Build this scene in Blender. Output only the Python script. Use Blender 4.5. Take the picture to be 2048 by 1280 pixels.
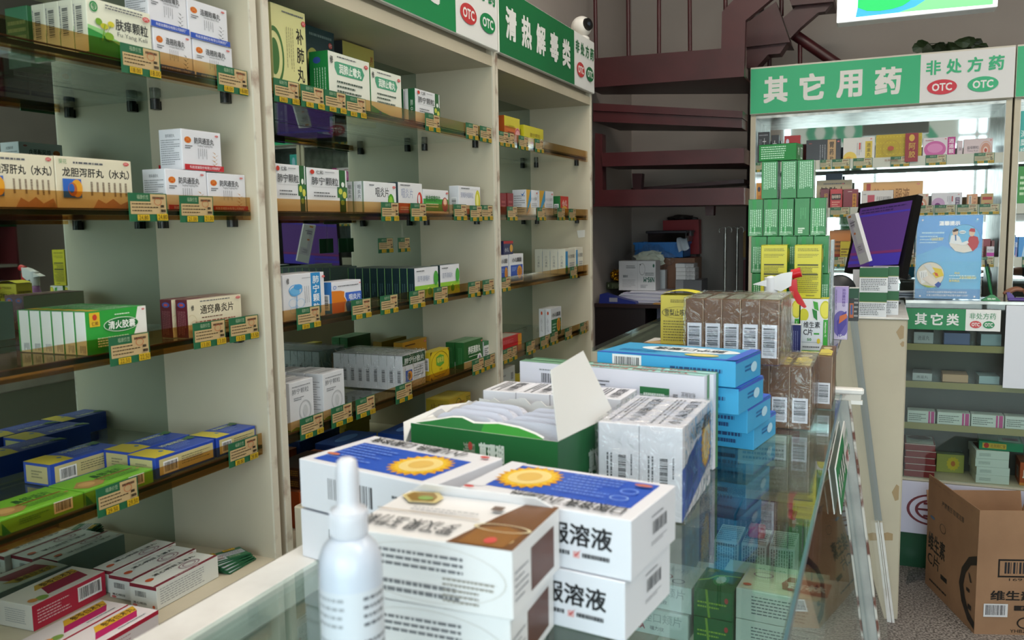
import bpy, bmesh, math, random
import numpy as np
from mathutils import Vector, Matrix
random.seed(7)
S = bpy.context.scene
COL = S.collection
for o in list(bpy.data.objects): bpy.data.objects.remove(o)

# ------------------------------------------------------------------ camera
YAW, PIT, ROL = np.radians([23.45, 6.3, -.96]); FPX = 1700.; CAM = np.array([0, 0, 1.4])
cf = np.array([-np.sin(YAW)*np.cos(PIT), np.cos(YAW)*np.cos(PIT), -np.sin(PIT)])
_r = np.cross(cf, [0, 0, 1]); _r /= np.linalg.norm(_r); _u = np.cross(_r, cf)
cr = np.cos(ROL)*_r+np.sin(ROL)*_u; cu = -np.sin(ROL)*_r+np.cos(ROL)*_u
cam = bpy.data.cameras.new('camera'); co = bpy.data.objects.new('camera', cam); COL.objects.link(co)
cam.sensor_width = 36; cam.lens = FPX/2048*36; cam.clip_start = .02; cam.clip_end = 60
co.matrix_world = Matrix(((cr[0], cu[0], -cf[0], CAM[0]), (cr[1], cu[1], -cf[1], CAM[1]), (cr[2], cu[2], -cf[2], CAM[2]), (0, 0, 0, 1)))
cam.dof.use_dof = True; cam.dof.focus_distance = 2.3; cam.dof.aperture_fstop = 8.5
S.camera = co
S.view_settings.view_transform = 'Standard'; S.view_settings.look = 'None'
S.view_settings.gamma = 1; S.view_settings.use_curve_mapping = False
S.view_settings.exposure = -0.22

# ------------------------------------------------------------------ sky outside the shopfront and ceiling lamps
W = bpy.data.worlds.new('sky'); S.world = W; W.use_nodes = True
nt = W.node_tree; bg = nt.nodes['Background']
tc = nt.nodes.new('ShaderNodeTexCoord'); sep = nt.nodes.new('ShaderNodeSeparateXYZ'); rp = nt.nodes.new('ShaderNodeValToRGB')
nt.links.new(tc.outputs['Generated'], sep.inputs[0]); nt.links.new(sep.outputs['Z'], rp.inputs[0]); nt.links.new(rp.outputs[0], bg.inputs[0])
rp.color_ramp.elements[0].position = .0; rp.color_ramp.elements[0].color = (.62, .66, .66, 1)
rp.color_ramp.elements[1].position = .12; rp.color_ramp.elements[1].color = (.80, .92, 1, 1)
bg.inputs[1].default_value = 9.0
CEIL = 3.35
FRONT = -1.75      # shopfront plane
RIGHT = 3.1
def portal(x0, x1, z0, z1):
    l = bpy.data.lights.new('window_portal', 'AREA'); l.shape = 'RECTANGLE'; l.size = x1-x0; l.size_y = z1-z0
    l.cycles.is_portal = True
    o = bpy.data.objects.new('window_portal', l); COL.objects.link(o)
    o.location = ((x0+x1)/2, FRONT-.06, (z0+z1)/2); o.rotation_euler = (math.pi/2, 0, 0)
portal(-1.1, 2.9, .5, 2.75)
LAMPS = [(-.35, .35), (-.35, 2.35), (1.5, .35), (1.5, 2.35)]
LAMP_POWER = 26.0

# ------------------------------------------------------------------ pixel helpers (photo frame 2048x1280)
def ray(x, y): return cf+cr*(x-1024)/FPX-cu*(y-640)/FPX
def PX(x, y, X): d = ray(x, y); return CAM+d*(X/d[0])
def PY(x, y, Y): d = ray(x, y); return CAM+d*(Y/d[1])
def PZ(x, y, Z): d = ray(x, y); return CAM+d*((Z-CAM[2])/d[2])
def sZ(py, X, Y):
    n = FPX*cu+(py-640)*cf; return -((np.array([X, Y, 0])-CAM)@n)/n[2]
def sY(px, X, Z):
    n = FPX*cr-(px-1024)*cf; return -((np.array([X, 0, Z])-CAM)@n)/n[1]
def sX(px, Y, Z):
    n = FPX*cr-(px-1024)*cf; return -((np.array([0, Y, Z])-CAM)@n)/n[0]

# ------------------------------------------------------------------ materials
MAT = {}
def lin(c): return c/12.92 if c <= .04045 else ((c+.055)/1.055)**2.4
def hexc(h): h = h.lstrip('#'); return tuple(lin(int(h[i:i+2], 16)/255) for i in (0, 2, 4))+(1,)
def cm(h, rough=.42, metal=0, coat=0, key=None, alpha=1):
    k = key or (h, rough, metal, coat)
    if k in MAT: return MAT[k]
    m = bpy.data.materials.new('paint_'+h.strip('#')); m.use_nodes = True
    b = m.node_tree.nodes['Principled BSDF']; b.inputs['Base Color'].default_value = hexc(h)
    b.inputs['Roughness'].default_value = rough; b.inputs['Metallic'].default_value = metal; b.inputs['Coat Weight'].default_value = coat
    b.inputs['Coat Roughness'].default_value = .15
    MAT[k] = m; return m
def noise_mat(name, c1, c2, scale, rough=.6, bump=0, detail=4, bscale=None, lo=.35, hi=.65):
    m = bpy.data.materials.new(name); m.use_nodes = True; n = m.node_tree; b = n.nodes['Principled BSDF']
    t = n.nodes.new('ShaderNodeTexCoord'); a = n.nodes.new('ShaderNodeTexNoise'); r = n.nodes.new('ShaderNodeValToRGB')
    a.inputs['Scale'].default_value = scale; a.inputs['Detail'].default_value = detail
    n.links.new(t.outputs['Object'], a.inputs['Vector']); n.links.new(a.outputs['Fac'], r.inputs[0]); n.links.new(r.outputs[0], b.inputs['Base Color'])
    r.color_ramp.elements[0].color = hexc(c1); r.color_ramp.elements[1].color = hexc(c2)
    r.color_ramp.elements[0].position = lo; r.color_ramp.elements[1].position = hi
    b.inputs['Roughness'].default_value = rough
    if bump:
        p = n.nodes.new('ShaderNodeBump'); p.inputs['Strength'].default_value = bump; p.inputs['Distance'].default_value = .01
        q = a
        if bscale:
            q = n.nodes.new('ShaderNodeTexNoise'); q.inputs['Scale'].default_value = bscale; q.inputs['Detail'].default_value = 5
            n.links.new(t.outputs['Object'], q.inputs['Vector'])
        n.links.new(q.outputs['Fac'], p.inputs['Height']); n.links.new(p.outputs[0], b.inputs['Normal'])
    return m
def clear_mat(name, tint, ior=1.5, rough=.02, bump=0, bscale=8, gloss=1.0):
    """thin clear sheet: tinted see-through mixed with a Fresnel reflection"""
    m = bpy.data.materials.new(name); m.use_nodes = True; n = m.node_tree
    for x in list(n.nodes): n.nodes.remove(x)
    out = n.nodes.new('ShaderNodeOutputMaterial'); mx = n.nodes.new('ShaderNodeMixShader'); tr = n.nodes.new('ShaderNodeBsdfTransparent')
    gl = n.nodes.new('ShaderNodeBsdfGlossy'); fr = n.nodes.new('ShaderNodeLayerWeight'); fr.inputs[0].default_value = .5
    pw = n.nodes.new('ShaderNodeMath'); pw.operation = 'POWER'; pw.inputs[1].default_value = 4.5; ma = n.nodes.new('ShaderNodeMath'); ma.operation = 'MULTIPLY_ADD'; ma.inputs[1].default_value = .9; ma.inputs[2].default_value = (ior-1)**2/(ior+1)**2
    n.links.new(fr.outputs['Facing'], pw.inputs[0]); n.links.new(pw.outputs[0], ma.inputs[0])
    tr.inputs[0].default_value = tint; gl.inputs['Roughness'].default_value = rough
    gl.inputs[0].default_value = (gloss, gloss, gloss, 1)
    n.links.new(ma.outputs[0], mx.inputs[0]); n.links.new(tr.outputs[0], mx.inputs[1]); n.links.new(gl.outputs[0], mx.inputs[2]); n.links.new(mx.outputs[0], out.inputs[0])
    if bump:
        t = n.nodes.new('ShaderNodeTexCoord'); q = n.nodes.new('ShaderNodeTexNoise'); q.inputs['Scale'].default_value = bscale; q.inputs['Detail'].default_value = 3
        q.inputs['Distortion'].default_value = 1.2
        p = n.nodes.new('ShaderNodeBump'); p.inputs['Strength'].default_value = bump; p.inputs['Distance'].default_value = .02
        n.links.new(t.outputs['Object'], q.inputs['Vector']); n.links.new(q.outputs['Fac'], p.inputs['Height'])
        n.links.new(p.outputs[0], gl.inputs['Normal']); n.links.new(p.outputs[0], fr.inputs['Normal'])
    return m
def emis(name, h, s):
    m = bpy.data.materials.new(name); m.use_nodes = True; b = m.node_tree.nodes['Principled BSDF']
    b.inputs['Base Color'].default_value = hexc(h); b.inputs['Emission Color'].default_value = hexc(h); b.inputs['Emission Strength'].default_value = s
    return m
M_CREAM = noise_mat('cream_laminate', '#b5ab97', '#c6bca6', 3.0, .5, .03, 6, 30, .3, .7)
M_CREAMD = noise_mat('worn_cream_edge', '#9a8474', '#cfc8b8', 14, .6, .1, 6, 60, .33, .45)
M_WHITE = noise_mat('white_frame', '#c9c4c0', '#e4e1de', 9, .45, .02, 5, 40, .3, .6)
M_RUST = noise_mat('rusty_worn_frame', '#6a4034', '#c9c4bc', 22, .6, .15, 8, 70, .4, .5)
M_WALL = noise_mat('plaster_wall', '#978e89', '#a49b95', 1.2, .85, .06, 5, 25)
M_CEIL = cm('#cfcac4', .9)
M_FLOOR = noise_mat('speckled_terrazzo', '#4c4442', '#a89f99', 130, .55, .05, 3, 200, .38, .62)
M_MAROON = noise_mat('maroon_gloss_paint', '#3a1116', '#47181d', 6, .38, .04, 6, 20)
M_MIRROR = cm('#a9b8b0', .015, 1, key='mirror')
M_MIRROR2 = cm('#dfe6e6', .03, 1, key='mirror2')
M_STEEL = noise_mat('brushed_steel', '#9d9c98', '#c8c7c2', 18, .3, .02, 4, 80)
M_STEEL.node_tree.nodes['Principled BSDF'].inputs['Metallic'].default_value = .8
M_GLASS = clear_mat('shelf_glass', (.90, .95, .93, 1))
M_GTOP = clear_mat('counter_glass', (.84, .92, .90, 1), 1.55)
M_GEDGE = cm('#1c3a38', .15, key='glassedge')
M_GEDGE2 = cm('#4d6b72', .12, key='glassedge2')
M_RAIL = clear_mat('amber_price_rail', (.84, .68, .44, 1), 1.5, .08)
M_CLEAR = clear_mat('clear_plastic', (.97, .97, .97, 1), 1.3, .05)
M_WRAP = clear_mat('shrink_film', (.975, .975, .975, 1), 1.5, .07, .9, 30)
M_POST = noise_mat('grey_painted_metal', '#8f908d', '#aeaeaa', 12, .45, .03, 5, 60)
M_DARK = cm('#1d1714', .4)
M_BLACK = cm('#0c0c0d', .35)
M_LAMP = emis('lamp_diffuser', '#fff6e8', LAMP_POWER)
M_CARD = noise_mat('corrugated_board', '#8f6b4f', '#a07a5b', 5, .75, .05, 5, 90)

# ------------------------------------------------------------------ mesh builder
class MB:
    def __init__(s): s.v = []; s.f = []; s.m = []; s.mats = []; s.sm = []
    def mi(s, m):
        if isinstance(m, str): m = cm(m)
        if m not in s.mats: s.mats.append(m)
        return s.mats.index(m)
    def add(s, vs, fs, m, smooth=False):
        b = len(s.v); k = s.mi(m); s.v += [tuple(float(c) for c in v) for v in vs]
        for f in fs: s.f.append([b+i for i in f]); s.m.append(k); s.sm.append(smooth)
        return s
    def quad(s, a, b, c, d, m): return s.add([a, b, c, d], [(0, 1, 2, 3)], m)
    def box(s, x0, x1, y0, y1, z0, z1, m, ch=0):
        if ch <= 0:
            vs = [(x, y, z) for x in (x0, x1) for y in (y0, y1) for z in (z0, z1)]
            return s.add(vs, [(0, 1, 3, 2), (4, 6, 7, 5), (0, 4, 5, 1), (2, 3, 7, 6), (0, 2, 6, 4), (1, 5, 7, 3)], m)
        bm = bmesh.new(); bmesh.ops.create_cube(bm, size=1)
        for v in bm.verts: v.co = Vector(((x0+x1)/2+v.co.x*(x1-x0), (y0+y1)/2+v.co.y*(y1-y0), (z0+z1)/2+v.co.z*(z1-z0)))
        bmesh.ops.bevel(bm, geom=bm.edges[:], offset=ch, segments=1, affect='EDGES', profile=.5)
        s.bm(bm, m); return s
    def bm(s, bm, m, smooth=False):
        bm.verts.index_update(); s.add([v.co for v in bm.verts], [[v.index for v in f.verts] for f in bm.faces], m, smooth); bm.free()
    def prism(s, pts, vec, m):   # pts: planar polygon (3d), extruded along vec
        n = len(pts); vec = Vector(vec); vs = [Vector(p) for p in pts]+[Vector(p)+vec for p in pts]
        return s.add(vs, [list(range(n))[::-1], list(range(n, 2*n))]+[(i, (i+1) % n, n+(i+1) % n, n+i) for i in range(n)], m)
    def beam(s, p, q, w, h, m, up=(0, 0, 1)):   # rectangular bar from p to q
        p = Vector(p); q = Vector(q); d = (q-p).normalized(); a = d.cross(Vector(up)).normalized(); b = a.cross(d)
        pts = [p+a*sx*w/2+b*sy*h/2 for sx, sy in ((-1, -1), (1, -1), (1, 1), (-1, 1))]
        return s.prism(pts, q-p, m)
    def tube(s, pts, rad, m, n=12, caps=True):
        pts = [Vector(p) for p in pts]; rr = rad if isinstance(rad, (list, tuple)) else [rad]*len(pts)
        vs = []; fs = []; prev = None
        for i, p in enumerate(pts):
            d = (pts[min(i+1, len(pts)-1)]-pts[max(i-1, 0)]).normalized()
            a = prev if prev is not None else (Vector((0, 0, 1)) if abs(d.z) < .9 else Vector((1, 0, 0)))
            a = (a-d*a.dot(d)).normalized(); prev = a; b = d.cross(a)
            for k in range(n): t = 2*math.pi*k/n; vs.append(p+(a*math.cos(t)+b*math.sin(t))*rr[i])
        for i in range(len(pts)-1):
            for k in range(n): fs.append((i*n+k, i*n+(k+1) % n, (i+1)*n+(k+1) % n, (i+1)*n+k))
        s.add(vs, fs, m, True)
        if caps: s.add([vs[k] for k in range(n)], [list(range(n))[::-1]], m); s.add([vs[-n+k] for k in range(n)], [list(range(n))], m)
        return s
    def lathe(s, prof, c, m, n=32, smooth=True):   # prof: (r,z) list around vertical axis at c
        vs = []; fs = []
        for r, z in prof:
            for k in range(n): t = 2*math.pi*k/n; vs.append((c[0]+r*math.cos(t), c[1]+r*math.sin(t), c[2]+z))
        for i in range(len(prof)-1):
            for k in range(n): fs.append((i*n+k, i*n+(k+1) % n, (i+1)*n+(k+1) % n, (i+1)*n+k))
        return s.add(vs, fs, m, smooth)
    def mesh(s, name):
        me = bpy.data.meshes.new(name); me.from_pydata(s.v, [], s.f)
        for m in s.mats: me.materials.append(m)
        me.polygons.foreach_set('material_index', s.m); me.polygons.foreach_set('use_smooth', s.sm); me.update(); return me
    def obj(s, name, parent=None, loc=(0, 0, 0), rz=0, **tags):
        o = bpy.data.objects.new(name, s.mesh(name)); COL.objects.link(o); o.location = loc; o.rotation_euler = (0, 0, rz)
        if parent: o.parent = parent
        for k, v in tags.items(): o[k] = v
        return o
def empty(name, loc=(0, 0, 0), rz=0, **tags):
    o = bpy.data.objects.new(name, None); COL.objects.link(o); o.location = loc; o.rotation_euler = (0, 0, rz); o.empty_display_size = .05
    for k, v in tags.items(): o[k] = v
    return o
def T(label, category, group=None):
    d = dict(label=label, category=category)
    if group: d['group'] = group
    return d
ORD = ['first', 'second', 'third', 'fourth', 'fifth', 'sixth', 'seventh', 'eighth', 'ninth', 'tenth', 'eleventh', 'twelfth', 'thirteenth', 'fourteenth', 'fifteenth', 'sixteenth']

# ------------------------------------------------------------------ printed matter
_gl = {}
def glyph(txt, bold):
    k = (txt, bold)
    if k not in _gl:
        c = bpy.data.curves.new('lettering', 'FONT'); c.body = txt; c.resolution_u = 2
        o = bpy.data.objects.new('lettering', c); me = bpy.data.meshes.new_from_object(o)
        v = [(p.co.x, p.co.y, 0) for p in me.vertices]; f = [list(p.vertices) for p in me.polygons]
        if bold:   # heavier weight: the outline printed several times with a small offset
            n0 = len(v); v0 = v; f0 = f; v = []; f = []
            b = bold*.8
            sh = [(-b, -b), (b, -b), (b, b), (-b, b)]+([(0, 0), (b, 0), (0, b), (-b, 0), (0, -b)] if bold > .03 else [])
            for q, (dx, dy) in enumerate(sh):
                v += [(x+dx, y+dy, q*.09) for x, y, _ in v0]; f += [[i+q*n0 for i in g] for g in f0]
        bpy.data.objects.remove(o); bpy.data.meshes.remove(me)
        if not v: v = [(0, 0, 0), (1, 0, 0), (1, 1, 0)]; f = [[0, 1, 2]]
        x0 = min(a[0] for a in v); x1 = max(a[0] for a in v); y0 = min(a[1] for a in v); y1 = max(a[1] for a in v)
        _gl[k] = ([((a-x0)/max(x1-x0, 1e-6), (b-y0)/max(y1-y0, 1e-6), c) for a, b, c in v], f)
    return _gl[k]
EPS = .00025
def decals(mb, O, U, V, N, items):
    """O corner, U and V full edge vectors, N unit normal; items in fractions of the face"""
    O, U, V, N = (Vector(x) for x in (O, U, V, N)); rnd = random.Random(len(items)*13+5)
    def P(u, v, k): return O+U*min(max(u, .0), 1.)+V*min(max(v, .0), 1.)+N*(EPS*k)
    for k, it in enumerate(items, 1):
        t = it[0]
        if t == 'r':
            _, u0, v0, u1, v1, c = it; mb.quad(P(u0, v0, k), P(u1, v0, k), P(u1, v1, k), P(u0, v1, k), c)
        elif t == 'p':
            mb.add([P(u, v, k) for u, v in it[1]], [list(range(len(it[1])))], it[2])
        elif t in ('e', 'o'):
            _, u, v, ru, rv, c = it[:6]; n = 28 if t == 'e' else it[6]
            if t == 'e': pts = [P(u+ru*math.cos(a), v+rv*math.sin(a), k) for a in [2*math.pi*i/n for i in range(n)]]
            else: pts = [P(u+ru*q*math.cos(a), v+rv*q*math.sin(a), k) for a, q in [(math.pi*i/n, 1 if i % 2 else .82) for i in range(2*n)]]
            mb.add([P(u, v, k)]+pts, [(0, i+1, (i+1) % len(pts)+1) for i in range(len(pts))], c)
        elif t == 'g':   # ring
            _, u, v, ru, rv, c, w = it; n = 32
            a = [P(u+ru*math.cos(x), v+rv*math.sin(x), k) for x in [2*math.pi*i/n for i in range(n)]]
            b = [P(u+ru*(1-w)*math.cos(x), v+rv*(1-w)*math.sin(x), k) for x in [2*math.pi*i/n for i in range(n)]]
            mb.add(a+b, [(i, (i+1) % n, n+(i+1) % n, n+i) for i in range(n)], c)
        elif t == 't':
            _, s, u0, v0, u1, v1, c = it[:7]; bold = it[7] if len(it) > 7 else 0; rot = it[8] if len(it) > 8 else 0
            vs, fs = glyph(s, bold); du = u1-u0; dv = v1-v0
            fn = {0: lambda a, b: (u0+a*du, v0+b*dv), 180: lambda a, b: (u1-a*du, v1-b*dv), 90: lambda a, b: (u1-b*du, v0+a*dv), 270: lambda a, b: (u0+b*du, v1-a*dv)}[rot]
            mb.add([P(*fn(a, b), k+e) for a, b, e in vs], fs, c)
        elif t == 'v':   # stacked vertical text
            _, s, u0, v0, u1, v1, c = it[:7]; bold = it[7] if len(it) > 7 else 0; n = len(s); h = (v1-v0)/n
            for i, ch in enumerate(s):
                vs, fs = glyph(ch, bold); b0 = v1-(i+1)*h+h*.08
                mb.add([P(u0+a*(u1-u0), b0+b*h*.84, k+e) for a, b, e in vs], fs, c)
        elif t in ('l', 'lv'):   # rows of illegible fine print
            _, u0, v0, u1, v1, n, c = it[:7]; fill = it[7] if len(it) > 7 else .5
            for i in range(n):
                if t == 'l':
                    h = (v1-v0)/n; y = v1-(i+.5)*h; x = u0; e = u1-(u1-u0)*rnd.choice([0, .05, .3]); st = (u1-u0)
                    while x < e:
                        w = st*rnd.uniform(.03, .10); mb.quad(P(x, y-h*fill/2, k), P(min(x+w, e), y-h*fill/2, k), P(min(x+w, e), y+h*fill/2, k), P(x, y+h*fill/2, k), c); x += w+st*.018
                else:
                    w = (u1-u0)/n; x = u0+(i+.5)*w; y = v1; e = v0+(v1-v0)*rnd.choice([0, .05, .3]); st = v1-v0
                    while y > e:
                        h = st*rnd.uniform(.03, .10); y2 = max(y-h, e); mb.quad(P(x-w*fill/2, y2, k), P(x+w*fill/2, y2, k), P(x+w*fill/2, y, k), P(x-w*fill/2, y, k), c); y = y2-st*.018
        elif t in ('b', 'bv'):   # barcode on a white patch
            _, u0, v0, u1, v1 = it[:5]; bgc = it[5] if len(it) > 5 else '#e8e8ea'
            if bgc: mb.quad(P(u0, v0, k), P(u1, v0, k), P(u1, v1, k), P(u0, v1, k), bgc)
            x = .08
            while x < .9:
                w = rnd.choice([.012, .02, .035])
                a, b, c_, d = (u0+(u1-u0)*x, v0+(v1-v0)*.14, u0+(u1-u0)*(x+w), v0+(v1-v0)*.9) if t == 'b' else (u0+(u1-u0)*.1, v0+(v1-v0)*x, u0+(u1-u0)*.86, v0+(v1-v0)*(x+w))
                mb.quad(P(a, b, k+.5), P(c_, b, k+.5), P(c_, d, k+.5), P(a, d, k+.5), '#25252a'); x += w+rnd.choice([.014, .022, .03])
def box_faces(w, d, h):
    x, y = w/2, d/2
    return {'F': ((-x, -y, 0), (w, 0, 0), (0, 0, h), (0, -1, 0)), 'B': ((x, y, 0), (-w, 0, 0), (0, 0, h), (0, 1, 0)),
            'R': ((x, -y, 0), (0, d, 0), (0, 0, h), (1, 0, 0)), 'L': ((-x, y, 0), (0, -d, 0), (0, 0, h), (-1, 0, 0)),
            'T': ((-x, -y, h), (w, 0, 0), (0, d, 0), (0, 0, 1))}
BODY = {}
def box_mesh(w, d, h, body, faces, key=None):
    """closed carton with crisp creased edges, the tuck seam and its print"""
    mb = MB(); mb.box(-w/2, w/2, -d/2, d/2, 0, h, cm(body, .4, 0, .15), min(.0007, .04*min(w, d, h)))
    fr = box_faces(w, d, h)
    for k, its in faces.items():
        if its: decals(mb, *fr[k], its)
    return mb
def place(mb, name, loc, rz, tags): return mb.obj(name, None, loc, rz, **tags)
def copy_obj(o, loc=None, rz=None, **tags):
    c = o.copy(); COL.objects.link(c)
    if loc is not None: c.location = loc
    if rz is not None: c.rotation_euler = (0, 0, rz)
    for k, v in tags.items(): c[k] = v
    for ch in [x for x in bpy.data.objects if x.parent == o]:
        d = ch.copy(); COL.objects.link(d); d.parent = c
    return c

# ================================================================== ROOM
XF = -1.05; XM = -1.305; XW = -1.34; YB = 4.87
def struct(mb, name, **k): return mb.obj(name, kind='structure', **k)
struct(MB().box(XW-.1, RIGHT+.1, FRONT-.6, YB+.1, -.06, 0, M_FLOOR), 'floor')
struct(MB().box(XW-.1, RIGHT+.1, FRONT-.1, YB+.1, CEIL, CEIL+.08, M_CEIL), 'ceiling')
struct(MB().box(XW-.1, XW, FRONT-.1, YB+.1, 0, CEIL, M_WALL), 'wall_left')
struct(MB().box(XW, RIGHT+.1, YB, YB+.1, 0, CEIL, M_WALL), 'wall_back')
struct(MB().box(RIGHT, RIGHT+.1, FRONT-.1, YB, 0, CEIL, M_WALL), 'wall_right')
wf = MB()
wf.box(XW, -1.1, FRONT-.1, FRONT, 0, CEIL, M_WALL); wf.box(2.9, RIGHT, FRONT-.1, FRONT, 0, CEIL, M_WALL)
wf.box(-1.1, 2.9, FRONT-.1, FRONT, 2.75, CEIL, M_WALL); wf.box(-1.1, 2.9, FRONT-.1, FRONT, 0, .5, M_WALL)
struct(wf, 'wall_front')
win = MB()
for x in (-1.1, -.1, .9, 1.55, 2.86): win.box(x, x+.04, FRONT-.07, FRONT-.02, .5, 2.75, M_STEEL)
for z in (.5, 2.28, 2.71): win.box(-1.1, 2.9, FRONT-.068, FRONT-.022, z, z+.04, M_STEEL)
wo = struct(win, 'window_1')
MB().box(-1.06, 2.86, FRONT-.05, FRONT-.045, .54, 2.71, clear_mat('window_glass', (.93, .97, .96, 1))).obj('pane', wo)
# notices fixed to the shopfront (seen in the mirror of the far cabinet)
def poster(name, label, X0, X1, Z0, Z1, Y, its, bg='#c9ced0', face=1):
    mb = MB(); mb.box(X0, X1, Y-.004, Y, Z0, Z1, bg)
    decals(mb, (X1, Y, Z0), (X0-X1, 0, 0), (0, 0, Z1-Z0), (0, 1, 0), its)
    mb.obj(name, None, (0, 0, 0), 0, **T(label, 'notice'))
poster('window_notice', 'tall pale window notice with dark red letters and green wave', 1.0, 1.52, 1.35, 2.62, FRONT+.02,
    [('t', '处方药', .2, .86, .8, .93, '#3c7a74', .01), ('t', 'Rx', .62, .72, .9, .82, '#9b1c2c', .03), ('t', '须凭执业药师处方', .1, .62, .92, .68, '#2e6f6a', .01),
     ('t', '购买和使用。', .3, .46, .92, .52, '#2e6f6a', .01), ('p', [(0, .28), (.25, .33), (.5, .36), (.75, .33), (1, .28), (1, .25), (0, .25)], '#2fa05a')])
poster('window_banner', 'white transom banner with green numerals on the shopfront window', -1.0, .75, 2.2, 2.6, FRONT+.02,
    [('t', '7·100', .1, .15, .9, .85, '#4fae8d', .03)], '#dfeae6')

# ceiling lamps
for i, (x, y) in enumerate(LAMPS):
    t = empty('ceiling_lamp', (x, y, CEIL-.06), **T('flat fluorescent ceiling lamp, %s of four above the counters' % ORD[i], 'lamp', 'ceiling lamps'))
    MB().box(-.62, .62, -.16, .16, .0, .055, '#e6e4e0').obj('housing', t)
    MB().box(-.6, .6, -.14, .14, -.006, .0, M_LAMP).obj('diffuser', t)

# ================================================================== PRICE TAGS
def tag_mesh(price, w=.076, h=.044, plain='#bda276'):
    mb = MB(); mb.box(-w/2, w/2, -.0008, .0008, 0, h, '#24603f')
    decals(mb, (-w/2, -.0008, 0), (w, 0, 0), (0, 0, h), (0, -1, 0),
        [('r', .03, .26, .97, .70, plain), ('r', .55, .66, .97, .97, plain), ('t', '福康价签', .2, .78, .5, .94, '#9db392'),
         ('l', .06, .32, .78, .68, 3, '#4a3b26', .3), ('l', .6, .76, .92, .92, 1, '#5a3b2c', .5), ('r', .8, .3, .9, .66, plain), ('l', .80, .3, .93, .62, 2, '#2a2018', .6),
         ('r', .17, .03, .48, .24, '#c9a521'), ('r', .68, .03, .97, .27, '#c9a521'), ('g', .72, .70, .1, .13, '#b8502c', .12),
         ('t', price, .2, .06, .44, .21, '#5a4410'), ('t', price, .7, .07, .94, .24, '#5a4410')])
    return mb
TAGM = {}
def ptag(price, loc, rz, label, group, tilt=0, s=1, cat='price tag', plain='#bda276'):
    if (price, plain) not in TAGM: TAGM[price, plain] = tag_mesh(price, plain=plain).mesh('price_tag')
    o = bpy.data.objects.new('price_tag', TAGM[price, plain]); COL.objects.link(o); o.location = loc; o.rotation_euler = (tilt, 0, rz); o.scale = (s, 1, s)
    o['label'] = label; o['category'] = cat; o['group'] = group; return o

# ================================================================== LEFT WALL CABINETS
LIP = [1.644, 1.419, 1.203, .980]; SH = [z+.016 for z in LIP]; DECK = .772
UNIT = ['nearest', 'middle', 'farthest']
SHN = ['top shelf', 'second shelf', 'third shelf', 'lowest shelf']
def cabinet(i, y0, y1, sign):
    c = empty('display_cabinet', (XF, (y0+y1)/2, 0), **T('%s of the three cream mirrored medicine cabinets on the left wall' % UNIT[i], 'cabinet', 'left wall cabinets'))
    def ob(mb, name, par=c, **k):   # built in world coordinates, stored relative to the cabinet
        for j, v in enumerate(mb.v): mb.v[j] = (v[0]-XF, v[1]-(y0+y1)/2, v[2])
        return mb.obj(name, par, **k)
    th = .017
    for a in (y0, y1-th):
        mb = MB(); mb.box(XM-.02, XF-.004, a, a+th, 0, 2.1, M_CREAM); mb.box(XF-.004, XF, a, a+th, 0, 2.1, M_CREAMD); ob(mb, 'side_panel')
    ob(MB().box(XM-.012, XM, y0+th, y1-th, DECK, 1.88, M_MIRROR), 'mirror_back')
    ob(MB().box(XM-.02, XF-.002, y0+th, y1-th, DECK-.025, DECK-.0006, M_CREAM), 'deck')
    ob(MB().box(XM-.02, XF-.02, y0+th, y1-th, .06, DECK-.03, M_CREAM), 'base_cupboard')
    mb = MB(); mb.box(XM-.02, XF-.001, y0+th, y1-th, 1.862, 1.892, M_CREAM); mb.box(XM-.02, XF-.02, y0+th, y1-th, 1.892, 2.085, M_CREAM); mb.box(XM-.02, XF-.001, y0+th, y1-th, 2.085, 2.1, M_CREAM); ob(mb, 'header_box')
    if sign:
        mb = MB(); mb.box(XF-.004, XF+.012, y0+.004, y1-.004, 1.905, 2.1, '#e9e6df', .002)
        decals(mb, (XF+.012, y0+.006, 1.907), (0, y1-y0-.012, 0), (0, 0, .191), (1, 0, 0), sign); ob(mb, 'sign_board')
    for k, z in enumerate(LIP):
        g = MB(); g.box(XM+.004, XF-.022, y0+th+.002, y1-th-.002, z+.008, z+.015, M_GLASS)
        g.box(XF-.022, XF-.019, y0+th+.002, y1-th-.002, z+.008, z+.015, M_GEDGE)
        so = ob(g, 'glass_shelf')
        r = MB(); ya, yb = y0+th+.006, y1-th-.012
        r.box(XF-.012, XF-.0098, ya, yb, z, z+.041, M_RAIL); r.box(XF-.030, XF-.012, ya, yb, z, z+.0022, M_RAIL); r.box(XF-.030, XF-.028, ya, yb, z+.0022, z+.0075, M_RAIL)
        r.box(XF-.0185, XF-.0125, ya, yb, z+.016, z+.0175, '#3c2a16')
        ob(r, 'price_rail', so)
        for (cx, cy) in ((XM+.03, y1-th-.012), (XF-.055, y1-th-.012), (XM+.03, y0+th+.012)):
            q = MB(); q.tube([(cx, cy, z+.0075), (cx, cy, z-.012)], .009, M_BLACK, 10); q.box(cx-.004, cx+.004, min(cy, cy+.012 if cy > (y0+y1)/2 else cy-.012), max(cy, cy+.012 if cy > (y0+y1)/2 else cy-.012), z-.012, z+.004, M_BLACK); ob(q, 'shelf_clip')
    return c
GR = '#15834a'; SW = '#e2e2e0'
def otc(u, v, ru, rv, c): return [('e', u, v, ru, rv, c), ('t', 'OTC', u-ru*.7, v-rv*.5, u+ru*.7, v+rv*.5, SW, .035)]
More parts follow.
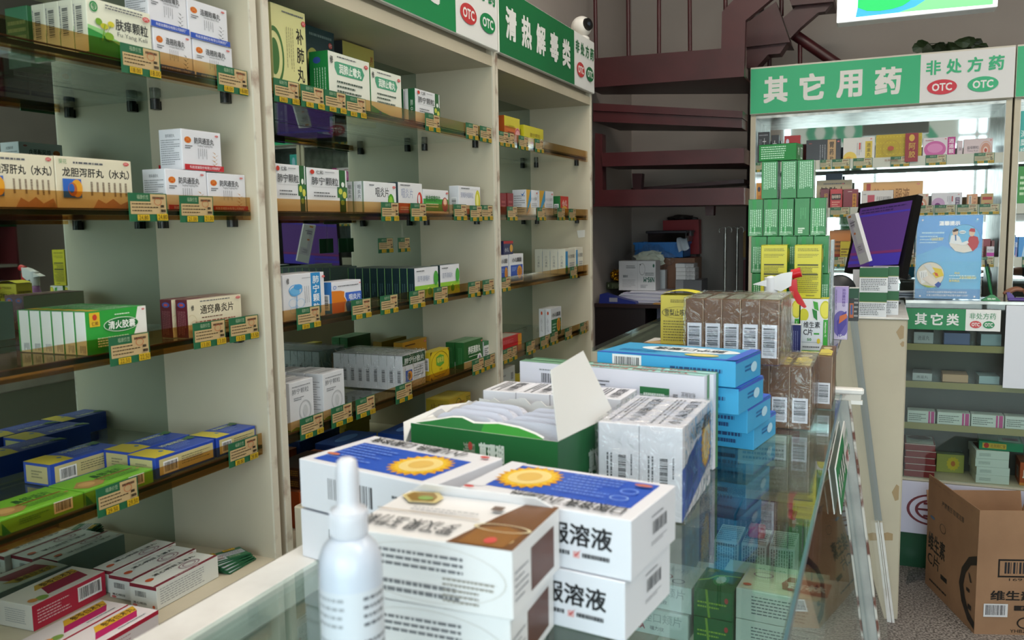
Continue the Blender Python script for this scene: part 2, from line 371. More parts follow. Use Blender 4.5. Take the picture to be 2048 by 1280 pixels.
def sign_items(txt, split, g=GR, otcred='#c23a3c'):
    n = len(txt); w = split/n*.62; its = [('r', 0, 0, split, 1, g), ('r', split, 0, 1, 1, SW)]
    for k, ch in enumerate(txt):
        x = split*(k+.5)/n*.92+split*.04; its.append(('t', ch, x-w/2, .25, x+w/2, .75, SW, .045))
    q = (1-split)
    for k, ch in enumerate('非处方药'): x = split+q*(.14+.24*k); its.append(('t', ch, x-q*.09, .62, x+q*.09, .86, g, .03))
    return its+otc(split+q*.28, .33, q*.19, .14, otcred)+otc(split+q*.74, .33, q*.19, .14, g)
U = [(.262, 1.279), (1.297, 2.326), (2.329, 3.239)]
cabinet(0, *U[0], sign_items('类', .75))
cabinet(1, *U[1], sign_items('炎类', .74))
cabinet(2, *U[2], sign_items('清热解毒类', .74, '#0c6b3b'))

# lip price tags: pixel column ranges
TG = {(0, 0): [(237, 325, '18.00'), (430, 499, '18.00')], (0, 1): [(253, 339, '24.80'), (355, 430, '21.00')],
      (0, 2): [(215, 303, '22.50'), (382, 455, '13.00'), (456, 519, '13.50')], (0, 3): [(190, 280, '29.50'), (454, 518, '28.00')],
      (1, 0): [(547, 598, '298.0'), (600, 650, '298.0'), (651, 690, '268.0'), (691, 733, '88.00'), (850, 880, '28.00'), (931, 956, '18.00'), (961, 986, '18.00')],
      (1, 1): [(761, 798, '19.80'), (820, 853, '19.80'), (907, 934, '18.00'), (940, 964, '18.00'), (966, 989, '15.00')],
      (1, 2): [(592, 642, '28.00'), (702, 743, '15.00'), (760, 796, '15.00'), (818, 850, '18.00'), (867, 895, '28.00'), (936, 960, '21.00'), (966, 988, '21.00')],
      (1, 3): [(599, 647, '48.00'), (663, 704, '28.00'), (711, 751, '28.00'), (791, 824, '13.00'), (945, 968, '15.00'), (969, 988, '15.00')],
      (2, 0): [(997, 1007, '15.00'), (1009, 1028, '18.00'), (1038, 1055, '19.80'), (1070, 1087, '19.80')],
      (2, 1): [(1015, 1034, '21.00'), (1075, 1091, '21.00'), (1115, 1129, '18.00'), (1138, 1151, '15.00')],
      (2, 2): [(1000, 1018, '28.00'), (1141, 1154, '19.80')],
      (2, 3): [(1001, 1009, '18.00'), (1015, 1033, '15.00'), (1053, 1069, '28.00'), (1081, 1096, '18.00'), (1101, 1115, '19.80'), (1131, 1143, '21.00'), (1160, 1173, '15.00')]}
rt = random.Random(3)
for (i, k), L in TG.items():
    for j, (a, b, pr) in enumerate(L):
        X = XF-.0075; z = LIP[k]-.003+rt.uniform(-.001, .002); Yc = (sY(a, X, z+.02)+sY(b, X, z+.02))/2
        Yc = min(max(Yc, U[i][0]+.062), U[i][1]-.058)
        ptag(pr, (X, Yc, z), math.pi/2, 'price tag, %s from the near end of the %s rail, %s left cabinet' % (ORD[j], SHN[k].replace(' shelf', ''), UNIT[i]), 'price tags on the left cabinets', rt.uniform(-.02, .02))

# ================================================================== BOXES ON THE LEFT SHELVES
def sbox(name, label, style, xl, xr, yt, zb, dep, X=XF-.028, group=None, n=1, pitch=None, jit=0, cat='medicine box', rz=0, labels=None):
    Yl = sY(xl, X, zb+.02); Yr = sY(xr, X, zb+.02); h = max(sZ(yt, X, Yl)-zb, .01); w = Yr-Yl
    body, faces = style
    mb = box_mesh(w, dep, h, body, faces); loc = (X-dep/2, (Yl+Yr)/2, zb)
    first = mb.obj(name, None, loc, math.pi/2+rz, **T(labels[0] if labels else label, cat, group or (name.replace('_', ' ')+' row' if n > 1 else None)))
    rr = random.Random(n)
    for k in range(1, n):
        copy_obj(first, (loc[0]-(pitch or dep+.001)*k, loc[1]+rr.uniform(-jit, jit), zb), None, label=labels[k] if labels else label+', %s from front' % ORD[k])
    if n > 1 and not labels: first['label'] = label+', first in its row'
    return first, (Yl, Yr, h)
BK = '#222428'
SEAL = lambda u, v, r, a=1: [('e', u, v, r, r*a, '#c9481f'), ('g', u, v, r*.95, r*a*.95, '#e0962f', .16), ('t', '同', u-r*.45, v-r*a*.5, u+r*.45, v+r*a*.5, '#eab04a')]
RO = lambda u, v, r, a: [('e', u, v, r, r*a, '#c63a3a'), ('t', 'OTC', u-r*.7, v-r*a*.5, u+r*.7, v+r*a*.5, '#efe6e4')]
PRN = '#5d5f66'; PRL = '#8b8d94'
WB = '#dcdbe2'
def st_seal(name, pin, band, bandtxt='科技发展股份有限公司制药厂', sprig=PRN, upper=False):
    F = SEAL(.15, .74, .085, .95)+[('l', .07, .52, .25, .62, 2, PRN), ('t', name, .30, .66, .80, .82, BK, .01), ('t', pin, .38, .585, .76, .645, PRN),
        ('lv', .36, .28, .62, .55, 5, PRL, .3)]+RO(.87, .9, .045, .55)
    for k in range(7): F.append(('p', [(.80, .12+.05*k), (.86+.01*(k % 3), .17+.05*k), (.80+.005*k, .15+.05*k)] if k % 2 else [(.80, .12+.05*k), (.72-.01*(k % 3), .19+.05*k), (.79, .16+.05*k)], sprig))
    if band: F += [('r', 0, 0, 1, .14, band), ('t', bandtxt, .12, .035, .92, .11, '#e8e6ee')]
    L = [('t', name, .3, .8, .7, .88, PRN), ('l', .08, .12, .92, .76, 12, PRL, .4)]
    return (WB, {'F': F, 'L': L, 'T': [('t', name, .2, .35, .8, .65, BK)], 'B': F, 'R': L})
S1, S2, S3, S4 = SH
# --- nearest cabinet, top shelf
ARR = [(.18, .72), (.25, .8), (.33, .73), (.27, .62)]
st_fy = ('#dcdcc9', {'F': [('p', [(0, .0), (1, 0), (1, .22), (.75, .2), (.45, .3), (.2, .42), (0, .48)], '#2a8a3a'), ('p', [(0, .48), (.2, .42), (.45, .3), (.75, .2), (1, .26), (1, .3), (.7, .27), (.4, .38), (.2, .5), (0, .54)], '#8cc47e'),
    ('t', '肤痒颗粒', .42, .55, .94, .75, BK, .012), ('t', 'Fu Yang Keli', .44, .42, .92, .52, '#6b716b'), ('g', .1, .86, .06, .09, '#2a8a4a', .3), ('t', '专', .07, .80, .13, .92, '#2a8a4a', .03),
    ('e', .16, .62, .05, .06, '#6d9a24'), ('e', .24, .56, .06, .05, '#b7b32a'), ('e', .34, .62, .05, .05, '#c6bb2e'), ('e', .30, .40, .07, .07, '#7aa42a'), ('p', [(.18, .3), (.2, .3), (.25, .6), (.24, .6)], '#6d9a24'), ('p', [(.2, .3), (.34, .6), (.33, .6)], '#6d9a24'),
    ('l', .26, .86, .84, .95, 2, PRN)]+RO(.9, .86, .06, .75), 'L': [('r', 0, 0, 1, .08, '#2a8a3a'), ('bv', .2, .35, .75, .9, '#d3d2c2'), ('lv', .05, .4, .18, .9, 1, PRL)], 'T': [('l', .2, .3, .8, .7, 2, PRN)]})
sbox('medicine_box', 'white box with yellow flowers and green wave, top shelf', st_fy, 177, 305, -8, S1, .028, n=4, group='white and green boxes on the top shelf')
st_gr = ('#176b3a', {'L': [('l', .1, .2, .9, .8, 5, '#8fb79c')], 'F': [('t', '清', .3, .3, .7, .7, SW)]})
sbox('green_carton', 'small dark green carton behind the white and green boxes at the upper left', st_gr, 60, 120, 10, S1, .05, X=XF-.175)
lq = st_seal('连翘败毒丸', 'Lianqiao Baidu Wan', '#2a4fb0')
bx, q = sbox('pill_carton', 'white carton with blue band, lower left of four on the top shelf', lq, 309, 385, 53, S1, .05, group='white cartons with orange seal and blue band')
by, q2 = sbox('pill_carton', 'white carton with blue band, lower right of four on the top shelf', lq, 388, 466, 77, S1, .05, group='white cartons with orange seal and blue band')
copy_obj(bx, (bx.location.x-.003, bx.location.y-.004, S1+max(q[2], q2[2])+.001), label='white carton with blue band, upper left of four on the top shelf')
copy_obj(by, (by.location.x-.002, by.location.y-.006, S1+q2[2]+.001), label='white carton with blue band, upper right of four on the top shelf')
# --- nearest cabinet, second shelf
earth = [('r', .07, .22, .30, .58, '#2f62b8'), ('e', .24, .40, .07, .17, '#d99a2c'), ('e', .185, .38, .055, .13, '#b5622c'), ('e', .17, .40, .035, .09, '#2b5fae')]
st_ld = ('#d8d0b8', {'F': [('t', '龙胆泻肝丸（水丸）', .08, .62, .96, .80, BK, .02), ('l', .22, .86, .78, .93, 1, PRN), ('lv', .40, .26, .94, .54, 7, '#8a7a6a', .35), ('t', '葵花', .04, .86, .14, .95, '#6c9a6c')]+RO(.92, .93, .04, .9)+earth+
    [('p', [(.42, .0), (.5, .2), (.6, .12), (.7, .22), (.8, .1), (.94, .2), (1, 0)], '#b98f74'), ('t', '12袋', .88, .03, .96, .12, '#8a7a5a')], 'L': [('l', .2, .1, .8, .9, 9, PRL)], 'T': [('l', .1, .3, .9, .7, 2, PRN)]})
sbox('medicine_box', 'cream box with bold black title and earth picture, right of the pair', st_ld, 114, 266, 311, S2, .038)
sbox('medicine_box', 'cream box with bold black title cut by the left picture edge on the second shelf', st_ld, -42, 112, 300, S2, .038)
ff = st_seal('防风通圣丸', 'Fangfeng Tongsheng Wan', '#b8262f', sprig='#b98a5a')
bx, q = sbox('pill_carton', 'white carton with red band, lower left of three at the shelf end', ff, 333, 415, 337, S2, .05, group='white cartons with red band')
by, q2 = sbox('pill_carton', 'white carton with red band, lower right of three beside the cabinet side', ff, 417, 492, 345, S2, .05, group='white cartons with red band')
copy_obj(bx, (bx.location.x-.004, (bx.location.y+by.location.y)/2-.004, S2+q[2]+.001), label='white pill carton with full red band sitting on top of the two others')
# --- nearest cabinet, third shelf
st_qh = ('#dedfda', {'F': [('r', 0, 0, 1, 1, '#2f9a3c'), ('p', [(.86, 1), (1, 1), (1, 0), (.70, 0), (.80, .28), (.76, .3), (.84, .6), (.80, .62)], '#e6e3dc'), ('p', [(.70, 0), (.78, .2), (.83, .3), (.92, .35), (.86, .15), (1, .05), (1, 0)], '#c8502e'),
    ('r', .06, .64, .22, .97, '#d9b32c'), ('t', '仁和', .09, .67, .19, .76, '#6b2a1c', .01), ('e', .14, .86, .035, .07, '#c03a2c'),
    ('e', .56, .63, .29, .17, '#d8e8d0'), ('e', .56, .63, .28, .155, '#1c6e34'), ('t', '清火胶囊', .34, .53, .79, .73, '#f0f0ea', .02), ('l', .16, .14, .66, .38, 4, '#d5e8cf', .5), ('l', .45, .85, .8, .9, 1, '#d5e8cf')]+RO(.93, .93, .025, .9),
    'L': [('r', .0, 0, .14, 1, '#2f8a3c'), ('lv', .4, .05, .95, .22, 4, PRL)], 'T': [('r', 0, 0, 1, 1, '#4aa257'), ('r', .1, .1, .25, .9, '#d9b32c'), ('t', '清火胶囊', .4, .2, .8, .8, '#d6e6d2')]})
sbox('capsule_box', 'green capsule box with white ends, third shelf', st_qh, 173, 294, 625, S3, .0235, n=6, pitch=.0242, group='green and white capsule boxes')
st_tq = ('#d8cdb2', {'F': [('t', '通窍鼻炎片', .22, .58, .84, .82, '#2c2420', .01), ('l', .22, .9, .8, .95, 1, PRN), ('l', .24, .46, .78, .52, 1, '#7a5a4a'), ('l', .12, .30, .9, .42, 2, '#9a5a4a'), ('r', .40, .12, .72, .28, '#7d7466'), ('r', .52, .14, .70, .26, '#9c9284'), ('t', '修', .05, .7, .1, .85, BK, .02),
    ('g', .1, .25, .09, .2, '#c9bb98', .1), ('g', .05, .4, .09, .2, '#c9bb98', .1)]+RO(.92, .92, .045, .8), 'L': [('r', 0, 0, 1, 1, '#5c1724'), ('e', .5, .86, .32, .07, '#3a4f98'), ('e', .5, .86, .18, .035, '#b8433c'), ('lv', .15, .08, .85, .7, 5, '#a06a70', .35)], 'T': [('r', 0, 0, 1, 1, '#6e3038'), ('r', .3, 0, 1, .5, '#a08a7a')]})
_, q = sbox('tablet_box', 'cream and burgundy nasal tablet box on the third shelf', st_tq, 377, 484, 600, S3, .026, n=1)
_['label'] = 'cream and burgundy tablet box at the front right of the third shelf'
copy_obj(_, (_.location.x-.031, _.location.y-.004, S3), label='cream and burgundy tablet box standing behind the front one on the third shelf')
# --- nearest cabinet, lowest shelf (lying boxes)
def lay(name, label, style, X, Y0, Y1, dep, zb, h, rz=0, group=None):
    body, faces = style; mb = box_mesh(Y1-Y0, dep, h, body, faces)
    return mb.obj(name, None, (X-dep/2, (Y0+Y1)/2, zb), math.pi/2+rz, **T(label, 'medicine box', group))
st_bl = ('#2747a8', {'F': [('r', .06, .12, .97, .86, '#c4b884'), ('b', .12, .14, .36, .72), ('l', .42, .3, .94, .74, 4, '#5c5a48', .3)], 'L': [('r', .1, .1, .9, .88, '#c4b884'), ('l', .3, .3, .7, .7, 3, '#8a8464')],
    'T': [('p', [(0, 0), (.33, 0), (.36, .5), (.3, 1), (0, 1)], '#c9b83e'), ('e', .28, .42, .03, .07, '#2f6aa8'), ('t', '珍菊降压片', .42, .66, .92, .86, '#d2dcae', .01), ('l', .42, .2, .8, .6, 4, '#7f9be0', .3), ('p', [(.8, .8), (1, 1), (1, .7), (.9, .62)], '#3e6a44')]})
Z4 = S4
Y = [sY(x, XF-.03, Z4+.02) for x in (311, 429, 434, 532)]
h = sZ(917, XF-.03, Y[0])-Z4
a = lay('medicine_box', 'blue and yellow box with barcode lying at the middle front of the lowest shelf', st_bl, XF-.03, Y[0], Y[1], .062, Z4, h, group='blue and yellow lying boxes')
lay('medicine_box', 'blue and yellow box with barcode lying nearest the cabinet side on the lowest shelf', st_bl, XF-.03, Y[2], Y[3]-.030, .062, Z4, h, group='blue and yellow lying boxes')
copy_obj(a, (a.location.x-.068, a.location.y+.012, Z4), label='blue and yellow box lying behind the middle one on the lowest shelf')
copy_obj(a, (a.location.x-.131, a.location.y-.09, Z4), label='blue and yellow box at the back of the lowest shelf against the mirror')
st_lg = ('#6fae2c', {'F': [('r', 0, 0, 1, 1, '#6fb32e'), ('b', .62, .2, .86, .95), ('l', .2, .3, .56, .7, 3, '#2c6a2c', .4), ('p', [(0, 0), (.1, 0), (0, .8)], '#1f7a3a')], 'L': [('r', .1, .1, .9, .9, '#3a8a3a')],
    'T': [('t', '鼻舒适片', .42, .5, .86, .78, '#2c5a2c', .01), ('p', [(.02, .35), (.2, .62), (.34, .5), (.45, .3), (.3, .1), (.1, .1)], '#9a7a44'), ('e', .2, .35, .1, .14, '#b8935a'), ('r', .36, .42, .92, .46, '#8c3a2c'), ('l', .4, .15, .9, .36, 3, '#3a6a2a', .35)]+RO(.93, .3, .03, .7)})
Y = [sY(x, XF-.026, Z4+.02) for x in (170, 307, 8, 166)]
h2 = sZ(983, XF-.026, Y[0])-Z4
a = lay('medicine_box', 'lime green box lying at the front of the lowest shelf beside the blue box', st_lg, XF-.026, Y[0], Y[1]-.002, .078, Z4, h2, group='lime green lying boxes')
copy_obj(a, (a.location.x, a.location.y-(Y[1]-Y[0])-.002, Z4), label='lime green box lying at the near left end of the lowest shelf')
# --- nearest cabinet, deck
st_qx = ('#d9dcd8', {'F': [('l', .05, .15, .75, .88, 7, PRL, .3)], 'L': [('r', 0, .84, 1, 1, '#7c1f30'), ('b', .16, .42, .66, .74, '#d9dcd8'), ('t', '清心明目', .1, .14, .6, .24, BK, .01), ('e', .88, .12, .05, .07, '#c4552c')]+RO(.18, .08, .09, .5),
    'T': [('r', 0, 0, 1, .12, '#7c1f30'), ('t', '北京同仁堂', .3, .03, .7, .10, '#d8c8c8'), ('t', '清心明目上清丸', .22, .60, .88, .74, BK, .01), ('e', .12, .55, .055, .1, '#c4552c'), ('g', .66, .34, .16, .2, '#a89098', .15), ('g', .66, .34, .1, .13, '#a89098', .2), ('l', .3, .8, .7, .86, 1, PRL)]+RO(.93, .9, .04, .5)})
P0 = PZ(301, 1218, DECK); P1 = PZ(424, 1151, DECK); P2 = PZ(242, 1202, DECK)
yawd = math.atan2(P1[1]-P0[1], P1[0]-P0[0]); L_ = np.linalg.norm(P1-P0); D_ = .0590; H_ = sZ(1172, P0[0], P0[1])-DECK
mb = box_mesh(L_, D_, H_, *st_qx)
ux = np.array([math.cos(yawd), math.sin(yawd), 0]); uy = np.array([-ux[1], ux[0], 0])
def dk(k, off=0, lab=''):
    c = P0+ux*(L_/2+off)+uy*(D_/2+k*(D_+.0015)); return (c[0]+(.016 if k < 2 else .021), c[1], DECK)
f0 = mb.obj('medicine_box', None, dk(0), yawd, **T('white box with dark red stripe lying on the cabinet deck, foremost of the row', 'medicine box', 'white boxes with dark red stripe'))
for k in (1, 2):
    o = copy_obj(f0, dk(k, .012*k), yawd, label='white box with dark red stripe lying on the cabinet deck, %s of the row' % ORD[k]); o.scale = (1, 1 if k == 1 else .82, 1)
st_pk = ('#d6d2cc', {'F': [('r', 0, 0, 1, 1, '#b3233f'), ('b', .60, .25, .94, .85), ('l', .06, .2, .5, .8, 5, '#e0b8bc', .4)], 'L': [('l', .2, .2, .8, .8, 7, PRL, .3)], 'T': [('p', [(.3, .2), (.85, .2), (.92, .75), (.42, .75)], '#8e2340'), ('p', [(.3, .6), (.9, .6), (.92, .85), (.4, .85)], '#c09a3c'), ('t', '参苓白术丸', .42, .62, .88, .82, '#3c2a20', .01), ('e', .2, .15, .07, .12, '#7d9a4a'), ('e', .1, .2, .05, .1, '#c98a4a')]})
st_pk2 = ('#ddd2d4', {'F': [('r', 0, .8, 1, 1, '#b3233f'), ('l', .06, .2, .6, .7, 5, '#b08088', .4)], 'L': [('l', .2, .2, .8, .8, 7, PRL, .3)], 'T': [('p', [(.25, .25), (.80, .25), (.92, .55), (.36, .55)], '#b5205f'), ('p', [(.36, .55), (.92, .55), (.98, .85), (.45, .85)], '#d9a62e'), ('t', '参苓白术丸', .5, .58, .92, .82, '#3c2a20', .01), ('l', .5, .1, .9, .2, 1, PRL), ('e', .15, .2, .07, .12, '#7d9a4a'), ('e', .06, .25, .05, .1, '#d98a3a')]})
Pp = PZ(62, 1262, DECK); Q = PZ(190, 1195, DECK)
mb = box_mesh(.145, .075, .042, *st_pk); yw = yawd+.03
def ctr(P, w, d, y): return (P[0]+math.cos(y)*w/2-math.sin(y)*d/2, P[1]+math.sin(y)*w/2+math.cos(y)*d/2)
c = ctr(Pp, .145, .075, yw); mb.obj('medicine_box', None, (c[0]+.006, c[1]-.0, DECK), yw, **T('white box with crimson barcode side lying at the lower left of the deck', 'medicine box'))
Pp = PZ(100, 1330, DECK)
mb = box_mesh(.145, .058, .034, *st_pk2); c = ctr(Pp, .145, .058, yw)
o1 = mb.obj('medicine_box', None, (c[0]+.012, c[1]-.006, DECK), yw, **T('pale pink box with magenta and orange title, left of the pair at the bottom edge', 'medicine box', 'pale pink boxes on the deck'))
copy_obj(o1, (c[0]+.012+.062*math.sin(yw), c[1]-.006-.062*math.cos(yw)+.0, DECK), label='pale pink box with magenta title, right one beside the white counter rim')
# loose price tags fanned on the deck
g = 'loose price tags on the cabinet deck'
for k in range(9):
    an = math.radians(246+[26, 20, 24, 14, 22, 8, 16, 6, 0][k]); cxy = (-1.104-.0015*k, 1.206-.001*k)
    o = ptag(['18.00', '24.80', '13.00'][k % 3], (cxy[0]+.022*math.sin(an), cxy[1]-.022*math.cos(an), DECK+.0014+.0024*k), an, 'loose green price tag, %s from the bottom of the fanned pile on the deck' % ORD[k], g, -math.pi/2, 1.0, plain='#b3bac2')
# --- middle cabinet
st_bf = ('#cfcb8e', {'F': [('v', '补肺丸', .70, .18, .92, .82, '#26221c', .02), ('g', .04, .42, .28, .33, '#3f6a34', .16), ('e', .04, .42, .14, .2, '#3f6a34'), ('l', .3, .92, .95, .955, 1, PRN), ('lv', .38, .3, .62, .78, 4, '#8a8664', .25), ('g', .88, .05, .1, .03, '#a8862c', .3)]+RO(.92, .87, .06, .5), 'T': [('r', 0, 0, 1, 1, '#4f7a58')], 'L': [('r', 0, 0, 1, 1, '#b8b47c')]})
sbox('tonic_box', 'tall pale yellow box with large brush lettering at the near end of the middle cabinet', st_bf, 548, 616, 3, S1, .05)
st_te = ('#1d3a44', {'F': [('l', .1, .88, .9, .94, 1, '#7a8a8c'), ('e', .2, .45, .3, .3, '#b9b560'), ('e', .2, .45, .2, .2, '#1d3a44')]+RO(.84, .83, .07, .5), 'R': [('r', 0, 0, 1, 1, '#4a4a50')]})
sbox('tonic_box', 'tall dark teal box behind the pale yellow one on the top shelf', st_te, 618, 673, 48, S1, .05, X=XF-.115)
st_by = ('#c4ba62', {'F': [('v', '补肺', .55, .1, .78, .72, '#26221c', .02), ('v', '养生堂', .86, .5, .96, .92, '#a83a2c', 0), ('g', .3, .5, .2, .2, '#b3a850', .1)], 'L': [('r', 0, 0, 1, 1, '#3d3f44')]})
sbox('tonic_box', 'tall yellow box with black and red brush lettering at the back of the top shelf', st_by, 690, 752, 80, S1, .03, X=XF-.168)
st_rf = ('#dfe0d4', {'F': [('p', [(0, 0), (1, 0), (1, .05), (.6, .05), (.3, .1), (0, .2)], '#2a8a3c'), ('p', [(.14, .82), (.2, .84), (.8, .84), (.86, .72), (.8, .6), (.2, .6), (.14, .72)], '#4d9a78'), ('t', '润肺止嗽丸', .24, .63, .78, .81, '#e9efe6', .03),
    ('l', .2, .91, .85, .95, 1, PRN), ('l', .18, .26, .8, .52, 3, '#4c5a50', .4), ('t', '修', .03, .78, .1, .92, BK, .02), ('e', .26, .06, .04, .05, '#3a4f98')]+RO(.9, .88, .05, .7), 'L': [('r', 0, 0, 1, 1, '#1d7a3c'), ('e', .4, .84, .2, .06, '#34509a'), ('lv', .2, .1, .9, .7, 5, '#a8cbb0', .3)], 'T': [('r', 0, 0, 1, 1, '#4f9a5c')]})
sbox('pill_box', 'white and green box with three bullet lines, left of the pair', st_rf, 659, 741, 100, S1, .048)
sbox('pill_box', 'white and green box with three bullet lines, right of the pair', st_rf, 743, 804, 134, S1, .048)
sbox('pill_box', 'green sided pill box tucked behind the left white and green box', st_rf, 640, 700, 106, S1, .02, X=XF-.082)
GC = [('r', .80, 0, .96, 1, '#2c5c34'), ('p', [(.74, .6), (1, .6), (1, .35), (.74, .35)], '#3a6a3a'), ('e', .82, .5, .05, .07, '#b9bf4a'), ('e', .92, .42, .05, .08, '#c9c456'), ('e', .88, .66, .04, .06, '#dfe4dc'), ('e', .86, .24, .05, .06, '#8aa84a')]
st_fn = ('#dcdce0', {'F': GC+[('t', '肺宁颗粒', .10, .62, .76, .80, '#3a3c40', .005), ('t', '仁和', .22, .86, .38, .95, BK, .01), ('e', .12, .905, .05, .05, '#c03a2c'), ('l', .14, .34, .7, .48, 2, '#5c5e62', .4), ('r', .1, .57, .74, .575, '#8c8e92'), ('l', .42, .9, .76, .94, 1, PRL)],
    'L': [('r', .35, 0, 1, 1, '#1f5c38'), ('v', '肺宁', .55, .3, .8, .7, '#c9d8cc')], 'T': [('r', .3, .1, .7, .6, '#cfd4cc')]})
sbox('granule_box', 'white leaf cross box, far end of the top shelf', st_fn, 831, 880, 176, S1, .03, n=2, pitch=.033, group='white granule boxes on the top shelf')
# second shelf
sbox('granule_box', 'white granule box with leaf cross on the second shelf, right of the pair', st_fn, 615, 695, 334, S2, .04)
sbox('granule_box', 'white granule box with leaf cross on the second shelf beside the cabinet side', st_fn, 549, 613, 326, S2, .04)
st_yy = ('#dcdde0', {'F': [('t', '咽炎片', .34, .52, .76, .84, '#3c3e42', .005), ('e', .82, .38, .1, .26, '#4e9a2c'), ('e', .81, .38, .06, .18, '#8cc03c'), ('e', .9, .12, .1, .1, '#4e9a2c'), ('l', .15, .86, .3, .93, 1, PRN)]+RO(.92, .86, .05, .8), 'L': [('r', .75, 0, .95, 1, '#8a9a8c'), ('v', '咽炎片', .3, .45, .65, .9, '#5c5e62')]})
sbox('tablet_box', 'white tablet box with green throat drawing', st_yy, 729, 793, 362, S2, .024, n=4, pitch=.0255, group='white and green tablet boxes')
st_yo = ('#dadadd', {'F': [('p', [(0, 0), (1, 0), (1, .3), (.7, .32), (0, .34)], '#c45a24'), ('t', '咽炎片', .12, .5, .6, .82, '#9fa6c0', .0), ('e', .88, .42, .11, .3, '#c23c2c'), ('e', .85, .48, .05, .16, '#dadadd'), ('e', .55, .14, .14, .18, '#8aa83a'), ('l', .08, .88, .5, .95, 1, PRN), ('l', .05, .1, .4, .24, 2, '#e9d8c8')], 'L': [('r', 0, 0, 1, 1, '#2a4048')]})
sbox('tablet_box', 'white tablet box with orange base and red throat drawing on the second shelf', st_yo, 797, 845, 364, S2, .03)
st_gl = ('#dcdce0', {'F': [('r', 0, .12, 1, .62, '#3f9a3c'), ('t', '桂龙咳喘宁片', .08, .5, .66, .76, '#2a6a2c', .03), ('r', .0, .78, .6, .8, '#dcdce0'), ('l', .08, .25, .6, .45, 2, '#dfeadd'), ('e', .84, .4, .12, .3, '#9a3a44'), ('e', .84, .5, .07, .16, '#e0b89a')]+RO(.93, .88, .05, .8)})
sbox('tablet_box', 'small green and white tablet box with a red figure on the second shelf', st_gl, 847, 897, 378, S2, .03)
st_ql = ('#dcdce2', {'F': [('r', 0, 0, .7, .2, '#c86a2a'), ('t', '清喉利咽颗粒', .08, .58, .66, .78, '#9aa2bc'), ('e', .86, .5, .12, .38, '#c9c42e'), ('e', .84, .5, .06, .24, '#e6e08a'), ('e', .9, .12, .1, .12, '#c86a2a'), ('l', .1, .88, .5, .95, 1, PRN)], 'L': [('bv', .2, .1, .8, .6), ]})
sbox('granule_box', 'white box with a yellow throat drawing standing alone on the second shelf', st_ql, 918, 961, 371, S2, .03)
# third shelf
st_fb = ('#dcdce2', {'F': [('r', .66, .1, .90, 1, '#2b86c4'), ('e', .78, .12, .12, .08, '#2b86c4'), ('v', '肺宁颗粒', .70, .12, .86, .95, '#e6edf4', .02), ('e', .26, .62, .12, .10, '#6aaede'), ('e', .34, .72, .1, .06, '#4a9ad8'), ('g', .28, .66, .16, .12, '#5aa4dc', .12), ('p', [(.27, .05), (.29, .05), (.31, .55), (.29, .55)], '#7aa8d4'),
    ('g', .2, .38, .1, .1, '#9cc0e0', .1), ('g', .38, .36, .1, .1, '#9cc0e0', .1), ('g', .2, .22, .08, .08, '#9cc0e0', .1), ('lv', .46, .35, .6, .72, 3, PRL, .25), ('t', '修', .06, .8, .12, .93, BK, .02), ('l', .42, .89, .62, .92, 1, PRL)]+RO(.95, .9, .04, .7)})
sbox('granule_box', 'large white box with blue vertical band and blue flower on the third shelf', st_fb, 568, 650, 551, S3, .06)
st_ob = ('#dcdce4', {'F': [('p', [(.0, 0), (.4, 0), (.42, .25), (.48, .35), (.4, .5), (.42, .66), (.3, .7), (0, .72)], '#d4791f'), ('p', [(.48, 0), (1, 0), (1, .62), (.45, .62), (.44, .5), (.5, .36), (.44, .25)], '#3a63c0'), ('t', '咽炎片', .56, .36, .96, .56, '#e4e8f4', .02), ('t', 'YAN YAN PIAN', .56, .28, .94, .33, '#e4e8f4'), ('l', .2, .82, .92, .88, 1, PRN), ('g', .09, .82, .05, .06, '#4a7ac4', .3)]+RO(.94, .9, .03, .7), 'L': [('r', 0, 0, 1, 1, '#2b6fb4'), ('bv', .2, .1, .85, .6)]})
sbox('tablet_box', 'orange and blue tablet box with a face profile on the third shelf', st_ob, 664, 723, 565, S3, .038)
LEAF = [('r', 0, 0, 1, .42, '#8fc43c'), ('p', [(.4, 0), (.55, .35), (.75, .3), (1, .1), (1, 0)], '#c3d456'), ('e', .62, .2, .1, .12, '#5a9a2c'), ('e', .82, .24, .08, .1, '#a8c23c')]
st_td = ('#dcdde4', {'F': LEAF+[('t', '蓝芩清咽片', .1, .56, .62, .74, '#9aa2b8'), ('e', .88, .62, .1, .24, '#4aa03c'), ('l', .06, .86, .4, .93, 1, PRN), ('l', .1, .1, .35, .3, 3, '#e6efd8')], 'L': [('r', 0, 0, 1, 1, '#10292e'), ('lv', .25, .1, .8, .5, 2, '#4a6a70', .3), ('r', 0, 0, .07, 1, '#6fa84a')], 'T': [('r', 0, 0, 1, 1, '#74807e'), ('l', .1, .3, .9, .7, 2, '#3c4a4c')]})
sbox('tablet_box', 'dark teal box with white and lime front', st_td, 830, 877, 537, S3, .0215, n=9, pitch=.0222, group='dark teal boxes on the third shelf')
sbox('tablet_box', 'white and lime box standing at the far end of the third shelf row', st_td, 881, 919, 531, S3, .03)
